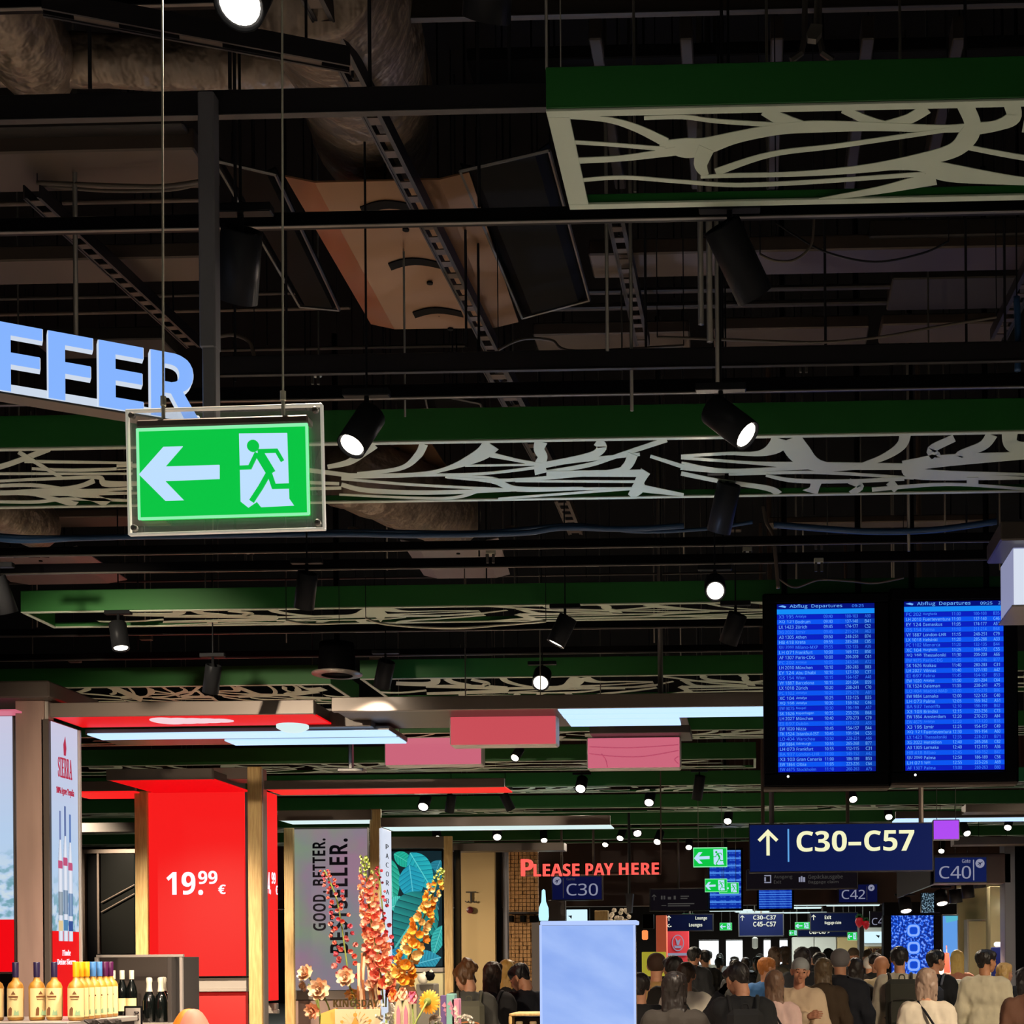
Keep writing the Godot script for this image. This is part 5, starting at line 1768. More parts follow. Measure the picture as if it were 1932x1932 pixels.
func shop() -> void:
	var s: SurfaceTool
	var o: Node3D
	# --- first bay
	upright("gantry_column", "brown wood column between the two tequila posters", 28, 1316, 82, 9.0, 0.1, M.column)
	upright("column_edge", "pale metal edge strip right of the brown column", 82, 1318, 90, 9.02, 0.08, M.column_edge, "edge strip")
	s = ST()
	pb(s, -300, 1286, 92, 1318, 8.9, 0.7, 0.01)
	single("gantry_beam", s, M.header_dark, "dark grey crossbeam on top of the brown column", "beam")
	o = thing("gantry_header", "brown canopy with a red lit underside and a printed white feather, above the first bay", "canopy", P(340, 1350, 9.0))
	s = ST()
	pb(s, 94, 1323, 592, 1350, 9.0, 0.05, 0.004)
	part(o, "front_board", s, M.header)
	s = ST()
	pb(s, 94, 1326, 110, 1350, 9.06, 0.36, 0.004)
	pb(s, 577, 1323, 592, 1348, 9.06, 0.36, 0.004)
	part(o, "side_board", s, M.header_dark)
	under(o, "lit_underside", 98, 590, 1350, 9.0, 9.01, 9.41, M.red_deep)
	var f := PackedVector2Array()
	glow("feather", "f4d4dc", 0.95)
	for k in 5:      # the white print: a feather of five overlapping ovals
		s = ST()
		var c := Q(312 + k * 30 - (k * k), 1358, P(340, 1350, 9.0).y - EYE)
		var q := disc(Vector2.ZERO, 1.0, 22)
		for i in q.size():
			q[i] = Vector2(q[i].x * (0.11 - 0.008 * k), q[i].y * (0.13 - 0.015 * k))
		plate(s, q, 0.002, Transform3D(Basis(Vector3.RIGHT, PI / 2), Vector3(c.x, P(340, 1350, 9.0).y - 0.002 - 0.0006 * k, -9.19)))
		part(o, "printed_feather", s, M.feather)
	# the poster boxes
	var big := art_bottles()
	o = thing("poster_box", "narrow lit tequila poster with three bottles and a red foot, right of the brown column", "lit poster", P(98, 1932, 9.2))
	part(o, "poster", pside(98, 1360, 1925, 9.02, 9.38), printed("poster_bottles", big, 1.0))
	s = ST()
	var a := P(98, 1360, 9.02)
	a.x = P(98, 1642, 9.02).x
	box(s, Vector3(a.x - 0.03, a.y * 0.5, -9.2), Vector3(0.05, a.y + 0.02, 0.4), 0.004)
	part(o, "case", s, M.header_dark)
	s = ST()
	box(s, Vector3(a.x + 0.004, a.y * 0.5, -9.395), Vector3(0.02, a.y, 0.02), 0.002)
	part(o, "frame_edge", s, M.column_edge)
	var side := Basis(Vector3.UP, PI / 2)
	glow("logo_red", "b02444", 1.0)
	for t in [["SIERRA", 1427, 1465, 0.19, "logo_red"], ["100% Agave Tequila", 1483, 1500, 0.24, "logo_red"], ["Finde\nDeine Sierra", 1792, 1820, 0.25, "price"]]:
		var yy := P(98, (t[1] + t[2]) * 0.5, 9.1).y
		var hh: float = P(98, t[1], 9.1).y - P(98, t[2], 9.1).y
		text(o, "poster_text", t[0], Vector3(a.x + 0.003, yy, -9.2), t[3], hh, M[t[4]], "Droid Serif", 700, 0.002, side)
	s = ST()
	plate(s, PackedVector2Array([Vector2(-0.012, -0.05), Vector2(0.012, -0.05), Vector2(0.02, 0.0), Vector2(0.006, 0.075), Vector2(-0.018, 0.02)]), 0.002, Transform3D(side, Vector3(a.x + 0.003, P(98, 1407, 9.1).y, -9.2)))
	part(o, "chili_mark", s, M.logo_red)
	o = thing("poster_box", "lit agave poster with a red foot, cut off by the edge", "lit poster", P(0, 1932, 9.1))
	part(o, "poster", puv(-160, 1352, 25, 1834, 9.1), printed("poster_agave", art_bottles(true), 1.0))
	s = ST()
	pb(s, -164, 1348, 28, 1838, 9.115, 0.06, 0.004)
	part(o, "case", s, M.header_dark)
	under(o, "lit_canopy", -200, 26, 1342, 8.9, 8.92, 9.08, M.pink_lit)
	# white light strips behind the first canopy
	o = thing("light_canopy", "grey canopy with two long blue white light strips under it, behind the red lit canopy", "canopy", P(440, 1383, 9.6))
	s = ST()
	pb(s, 160, 1372, 735, 1382, 9.5, 0.5, 0.004)
	part(o, "board", s, M.header)
	under(o, "light_strip", 163, 732, 1383, 9.45, 9.46, 9.68, M.strip)
	under(o, "light_strip", 392, 732, 1383, 9.45, 9.75, 9.96, M.strip)
	for q in [["grey canopy with blue white light strips over the pink hanging boxes", 625, 1310, 1500, 1337, 9.0, [[1052, 1500, 9.01, 9.14], [1052, 1500, 9.18, 9.33], [1052, 1275, 9.39, 9.67]]]]:
		o = thing("light_canopy", q[0], "canopy", P(1000, 1337, 9.0))
		s = ST()
		pb(s, q[1], q[2], q[3], q[4], q[5], 0.05, 0.004)
		part(o, "front_board", s, M.header)
		for l in q[6]:
			under(o, "light_strip", l[0], l[1], 1337, 9.0, l[2], l[3], M.strip)
		under(o, "light_strip", 655, 850, 1337, 9.0, 9.45, 9.71, M.strip)
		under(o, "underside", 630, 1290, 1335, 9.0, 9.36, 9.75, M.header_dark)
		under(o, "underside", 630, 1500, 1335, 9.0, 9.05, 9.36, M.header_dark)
	s = ST()
	pb(s, 575, 1336, 700, 1371, 9.4, 0.4, 0.004)
	single("gantry_beam", s, M.header_dark, "short dark beam joining the red canopy to the grey light canopy", "beam")
	s = ST()
	pb(s, 1112, 1369, 1302, 1383, 10.05, 0.4, 0.004)
	single("gantry_beam", s, M.header_dark, "grey beam from which the wavy pink box hangs", "beam")
	o = thing("ceiling_bracket", "grey T-shaped hanger seen between the light strips and the red header", "bracket", P(660, 1455, 10.2))
	s = ST()
	pb(s, 657, 1378, 664, 1450, 10.2, 0.05, 0.004)
	part(o, "stem", s, M.steel)
	s = ST()
	pb(s, 636, 1449, 685, 1455, 10.2, 0.1, 0.004)
	part(o, "foot", s, M.steel)
	o = thing("dome_lamp", "round lit dome under the red lit canopy's far edge", "lamp", Q(552, 1374, 1.5))
	s = ST(true)
	lathe(s, [Vector2(0, -0.03), Vector2(0.06, -0.022), Vector2(0.1, 0.0), Vector2(0.1, 0.02), Vector2(0, 0.02)], 20)
	part(o, "dome", s, M.strip_mint, true)
	# the black fan housing between the two fourth frames
	o = thing("fan_housing", "black round fan housing with a pale rim hanging between two green frames", "fan", P(636, 1272, 9.2))
	s = ST(true)
	lathe(s, [Vector2(0, 0.0), Vector2(0.12, 0.0), Vector2(0.12, 0.02), Vector2(0.11, 0.2), Vector2(0.0, 0.22)], 20)
	part(o, "drum", s, M.black, true)
	s = ST(true)
	lathe(s, [Vector2(0.1, -0.01), Vector2(0.16, -0.004), Vector2(0.16, 0.006), Vector2(0.1, 0.004)], 24)
	part(o, "rim", s, M.column_edge, true)
	s = ST()
	tube(s, [Vector3(0, 0.2, 0), Vector3(0, 2.2, 0)], 0.02, 8)
	part(o, "pole", s, M.black, true)
	# --- second bay with the price panel
	o = thing("gantry_header", "brown canopy with a red lit underside over the tall red price panel", "canopy", P(300, 1472, 11.9))
	s = ST()
	pb(s, 200, 1450, 400, 1471, 11.9, 0.05, 0.004)
	part(o, "front_board", s, M.header)
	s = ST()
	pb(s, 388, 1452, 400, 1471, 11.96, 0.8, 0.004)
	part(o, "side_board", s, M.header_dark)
	under(o, "lit_underside", 204, 399, 1471, 11.9, 11.92, 12.82, M.red_deep)
	o = thing("price_display", "tall red lit panel with the white price 19.99", "price panel", P(370, 1843, 12.9))
	s = ST()
	pb(s, 277, 1493, 463, 1843, 12.9, 0.08, 0.004)
	part(o, "case", s, M.header_dark)
	s = ST()
	pb(s, 278, 1494, 462, 1842, 12.88, 0.02, 0.003)
	part(o, "lit_face", s, M.red_lit)
	for t in [["19.", 314, 1645, 383, 1689], ["99", 374, 1643, 410, 1668], ["€", 412, 1669, 426, 1687]]:
		ptext(o, "price_text", t[0], t[1], t[2], t[3], t[4], 12.87, M.price, "Droid Sans", 700)
	s = ST()
	pb(s, 340, 1845, 465, 1866, 12.95, 0.06, 0.003)
	pb(s, 340, 1866, 465, 1871, 12.92, 0.06, 0.003)
	single("shelf_rail", s, M.column_edge, "beige rail below the red price panel", "rail")
	s = ST()
	pb(s, 340, 1872, 466, 2400, 12.98, 0.06, 0.003)
	single("back_board", s, M.red_board, "dark red board under the price panel behind the orange cone", "board")
	upright("gantry_column", "sunlit oak column left of the red price panel", 253, 1492, 277, 12.7, 0.04, M.oak)
	upright("gantry_column", "oak column between the tall price panel and the narrow red panel", 466, 1446, 492, 12.0, 0.05, M.oak)
	upright("column_edge", "thin pale edge right of the oak column beside the narrow red panel", 492, 1450, 496, 12.02, 0.1, M.column_edge, "edge strip")
	o = thing("price_display", "narrow red lit panel seen from the side, with the price 24.99", "price panel", P(497, 1888, 12.2))
	s = ST()
	a = P(497, 1490, 12.1)
	a.x = P(497, 1690, 12.1).x
	var b := P(497, 1890, 12.1)
	box(s, Vector3(a.x - 0.03, (a.y + b.y) * 0.5, -12.28), Vector3(0.05, a.y - b.y, 0.36), 0.003)
	part(o, "case", s, M.header_dark)
	s = ST()
	box(s, Vector3(a.x, (a.y + b.y) * 0.5, -12.28), Vector3(0.012, a.y - b.y - 0.01, 0.345), 0.002)
	part(o, "lit_face", s, M.red_lit)
	var py := P(505, 1666, 12.2).y
	text(o, "price_text", "24.", Vector3(a.x + 0.008, py, -12.2), 0.13, 0.19, M.price, "Droid Sans", 700, 0.002, side)
	text(o, "price_text", "99", Vector3(a.x + 0.008, py + 0.05, -12.34), 0.1, 0.1, M.price, "Droid Sans", 700, 0.002, side)
	text(o, "price_text", "€", Vector3(a.x + 0.008, py - 0.05, -12.42), 0.05, 0.08, M.price, "Droid Sans", 700, 0.002, side)
	s = ST()
	pb(s, 497, 1893, 522, 1905, 12.3, 0.05, 0.003)
	pb(s, 496, 1905, 524, 1912, 12.28, 0.05, 0.003)
	single("shelf_rail", s, M.column_edge, "short beige rail under the narrow red panel", "rail")
	o = thing("gantry_header", "long brown header with a thin red lit strip under it, behind the bracket", "canopy", P(720, 1488, 12.0))
	s = ST()
	pb(s, 498, 1470, 951, 1487, 12.0, 0.05, 0.004)
	part(o, "front_board", s, M.header)
	under(o, "lit_underside", 500, 951, 1487, 12.0, 12.02, 12.42, M.red_lit)
	s = ST()
	pb(s, 400, 1448, 470, 1470, 12.3, 0.3, 0.004)
	single("gantry_beam", s, M.header, "brown beam behind the top of the oak column", "beam")
	# things seen between the poster and the oak column
	o = thing("gantry_header", "brown header with a red lit underside seen between the poster and the sunlit oak column", "canopy", P(200, 1490, 11.0))
	s = ST()
	pb(s, 120, 1474, 254, 1493, 12.6, 0.05, 0.003)
	part(o, "front_board", s, M.header)
	under(o, "lit_underside", 120, 254, 1495, 12.6, 12.6, 13.1, M.red_lit)
	s = ST()
	pb(s, 120, 1552, 254, 1570, 14.0, 0.1, 0.003)
	single("gantry_header", s, M.duct_dark, "plain brown header low between the poster and the sunlit oak column", "canopy")
	o = thing("glass_case", "dark glass wall with handrail reflections behind the poster", "glass wall", P(205, 1800, 15))
	s = ST()
	pb(s, 186, 1610, 254, 1800, 15.0, 0.06, 0.004)
	part(o, "glass", s, M.glass_dark)
	s = ST()
	pb(s, 155, 1606, 186, 1812, 15.02, 0.06, 0.004)
	part(o, "side_pane", s, M.black)
	s = ST()
	pb(s, 152, 1602, 256, 1610, 14.98, 0.08, 0.003)
	pb(s, 183, 1610, 187, 1800, 14.97, 0.06, 0.002)
	pb(s, 155, 1610, 160, 1812, 14.97, 0.06, 0.002)
	part(o, "frame", s, M.duct)
	for q in [[191, 1703, 254, 1669], [191, 1721, 254, 1686]]:
		s = ST()
		tube(s, [P(q[0], q[1], 14.98), P(q[2], q[3], 14.98)], 0.006, 6)
		part(o, "handrail", s, M.duct)
	# --- third bay with the slogan panel
	o = thing("slogan_display", "pastel shimmering panel with GOOD. BETTER. BESTSELLER. in black upright capitals", "advertising panel", P(624, 1932, 16.4))
	s = ST()
	pb(s, 552, 1562, 696, 2300, 16.42, 0.08, 0.004)
	part(o, "case", s, M.header_dark)
	part(o, "print", puv(554, 1564, 694, 1868, 16.4), printed("pastel", art_pastel(), 0.95))
	mk("ink", "15131a", 0.6)
	M.ink.metallic_specular = 0.1
	var up := Basis(Vector3.BACK, PI / 2)
	for t in [["GOOD. BETTER.", 590, 1582, 615, 1756], ["BESTSELLER.", 622, 1582, 657, 1798]]:
		var r := rect(t[1], t[2], t[3], t[4], 16.39)
		text(o, "slogan_text", t[0], r[0], r[2], r[1], M.ink, "Droid Sans", 700, 0.004, up)
	s = ST()
	pb(s, 552, 1869, 696, 1886, 16.36, 0.06, 0.003)
	part(o, "shelf_rail", s, M.header)
	s = ST()
	pb(s, 552, 1887, 696, 2300, 16.38, 0.06, 0.003)
	part(o, "lower_board", s, M.column)
	o = thing("gantry_header", "brown canopy with a mint lit underside over the pastel slogan panel", "canopy", P(612, 1550, 16.0))
	s = ST()
	pb(s, 524, 1528, 700, 1547, 15.9, 0.05, 0.004)
	part(o, "front_board", s, M.header)
	under(o, "lit_underside", 526, 694, 1547, 15.9, 15.92, 16.38, M.strip_mint)
	upright("gantry_column", "pale oak post left of the pastel slogan panel", 535, 1562, 553, 16.2, 0.05, M.oak)
	upright("gantry_column", "oak post right of the pastel slogan panel", 697, 1526, 718, 16.0, 0.05, M.oak)
	o = thing("poster_box", "narrow white lit strip with black signs, right of the pastel slogan panel", "lit poster", P(720, 1932, 16.1))
	s = ST()
	a = P(719, 1562, 16.0)
	a.x = P(719, 1700, 16.0).x
	box(s, Vector3(a.x, (a.y + 0.4) * 0.5, -16.2), Vector3(0.04, a.y - 0.4, 0.4), 0.004)
	part(o, "lit_face", s, M.white_lit)
	for k in 7:
		text(o, "poster_text", ["P", "A", "C", "O", "R", "A", "B"][k], Vector3(a.x + 0.022, P(725, 1598 + k * 17, 16.2).y, -16.2), 0.12, 0.055, M.ink, "Droid Sans", 400, 0.003, side)
	o = thing("gantry_header", "long brown header with a white lit strip underneath, above the teal leaf picture", "canopy", P(930, 1562, 16.0))
	s = ST()
	pb(s, 718, 1540, 1151, 1558, 15.9, 0.05, 0.004)
	part(o, "front_board", s, M.header)
	under(o, "light_strip", 720, 1150, 1558, 15.9, 15.92, 16.42, M.strip_mint)
	# --- fourth bay with the leaf picture
	o = thing("leaf_picture", "lit picture of large teal tropical leaves behind the yellow flowers", "lit picture", P(786, 1826, 19.5))
	s = ST()
	pb(s, 733, 1602, 836, 1826, 19.52, 0.08, 0.004)
	part(o, "case", s, M.black)
	part(o, "print", puv(736, 1606, 834, 1824, 19.5), printed("leaves_print", art_leaf(), 1.0))
	s = ST()
	pb(s, 733, 1826, 836, 1834, 19.46, 0.1, 0.003)
	part(o, "sill", s, M.column_edge)
	s = ST()
	pb(s, 733, 1578, 838, 1600, 19.4, 0.4, 0.004)
	single("gantry_header", s, M.header, "beige header over the teal leaf picture", "canopy")
	s = ST()
	pb(s, 733, 1836, 838, 2300, 19.5, 0.3, 0.006)
	single("drawer_unit", s, M.cream, "cream drawer unit under the teal leaf picture", "cabinet")
	upright("gantry_column", "tall beige column right of the teal leaf picture", 837, 1577, 853, 19.2, 0.05, M.oak)
	upright("mirror_strip", "narrow teal mirror strip right of the beige column", 856, 1604, 868, 19.6, 0.06, M.glass_dark, "mirror")
	o = thing("gantry_header", "pale header above the beige wall, left of the neon words", "canopy", P(960, 1604, 20.0))
	s = ST()
	pb(s, 853, 1590, 1064, 1605, 20.0, 0.3, 0.004)
	part(o, "front_board", s, M.header)
	s = ST()
	pb(s, 868, 1605, 936, 2300, 21.0, 0.1)
	struct("wall_beige", s, M.wall_beige)
	o = thing("wall_emblem", "engraved grey scale emblem on the beige wall", "emblem", P(888, 1690, 20.98))
	s = ST()
	pb(s, 879, 1682, 898, 1684, 20.97, 0.02, 0.001)
	pb(s, 887, 1684, 890, 1702, 20.97, 0.02, 0.001)
	part(o, "beam", s, M.duct_dark)
	for k in [-1, 1]:
		s = ST()
		plate(s, thick([Vector2(-0.03, 0.0), Vector2(0.0, -0.02), Vector2(0.03, 0.0)], 0.012), 0.02, Transform3D(Basis.IDENTITY, P(888 + 7 * k, 1700, 20.96)))
		part(o, "pan", s, M.duct_dark)
	s = ST()
	lathe(s, [Vector2(0, 0), Vector2(0.05, 0), Vector2(0.05, 0.03), Vector2(0.02, 0.04), Vector2(0, 0.04)], 18, Transform3D(Basis(Vector3.RIGHT, PI / 2), P(887, 1717, 20.98)))
	mk("wine", "571018", 0.4)
	single("alarm_bell", s, M.wine, "dark red round alarm disc on the beige wall", "alarm")
	s = ST()
	pb(s, 936, 1604, 948, 2300, 21.2, 0.1, 0.004)
	single("door_gap", s, M.black, "black gap strip beside the beige wall", "panel")
	upright("door_post", "grey metal door post next to the black gap strip", 948, 1604, 957, 21.1, 0.12, M.post_grey, "post")
	noisy(mk("mosaic", "a87c4c", 0.6), 0.09, "7d5630", "c79a64", Vector3(1.5, 1.5, 1.5))
	o = thing("mosaic_wall", "brown wall of small square wooden tiles behind the neon words", "wall panel", P(986, 1932, 22))
	s = ST()
	pb(s, 957, 1604, 1016, 2300, 22.1, 0.1)
	part(o, "board", s, M.duct_dark)
	s = ST()
	var w0 := P(957, 1700, 22.05)
	var w1 := P(1016, 1700, 22.05)
	for i in 8:
		for j in 56:
			var tw := (w1.x - w0.x) / 8
			box(s, Vector3(w0.x + tw * (i + 0.5), 0.05 + tw * (j + 0.5), -22.05 - rng.randf() * 0.03), Vector3(tw - 0.006, tw - 0.006, 0.08), 0.003)
	part(o, "wooden_tile", s, M.mosaic).set_meta("kind", "stuff")
	o = thing("wall_shelf", "black shelf with dark boxes on the wooden tile wall", "shelf", P(986, 1738, 21.9))
	s = ST()
	pb(s, 957, 1720, 1016, 1724, 21.85, 0.2, 0.002)
	part(o, "board", s, M.rail_grey)
	for x in [[960, 967], [981, 990], [999, 1016]]:
		s = ST()
		pb(s, x[0], 1727, x[1], 1739, 21.84, 0.15, 0.004)
		part(o, "box", s, M.black)
	# back wall that closes the shop on the left
	s = ST()
	box(s, Vector3(-16.8, 1.9, -24.0), Vector3(16.4, 3.8, 0.2))
	struct("wall_shop_back", s, M.wall)
	counter_display()


func counter_display() -> void:
	var o := thing("display_column", "pale blue white lit marble pillar in the aisle, in front of the crowd", "display pillar", P(1110, 1932, 6.4))
	var im := Image.create(128, 256, false, Image.FORMAT_RGB8)
	var n := FastNoiseLite.new()
	n.seed = 21
	n.frequency = 0.02
	for y in 256:
		for x in 128:
			var v := n.get_noise_2d(x * 0.35 + y * 0.12, y * 1.6 - x * 0.35)
			im.set_pixel(x, y, Color("90aff2").lerp(Color("a3bffa"), 0.5 + v))
	var s := ST()
	var r := rect(1021, 1742, 1200, 2400, 6.42)
	var top: float = P(1110, 1740, 6.42).y
	box(s, Vector3(r[0].x, top * 0.5, -6.47), Vector3(r[1], top, 0.08), 0.004)
	part(o, "body", s, M.column_edge)
	part(o, "lit_face", puv(1024, 1746, 1197, 2400, 6.41), printed("marble", im, 1.0))
	glow("pillar_edge", "b4cbff", 1.0)
	s = ST()
	pb(s, 1019, 1737, 1202, 1745, 6.4, 0.12, 0.004)
	part(o, "top_slab", s, M.pillar_edge)
	var l := SpotLight3D.new()
	l.name = "top_light"
	l.light_energy = 2.2
	l.light_color = Color(0.72, 0.82, 1.0)
	l.spot_range = 40.0
	l.spot_angle = 32.0
	l.spot_attenuation = 2.0
	l.light_size = 0.06
	l.shadow_enabled = true
	o.add_child(l)
	var lp := P(1110, 1734, 6.44)
	l.transform = glob(o).affine_inverse() * Transform3D(Basis.looking_at(Vector3(0, 1, 0.36).normalized(), Vector3.BACK), lp)
	s = ST()
	pb(s, 1020, 1745, 1024, 2400, 6.4, 0.02, 0.002)
	pb(s, 1197, 1745, 1201, 2400, 6.4, 0.02, 0.002)
	part(o, "edge_strip", s, M.pillar_edge)


func bottle(kind: String) -> Node3D:       # a bottle at the origin, standing on y = 0
	var o := Node3D.new()
	var s := ST(true)
	if kind == "tequila":
		lathe(s, [Vector2(0, 0.004), Vector2(0.036, 0.0), Vector2(0.043, 0.008), Vector2(0.044, 0.19), Vector2(0.036, 0.212), Vector2(0.02, 0.228), Vector2(0.0145, 0.245), Vector2(0.0145, 0.262), Vector2(0, 0.262)], 20)
		part(o, "glass", s, M.amber, true)
		s = ST(true)
		lathe(s, [Vector2(0.017, 0.248), Vector2(0.0175, 0.33), Vector2(0.0165, 0.334), Vector2(0, 0.334)], 14)
		part(o, "cap", s, M.cap_navy, true)
		s = ST(true)
		for k in 12:
			var a := lerpf(0.25, PI - 0.25, k / 12.0)
			var b := lerpf(0.25, PI - 0.25, (k + 1) / 12.0)
			quad(s, Vector3(cos(b) * 0.0448, 0.02, sin(b) * 0.0448), Vector3(cos(a) * 0.0448, 0.02, sin(a) * 0.0448), Vector3(cos(a) * 0.0448, 0.185, sin(a) * 0.0448), Vector3(cos(b) * 0.0448, 0.185, sin(b) * 0.0448))
		var lb := part(o, "label", s, M.bottle_label, true)
		s = ST()
		plate(s, PackedVector2Array([Vector2(-0.012, 0.150), Vector2(0.012, 0.150), Vector2(0.004, 0.163), Vector2(0, 0.170), Vector2(-0.004, 0.163)]), 0.002, Transform3D(Basis.IDENTITY, Vector3(0, 0, 0.047)))
		box(s, Vector3(0, 0.137, 0.0455), Vector3(0.05, 0.009, 0.003))
		box(s, Vector3(0, 0.122, 0.0455), Vector3(0.04, 0.002, 0.003))
		part(lb, "label_print", s, M.print_brown, true)
		s = ST()
		plate(s, PackedVector2Array([Vector2(-0.028, 0.03), Vector2(-0.01, 0.03), Vector2(-0.008, 0.07), Vector2(-0.016, 0.08), Vector2(-0.026, 0.066)]), 0.002, Transform3D(Basis.IDENTITY, Vector3(0, 0, 0.046)))
		part(lb, "label_figure", s, M.print_brown, true)
		s = ST()
		plate(s, PackedVector2Array([Vector2(0.0, 0.03), Vector2(0.03, 0.03), Vector2(0.028, 0.06), Vector2(0.015, 0.05), Vector2(0.008, 0.066)]), 0.002, Transform3D(Basis.IDENTITY, Vector3(0, 0, 0.046)))
		part(lb, "label_leaf", s, M.print_green, true)
	elif kind == "wine":
		lathe(s, [Vector2(0, 0.004), Vector2(0.034, 0.0), Vector2(0.038, 0.006), Vector2(0.038, 0.16), Vector2(0.03, 0.2), Vector2(0.017, 0.235), Vector2(0.0145, 0.25), Vector2(0.0145, 0.3), Vector2(0, 0.3)], 18)
		part(o, "glass", s, M.bottle_black, true)
		s = ST(true)
		lathe(s, [Vector2(0.0165, 0.252), Vector2(0.0165, 0.312), Vector2(0.015, 0.315), Vector2(0, 0.315)], 14)
		part(o, "cap", s, M.cap_white, true)
		s = ST(true)
		for k in 10:
			var a := lerpf(0.3, PI - 0.3, k / 10.0)
			var b := lerpf(0.3, PI - 0.3, (k + 1) / 10.0)
			quad(s, Vector3(cos(b) * 0.0388, 0.03, sin(b) * 0.0388), Vector3(cos(a) * 0.0388, 0.03, sin(a) * 0.0388), Vector3(cos(a) * 0.0388, 0.12, sin(a) * 0.0388), Vector3(cos(b) * 0.0388, 0.12, sin(b) * 0.0388))
		part(o, "label", s, M.bottle_label, true)
	else:
		lathe(s, [Vector2(0, 0.004), Vector2(0.04, 0.0), Vector2(0.045, 0.008), Vector2(0.045, 0.14), Vector2(0.036, 0.18), Vector2(0.02, 0.22), Vector2(0, 0.22)], 18)
		part(o, "glass", s, M.bottle_black, true)
		s = ST(true)
		lathe(s, [Vector2(0.024, 0.2), Vector2(0.019, 0.24), Vector2(0.018, 0.275), Vector2(0.021, 0.285), Vector2(0.021, 0.305), Vector2(0.015, 0.313), Vector2(0, 0.315)], 16)
		part(o, "foil", s, M.cap_white, true)
	return o


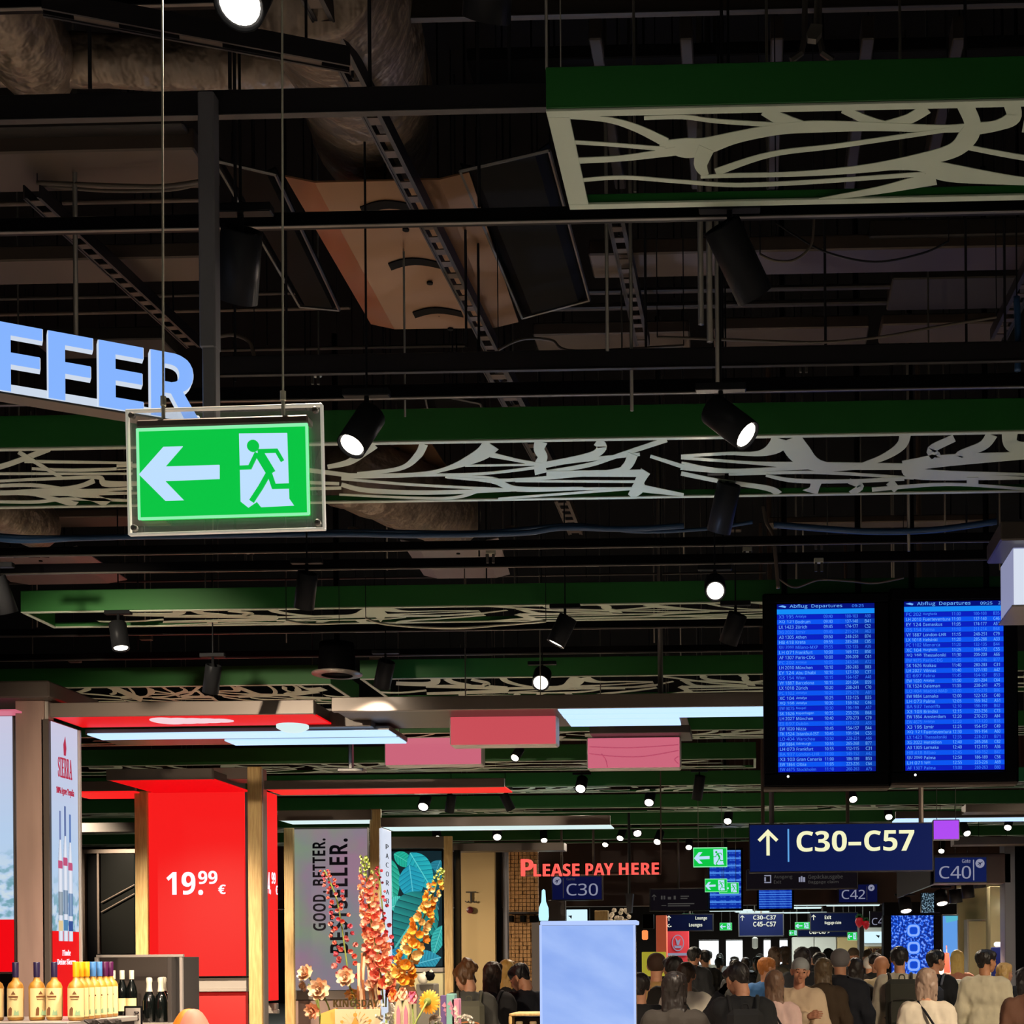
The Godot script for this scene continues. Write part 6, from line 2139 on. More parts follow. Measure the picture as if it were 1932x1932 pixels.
func products() -> void:
	mk("amber", "a8741c", 0.08)
	M.amber.clearcoat_enabled = true
	mk("cap_navy", "241a3c", 0.35)
	mk("cap_yellow", "f2980c", 0.4)
	mk("cap_blue", "3f6fa6", 0.35)
	mk("cap_purple", "43103a", 0.35)
	mk("cap_white", "d6ccb6", 0.4)
	mk("bottle_label", "e2c68e", 0.6)
	mk("print_brown", "6e4420", 0.7)
	mk("print_green", "8fae86", 0.7)
	mk("bottle_black", "0a0d0c", 0.1)
	var s := ST()
	# the near shelf under the bottles
	var y := P(90, 1925, 8.1).y
	var o := thing("bottle_shelf", "pale shelf unit that carries the tequila bottles, at the lower edge", "shelf", Vector3(P(60, 1930, 8.2).x, 0, -8.2))
	var xa := P(-200, 1925, 8.1).x
	var xb := P(168, 1925, 8.1).x
	box(s, Vector3((xa + xb) * 0.5, y - 0.015, -8.3), Vector3(xb - xa, 0.03, 0.9), 0.004)
	part(o, "top_board", s, M.column_edge)
	s = ST()
	box(s, Vector3((xa + xb) * 0.5, (y - 0.03) * 0.5, -8.35), Vector3(xb - xa - 0.04, y - 0.03, 0.8), 0.004)
	part(o, "body", s, M.header_dark)
	var proto := bottle("tequila")
	var n := 0
	for q in [[-8, "tequila bottle with a navy cap, cut off by the edge"], [30, "tequila bottle with a navy cap in front of the brown column's foot"], [70, "tequila bottle with a turned label and a navy cap beside the column edge"], [103, "tequila bottle with a navy cap in front of the red poster foot"]]:
		var b := proto.duplicate()
		b.name = nm("tequila_bottle")
		add_child(b)
		var p := P(q[0], 1925, 8.1)
		b.position = Vector3(p.x, y, -8.1)
		b.rotation.y = [0.25, 0.2, 0.9, 0.15][n]
		tag(b, q[1], "bottle", "tequila bottles with navy caps")
		n += 1
	n = 0
	for q in [[142, "cap_yellow", "first of the close row of tequila bottles, yellow cap, whole side visible"], [151, "cap_yellow", "second bottle with a yellow cap in the close row"], [162, "cap_yellow", "third bottle with a yellow cap in the close row, next to the blue caps"], [174, "cap_blue", "first bottle with a blue cap in the close row"], [186, "cap_blue", "second bottle with a blue cap in the close row"], [197, "cap_purple", "first bottle with a purple cap in the close row"], [207, "cap_purple", "last bottle of the close row, purple cap, beside the dark wine bottles"]]:
		var b := proto.duplicate()
		b.name = nm("tequila_bottle")
		add_child(b)
		b.position = Vector3(P(q[0] + 2, 1925, 8.02 + n * 0.1).x, y, -8.02 - n * 0.1)
		b.rotation.y = 0.25
		b.get_node("cap").material_override = M[q[1]]
		tag(b, q[2], "bottle", "tequila bottles in the close row")
		n += 1
	proto.free()
	# the dark shelf behind with wine
	o = thing("wine_shelf", "dark brown wine shelf with a pale metal frame below the red price panel", "shelf", Vector3(P(264, 1932, 10).x, 0, -10))
	s = ST()
	pb(s, 186, 1806, 322, 2360, 10.35, 0.04, 0.003)
	part(o, "back_panel", s, M.header_dark)
	s = ST()
	var c := P(330, 1805, 9.95)
	box(s, Vector3(c.x, c.y * 0.5, -10.1), Vector3(0.03, c.y, 0.5), 0.003)
	part(o, "side_panel", s, M.duct_dark)
	s = ST()
	for q in [[181, 1801, 345, 1806], [180, 1806, 186, 2300], [321, 1806, 326, 2300], [340, 1806, 345, 2300]]:
		pb(s, q[0], q[1], q[2], q[3], 9.9, 0.03, 0.002)
	part(o, "frame", s, M.column_edge)
	var y2 := P(250, 1930, 9.8).y
	s = ST()
	var x0 := P(186, 1930, 9.8).x
	var x1 := P(340, 1930, 9.8).x
	box(s, Vector3((x0 + x1) * 0.5, y2 - 0.015, -10.05), Vector3(x1 - x0, 0.03, 0.5), 0.003)
	part(o, "board", s, M.column_edge)
	for q in [["wine", 214, 9.95, "dark wine bottle half hidden behind the purple capped bottle"], ["wine", 231, 9.9, "dark wine bottle with a white cap, the middle one of three"], ["wine", 249, 9.9, "dark wine bottle with a white cap next to the price card"], ["sparkling", 282, 9.9, "sparkling wine bottle with pale foil, the one nearer the price card"], ["sparkling", 304, 9.9, "sparkling wine bottle with pale foil at the shelf's metal post"], ["sparkling", 309, 10.15, "sparkling wine bottle standing behind the one at the metal post"]]:
		var b := bottle(q[0])
		b.name = nm("wine_bottle" if q[0] == "wine" else "sparkling_wine_bottle")
		add_child(b)
		b.position = Vector3(P(q[1], 1930, q[2]).x, y2 + (0.05 if q[0] == "wine" else 0.0), -q[2])
		if q[0] == "wine":
			s = ST()
			box(s, Vector3(0, -0.025, 0), Vector3(0.08, 0.05, 0.08), 0.004)
			part(b, "stand", s, M.header_dark, true)
		tag(b, q[3], "bottle", "wine bottles on the dark shelf")
	o = thing("price_card", "grey price card in a dark holder in front of the dark wine bottles", "price card", P(250, 1950, 8.95))
	s = ST()
	pb(s, 234, 1898, 267, 1980, 8.95, 0.02, 0.003)
	part(o, "holder", s, M.black)
	s = ST()
	pb(s, 237, 1902, 264, 1976, 8.935, 0.012, 0.001)
	part(o, "card", s, M.column_edge)
	for t in [["9", 1911], ["12", 1918], ["99", 1924]]:
		ptext(o, "card_text", t[0], 253, t[1] - 3, 262, t[1] + 2, 8.93, M.ink)
	s = ST()
	box(s, Vector3(P(250, 1975, 8.95).x, P(250, 1975, 8.95).y * 0.5, -8.97), Vector3(0.03, P(250, 1975, 8.95).y, 0.03), 0.002)
	part(o, "stem", s, M.black)
	n = 0
	for q in [[166, 1921], [189, 1921], [210, 1921]]:
		s = ST()
		var p := P(q[0], q[1], 7.7)
		box(s, p - Vector3(0, 0.02, 0.04), Vector3(0.035, 0.012, 0.12), 0.003, Basis(Vector3.BACK, -0.6))
		box(s, p - Vector3(-0.02, 0.05, 0.04), Vector3(0.02, 0.08, 0.04), 0.003)
		box(s, p - Vector3(-0.02, 0.085 + (p.y - 0.09) * 0.5 - 0.0, 0.04), Vector3(0.02, p.y - 0.085, 0.02), 0.002)
		single("tag_holder", s, M.duct_dark, "small slanted grey tag holder in front of the close bottle row", "tag holder", "slanted tag holders under the bottles")
		n += 1
	# the orange cone
	mk("orange_left", "f08010", 0.5)
	mk("cone_pink", "d98772", 0.5)
	o = thing("display_cone", "rounded orange cone with a pink front at the lower edge under the red price panel", "display cone", P(362, 2100, 7.0))
	var tip := P(362, 1903, 7.0)
	s = ST(true)
	lathe(s, [Vector2(0.16, -0.35), Vector2(0.1, -0.12), Vector2(0.062, -0.045), Vector2(0.045, -0.02), Vector2(0.024, -0.004), Vector2(0, 0)], 22, Transform3D(Basis.IDENTITY, tip + Vector3(-0.022, 0, -0.02)))
	part(o, "orange_shell", s, M.orange_left)
	s = ST(true)
	lathe(s, [Vector2(0.16, -0.35), Vector2(0.095, -0.12), Vector2(0.058, -0.045), Vector2(0.042, -0.02), Vector2(0.022, -0.004), Vector2(0, 0)], 22, Transform3D(Basis.IDENTITY, tip + Vector3(0.008, -0.001, 0.0)))
	part(o, "pink_front", s, M.cone_pink)
	s = ST(true)
	lathe(s, [Vector2(0.1, -tip.y), Vector2(0.1, -0.33)], 16, Transform3D(Basis.IDENTITY, tip))
	part(o, "stand", s, M.header_dark)
	flowers()


func petal_mesh(l: float, w: float, cup: float) -> ArrayMesh:      # one petal along +y, curved towards +z
	var s := ST(true)
	var rows := []
	for i in 5:
		var u := i / 4.0
		var ww: float = w * [0.25, 0.75, 1.0, 0.85, 0.3][i] * 0.5
		var z := cup * u * u
		rows.append([Vector3(-ww, l * u, z + cup * 0.25 * u), Vector3(0, l * u, z), Vector3(ww, l * u, z + cup * 0.25 * u)])
	for i in 4:
		for k in 2:
			quad(s, rows[i][k], rows[i][k + 1], rows[i + 1][k + 1], rows[i + 1][k])
	s.generate_normals()
	return s.commit()


func floret_mesh(n: int, l: float, w: float, cup: float, tilt: float) -> ArrayMesh:      # petals round +z
	var p := petal_mesh(l, w, cup)
	var s := SurfaceTool.new()
	for k in n:
		s.append_from(p, 0, Transform3D(Basis(Vector3.BACK, TAU * k / n) * Basis(Vector3.RIGHT, tilt), Vector3.ZERO))
	return s.commit()


func petal_mat(k: String, col: String) -> StandardMaterial3D:
	var m := mk(k, col, 0.55)
	m.backlight_enabled = true
	m.backlight = Color(col).darkened(0.6)
	return m


func flower_spike(label: String, path: Array, d: float, w: float, n: int, mats: Array, fl: Mesh, t0 := 0.0, bud := "") -> void:
	var base := P(path[0].x, path[0].y, d)
	var o := thing("flower_spike", label, "flower", base)
	var pts := []
	for p in path:
		pts.append(P(p.x, p.y, d))
	pts = smooth(pts, 6)
	var s := ST(true)
	tube(s, pts, 0.003, 6)
	part(o, "stem", s, M.stem)
	for i in n:
		var u := t0 + (1.0 - t0) * (i + 0.5) / n
		var k := u * (pts.size() - 1)
		var a: Vector3 = pts[int(k)].lerp(pts[mini(int(k) + 1, pts.size() - 1)], k - int(k))
		var an := i * 2.4 + rng.randf() * 0.6
		var ww := w * (1.0 - 0.72 * u * u) * rng.randf_range(0.55, 1.0)
		var dir := Vector3(cos(an), 0.15, absf(sin(an)) * 0.9 + 0.1 if i % 3 else sin(an)).normalized()
		var c := a + Vector3(dir.x * ww, dir.y * 0.01, dir.z * ww)
		var sc := (1.0 - 0.6 * u) * rng.randf_range(0.8, 1.15)
		var m: Material = mats[i % mats.size()]
		if bud and u > 0.86:
			m = M[bud]
			sc *= 0.7
		var bs := Basis.looking_at(-(dir + Vector3(0, -0.1, 0.35)).normalized(), Vector3.UP) * Basis(Vector3.BACK, rng.randf() * TAU) * Basis.from_scale(Vector3.ONE * sc)
		pmesh(o, "floret", fl, m, Transform3D(bs, c - base))


func peony(label: String, px: float, py: float, d: float, r: float, face: Vector3, mats: Array, stem_to: Vector2) -> void:
	var c := P(px, py, d)
	var o := thing("peony", label, "flower", c)
	var bs := Basis.looking_at(-face.normalized(), Vector3.UP)
	for ring in 4:
		var m := petal_mesh(r * (1.0 - 0.2 * ring), r * (0.62 - 0.09 * ring), r * 0.3)
		for k in 9 - ring:
			var b := bs * Basis(Vector3.BACK, TAU * k / (9 - ring) + ring * 0.4) * Basis(Vector3.RIGHT, 0.12 + 0.3 * ring)
			pmesh(o, "petal", m, mats[(k + ring) % mats.size()], Transform3D(b, bs * Vector3(0, 0, 0.004 * ring)))
	var s := ST(true)
	lathe(s, [Vector2(r * 0.22, 0.0), Vector2(r * 0.2, r * 0.12), Vector2(0, r * 0.2)], 12, Transform3D(bs * Basis(Vector3.RIGHT, PI / 2), bs * Vector3(0, 0, 0.004)))
	part(o, "heart", s, M.flower_heart, true)
	s = ST(true)
	var e := P(stem_to.x, stem_to.y, d + 0.02)
	tube(s, smooth([c - bs.z * 0.01, (c + e) * 0.5 + Vector3(0.01, 0.0, -0.02), e], 6), 0.0028, 6)
	part(o, "stem", s, M.stem)


func flowers() -> void:
	var d := 5.0
	mk("stem", "7d8a3c", 0.6)
	mk("bud_green", "a8b460", 0.6)
	petal_mat("coral", "ff9468")
	petal_mat("coral_light", "ffb996")
	petal_mat("salmon_petal", "f87a68")
	petal_mat("rose", "e65a6c")
	petal_mat("rose_light", "f09088")
	petal_mat("crimson", "a83244")
	petal_mat("yellow_petal", "fbbc50")
	petal_mat("yellow_light", "f8ce86")
	petal_mat("peach", "f8c49a")
	petal_mat("peach_light", "fbd9b6")
	petal_mat("orange_petal", "f09a24")
	petal_mat("tulip_orange", "f07a2c")
	petal_mat("pink_tulip", "dc6c94")
	petal_mat("white_petal", "e6ddd0")
	mk("flower_heart", "c8742c", 0.7)
	var fl := floret_mesh(5, 0.029, 0.027, 0.010, 0.5)
	var fs := floret_mesh(5, 0.021, 0.019, 0.008, 0.7)
	flower_spike("tall orange delphinium spike in the middle of the bouquet", [Vector2(724, 1900), Vector2(716, 1820), Vector2(698, 1720), Vector2(688, 1616)], d, 0.036, 120, [M.coral, M.coral_light, M.salmon_petal], fl, 0.18, "bud_green")
	flower_spike("loose pink flower spike in front of the black slogan letters", [Vector2(664, 1900), Vector2(652, 1800), Vector2(636, 1700), Vector2(612, 1642)], d + 0.1, 0.042, 58, [M.rose, M.rose_light, M.salmon_petal], fs, 0.2)
	flower_spike("dark crimson spike right behind the tall orange one", [Vector2(728, 1900), Vector2(730, 1800), Vector2(722, 1720), Vector2(714, 1636)], d + 0.12, 0.022, 50, [M.crimson, M.rose], fs, 0.05)
	flower_spike("leaning yellow flower spike in front of the teal leaf picture", [Vector2(752, 1870), Vector2(778, 1790), Vector2(808, 1710), Vector2(834, 1640)], d - 0.05, 0.036, 76, [M.yellow_petal, M.yellow_light, M.orange_petal], fl, 0.08, "bud_green")
	var pm := [M.peach, M.peach_light]
	peony("peach blossom highest of the three at the bouquet's outer side", 579, 1838, d, 0.034, Vector3(-0.3, 0.5, 1), pm, Vector2(604, 1940))
	peony("small peach blossom seen from the side, tucked under the highest one", 577, 1858, d + 0.05, 0.026, Vector3(-0.8, -0.3, 0.6), pm, Vector2(606, 1940))
	peony("big round peach blossom on a bare stem over the pastel board", 603, 1867, d - 0.05, 0.042, Vector3(0.1, 0.1, 1), pm, Vector2(622, 1940))
	peony("peach blossom directly above the golden letters", 653, 1845, d - 0.02, 0.036, Vector3(0.1, 0.2, 1), pm, Vector2(668, 1930))
	peony("peach blossom below the one over the golden letters, facing down", 664, 1872, d + 0.02, 0.028, Vector3(0.2, -0.6, 0.8), [M.yellow_petal, M.peach], Vector2(668, 1930))
	peony("drooping peach bellflower at the lowest outer corner of the bouquet", 592, 1906, d - 0.1, 0.032, Vector3(-0.2, -0.2, 1), [M.peach, M.coral_light], Vector2(620, 1950))
	# tulips and the gerbera
	for q in [["orange tulip beside the white cluster", 742, 1880, [M.tulip_orange, M.coral]], ["peach tulip between the orange and the pink one", 760, 1877, [M.coral_light, M.peach]], ["pink tulip next to the orange gerbera", 778, 1884, [M.pink_tulip, M.rose_light]]]:
		var c := P(q[1], q[2], 4.9)
		var o := thing("tulip", q[0], "flower", c)
		var m := petal_mesh(0.045, 0.036, 0.012)
		for k in 6:
			var b := Basis(Vector3.UP, TAU * k / 6) * Basis(Vector3.RIGHT, 0.12 if k % 2 else 0.2)
			pmesh(o, "petal", m, q[3][k % 2], Transform3D(b, Vector3(0, -0.02, 0) + b * Vector3(0, 0, -0.014)))
		var s := ST(true)
		tube(s, [c - Vector3(0, 0.02, 0), c - Vector3(-0.005, 0.12, 0), c - Vector3(0, 0.3, 0)], 0.003, 6)
		part(o, "stem", s, M.stem)
	var g := P(807, 1890, 4.8)
	var ge := thing("gerbera", "large orange gerbera turned away, with its pale stem in front", "flower", g)
	var gm := petal_mesh(0.043, 0.014, 0.006)
	var gb := Basis.looking_at(Vector3(-0.35, 0.1, 1).normalized(), Vector3.UP)
	for k in 22:
		pmesh(ge, "petal", gm, [M.orange_petal, M.yellow_petal][k % 2], Transform3D(gb * Basis(Vector3.BACK, TAU * k / 22) * Basis(Vector3.RIGHT, 0.1), gb * Vector3(0, 0, 0.001 * (k % 2))))
	var s := ST(true)
	lathe(s, [Vector2(0.014, 0), Vector2(0.01, 0.01), Vector2(0, 0.014)], 12, Transform3D(Basis(Vector3.RIGHT, PI / 2), Vector3(0, 0, 0.0)))
	part(ge, "calyx", s, M.stem, true)
	s = ST(true)
	tube(s, smooth([g + Vector3(0, 0, 0.012), P(797, 1906, 4.77), P(780, 1940, 4.77), P(772, 1990, 4.8)], 6), 0.0035, 6)
	part(ge, "stem", s, M.bud_green)
	# sticks
	mk("stick", "dcb896", 0.7)
	mk("stick_dark", "9a5a32", 0.7)
	var o := thing("wooden_sticks", "bundle of pale bent wooden sticks behind the golden letters", "decoration", P(690, 1930, 5.02))
	for q in [[677, 1818, 682, 1900, 0], [684, 1798, 688, 1900, 1], [690, 1788, 684, 1900, 0], [697, 1800, 700, 1900, 0], [703, 1818, 706, 1900, 1], [708, 1832, 712, 1900, 0], [681, 1830, 676, 1900, 1], [694, 1806, 706, 1900, 0]]:
		s = ST(true)
		tube(s, smooth([P(q[2], 1990, 5.0), P(q[2], q[3], 5.0), P((q[0] + q[2]) * 0.5 - 2, (q[1] + q[3]) * 0.5, 4.98), P(q[0], q[1], 5.0)], 5), 0.0055, 6)
		part(o, "stick", s, M.stick if q[4] == 0 else M.stick_dark)
	# the card with golden letters
	mk("gold_letter", "4a3812", 0.45, 0.2)
	mk("card_cream", "cdb690", 0.7)
	mk("paper_orange", "e8a850", 0.7)
	mk("ochre", "c08838", 0.6)
	o = thing("lettered_card", "cream card with a crown print under golden cut-out letters KINGSDAY", "card", P(672, 1990, 4.85))
	s = ST()
	pb(s, 632, 1904, 718, 2010, 4.85, 0.012, 0.001)
	part(o, "card", s, M.card_cream)
	ptext(o, "letter", "KINGSDAY", 629, 1886, 714, 1900, 4.85, M.gold_letter, "Droid Sans", 700, 0.006)
	s = ST()
	pplate(s, [Vector2(645, 1960), Vector2(645, 1930), Vector2(656, 1946), Vector2(670, 1918), Vector2(684, 1946), Vector2(698, 1928), Vector2(698, 1960)], 4.836, 0.002)
	for q in [[670, 1915, 4], [698, 1926, 3], [645, 1928, 3]]:
		plate(s, disc(Vector2.ZERO, q[2] / F * 4.84, 12), 0.002, Transform3D(Basis.IDENTITY, P(q[0], q[1], 4.836)))
	part(o, "crown_print", s, M.ochre)
	for k in 9:
		s = ST()
		var an := lerpf(0.3, PI - 0.3, k / 8.0)
		pplate(s, [Vector2(670 + cos(an) * 16, 1934 - sin(an) * 14), Vector2(670 + cos(an) * 30, 1933 - sin(an) * 26), Vector2(671 + cos(an) * 30, 1935 - sin(an) * 26)], 4.8365, 0.001)
		part(o, "ray_print", s, M.ochre)
	s = ST()
	pplate(s, [Vector2(600, 1990), Vector2(606, 1912), Vector2(634, 1902), Vector2(640, 1990)], 4.9, 0.02)
	single("wrapping_paper", s, M.paper_orange, "folded orange wrapping paper beside the lettered card", "paper")
	# rabbit ears
	mk("ear_pink", "c8788c", 0.6)
	o = thing("ear_card", "cream card cut like two rabbit ears with pink insides", "card", P(759, 1990, 4.75))
	for k in 2:
		var x := 752.0 + 14.0 * k
		s = ST()
		pplate(s, [Vector2(x - 8, 1990), Vector2(x - 8, 1910), Vector2(x - 5, 1892), Vector2(x - 1, 1886), Vector2(x + 3, 1889), Vector2(x + 7, 1905), Vector2(x + 7, 1990)], 4.75, 0.008)
		part(o, "ear", s, M.card_cream)
		s = ST()
		pplate(s, [Vector2(x - 5, 1990), Vector2(x - 4, 1908), Vector2(x - 1, 1896), Vector2(x + 3, 1908), Vector2(x + 4, 1990)], 4.745, 0.002)
		part(o, "inner_ear", s, M.ear_pink)
	# white clusters
	var wf := floret_mesh(5, 0.009, 0.009, 0.004, 0.4)
	for q in [["white blossom cluster between the lettered card and the rabbit ears", 729, 1912, 4.8, 0.03], ["white blossom cluster at the lower edge in front of the gift boxes", 876, 1932, 4.7, 0.026], ["pale blossom cluster beside the gerbera, low at the edge", 822, 1928, 4.85, 0.016]]:
		var c := P(q[1], q[2], q[3])
		o = thing("blossom_cluster", q[0], "flower", c)
		for k in 34:
			var v := Vector3(rng.randf_range(-1, 1), rng.randf_range(-0.7, 1), rng.randf_range(0, 1)).normalized()
			var bs := Basis.looking_at(-v, Vector3.UP if absf(v.y) < 0.9 else Vector3.RIGHT)
			pmesh(o, "blossom", wf, M.white_petal, Transform3D(bs, v * q[4] * Vector3(1, 1.1, 1)))
		s = ST(true)
		tube(s, [c, c - Vector3(0, 0.25, 0)], 0.004, 6)
		part(o, "stem", s, M.stem)
	# gift boxes and plush things behind
	mk("gift_violet", "6a5288", 0.6)
	mk("gift_pink", "cf8aa2", 0.6)
	mk("gift_mint", "7fb0a6", 0.6)
	for q in [["violet patterned gift box behind the gerbera", 831, 1878, 846, 1990, 6.0, "gift_violet"], ["tall mint and pink gift box, the middle one", 842, 1875, 858, 1990, 5.9, "gift_mint"], ["pink gift box next to the grey rucksack", 852, 1884, 866, 1990, 5.9, "gift_pink"]]:
		o = thing("gift_box", q[0], "box", P((q[1] + q[3]) * 0.5, q[4], q[5]))
		s = ST()
		pb(s, q[1], q[2], q[3], q[4], q[5], 0.05, 0.003)
		part(o, "carton", s, M[q[6]])
		for k in 3:
			s = ST()
			pplate(s, [Vector2(q[1] + 2 + k * 3, q[2] + 20 + k * 8), Vector2(q[1] + 8 + k * 2, q[2] + 12 + k * 9), Vector2(q[3] - 2, q[2] + 26 + k * 9)], q[5] - 0.002, 0.002)
			part(o, "printed_shape", s, M.gift_pink if q[6] != "gift_pink" else M.white_petal)
	mk("plush_white", "d8d0bc", 0.9)
	mk("tin", "857f74", 0.4, 0.3)
	mk("kraft", "94684a", 0.7)
	s = ST()
	hexa(s, [P(744, 1880, 5.5), P(790, 1882, 5.5), P(776, 1846, 5.45), P(768, 1844, 5.45)], [P(752, 1878, 5.62), P(784, 1878, 5.62), P(774, 1848, 5.56), P(770, 1847, 5.56)])
	single("gift_box", s, M.kraft, "brown kraft paper pyramid box behind the tulips", "box")
	s = ST()
	pb(s, 733, 1856, 760, 2100, 6.4, 0.1, 0.004)
	pb(s, 786, 1856, 820, 2100, 6.4, 0.1, 0.004)
	single("tin_display", s, M.tin, "grey metal display tins behind the kraft pyramid", "display")
	for q in [["round white plush ball by the kraft pyramid, under the yellow spike", 798, 1846, 11, "plush_white"], ["dark plush ball with a white patch beside the cream drawers", 811, 1841, 10, "black"], ["white plush curl between the orange and yellow spikes", 741, 1846, 10, "plush_white"]]:
		o = thing("plush_toy", q[0], "plush toy", P(q[1], q[2], 6.35))
		var r: float = q[3] / F * 6.35
		s = ST(true)
		lathe(s, [Vector2(0, -r), Vector2(r * 0.7, -r * 0.75), Vector2(r, 0), Vector2(r * 0.75, r * 0.75), Vector2(0, r)], 16)
		part(o, "body", s, M[q[4]], true)
		s = ST(true)
		lathe(s, [Vector2(0, -r * 0.5), Vector2(r * 0.45, 0), Vector2(0, r * 0.5)], 12, Transform3D(Basis.IDENTITY, Vector3(r * 0.3, r * 0.75, r * 0.3)))
		part(o, "tuft", s, M.plush_white, true)
	# the low table that carries the bouquet
	o = thing("flower_table", "low display table under the bouquet, below the picture's edge", "table", Vector3(P(720, 1990, 5).x, 0, -5.3))
	var ty := P(720, 1985, 5.0).y
	s = ST()
	box(s, Vector3(P(725, 1990, 5).x, ty - 0.02, -5.4), Vector3(0.75, 0.04, 1.7), 0.004)
	part(o, "top", s, M.column_edge)
	s = ST()
	box(s, Vector3(P(725, 1990, 5).x, (ty - 0.04) * 0.5, -5.4), Vector3(0.6, ty - 0.04, 1.5), 0.004)
	part(o, "body", s, M.header_dark)


func hall_front() -> void:
	var s: SurfaceTool
	var o: Node3D
	var d := 20.0
	# the blue dotted screen
	var im := Image.create(80, 160, false, Image.FORMAT_RGB8)
	var n := FastNoiseLite.new()
	n.seed = 3
	n.frequency = 0.16
	for y in 160:
		for x in 80:
			var v := n.get_noise_2d(x, y)
			var c := Color("0a2a8c") if v < -0.04 else (Color("7fa4ff") if v > 0.22 else Color("1556e0"))
			for k in 3:
				var cx := 41.0
				var cy := 26.0 + k * 30.0
				var dx := maxf(absf(x - cx) - 4, 0.0)
				var dy := maxf(absf(y - cy) - 3, 0.0)
				var e := sqrt(dx * dx + dy * dy)
				if e < 9:
					c = Color("0a46cc") if e < 2.5 else Color("8cb0ff") if e > 3.0 and e < 7.5 else Color("0d62f0")
			im.set_pixel(x, y, c)
	o = thing("led_screen", "tall blue glowing screen with a dotted pattern and rounded squares, in a black frame", "led screen", P(1722, 1932, d))
	s = ST()
	pb(s, 1668, 1702, 1778, 1727, d, 0.3, 0.004)
	pb(s, 1668, 1727, 1682, 2100, d, 0.3, 0.004)
	pb(s, 1763, 1727, 1778, 2100, d, 0.3, 0.004)
	part(o, "black_frame", s, M.black)
	part(o, "screen", puv(1682, 1727, 1763, 1900, d + 0.03), printed("led_print", im, 1.0))
	s = ST()
	pb(s, 1682, 1727, 1763, 2100, d + 0.06, 0.2, 0.0)
	part(o, "back", s, M.black)
	var im2 := Image.create(32, 40, false, Image.FORMAT_RGB8)
	for y in 40:
		for x in 32:
			im2.set_pixel(x, y, Color("8fb2c8") if n.get_noise_2d(x * 1.4 + 60, y * 1.4) > 0.1 else Color("14202a"))
	o = thing("hanging_display", "small dark hanging panel with a pale blue speckled print over the blue screen", "panel", P(1752, 1722, 18.8))
	s = ST()
	pb(s, 1738, 1684, 1774, 1722, 18.82, 0.1, 0.004)
	part(o, "body", s, M.black)
	part(o, "print", puv(1739, 1685, 1762, 1722, 18.8), printed("speckle", im2, 0.8))
	o = thing("lit_poster", "pale blue lit poster right of the black framed blue screen", "lit poster", P(1793, 1800, 20.2))
	s = ST()
	pb(s, 1777, 1725, 1809, 1930, 20.22, 0.1, 0.004)
	part(o, "case", s, M.steel)
	glow("poster_blue", "5f9be6", 1.0)
	glow("poster_cyan", "56b4cc", 1.0)
	s = ST()
	pb(s, 1780, 1728, 1807, 1926, 20.2, 0.02, 0.002)
	part(o, "lit_face", s, M.poster_blue)
	s = ST()
	pplate(s, [Vector2(1783, 1728), Vector2(1807, 1728), Vector2(1807, 1736), Vector2(1786, 1741)], 20.18, 0.01)
	part(o, "printed_corner", s, M.poster_cyan)
	# the bright shop on the right
	s = ST()
	pb(s, 1808, 1660, 2400, 2100, 22.0, 0.1)
	struct("wall_cream_shop", s, M.cream)
	o = thing("shop_cabinet", "tall pale cabinet door with a round lamp spot in the bright shop", "cabinet", P(1845, 1932, 21.5))
	s = ST()
	pb(s, 1826, 1734, 1865, 2060, 21.5, 0.35, 0.006)
	part(o, "body", s, M.white_paint)
	s = ST()
	pb(s, 1829, 1738, 1862, 2050, 21.47, 0.03, 0.004)
	part(o, "door", s, M.cream)
	upright("shop_pillar", "cream square pillar in the bright shop, left of the white light tube", 1868, 1672, 1889, 20.5, 0.4, M.cream, "pillar")
	s = ST()
	pb(s, 1889, 1700, 1894, 1718, 20.4, 0.05, 0.004)
	single("light_tube", s, M.led_white, "short upright white light tube beside the cream pillar", "light")
	upright("shop_column", "grey metal column at the shop's corner, under the brown fascia", 1895, 1592, 1915, 17.6, 0.35, M.post_grey)
	upright("shop_column", "black panel column right of the grey one at the edge", 1915, 1592, 1945, 17.9, 0.3, M.black)
	o = thing("shop_bed", "white pillow shaped lamp on a small shelf in the bright shop", "lamp", P(1883, 1786, 19.8))
	s = ST()
	pb(s, 1877, 1777, 1891, 1786, 19.8, 0.1, 0.02)
	part(o, "shade", s, M.led_white)
	s = ST()
	pb(s, 1875, 1787, 1893, 2060, 19.75, 0.2, 0.004)
	part(o, "shelf", s, M.navy_dim)
	s = ST()
	hexa(s, [P(1692, 1695, 17.6), P(1763, 1667, 17.6), P(1763, 1643, 17.6), P(1692, 1643, 17.6)], [P(1700, 1693, 24), P(1762, 1670, 24), P(1762, 1650, 24), P(1700, 1650, 24)])
	single("shop_soffit", s, M.rail_grey, "grey slanting soffit between the dark exit sign and the brown fascia", "soffit")
	o = thing("light_canopy", "brown canopy with a white light strip beside the violet box", "canopy", P(1810, 1545, 15.0))
	s = ST()
	pb(s, 1690, 1528, 2200, 1541, 15.0, 0.05, 0.004)
	part(o, "front_board", s, M.header)
	s = ST()
	pb(s, 1822, 1515, 2200, 1530, 14.6, 0.3, 0.004)
	part(o, "upper_board", s, M.header)
	under(o, "light_strip", 1692, 2150, 1541, 15.0, 15.02, 15.5, M.strip)
	s = ST()
	pb(s, 1800, 1577, 2200, 1592, 17.0, 0.3, 0.004)
	single("gantry_beam", s, M.header, "beige beam over the C40 fascia at the edge", "beam")
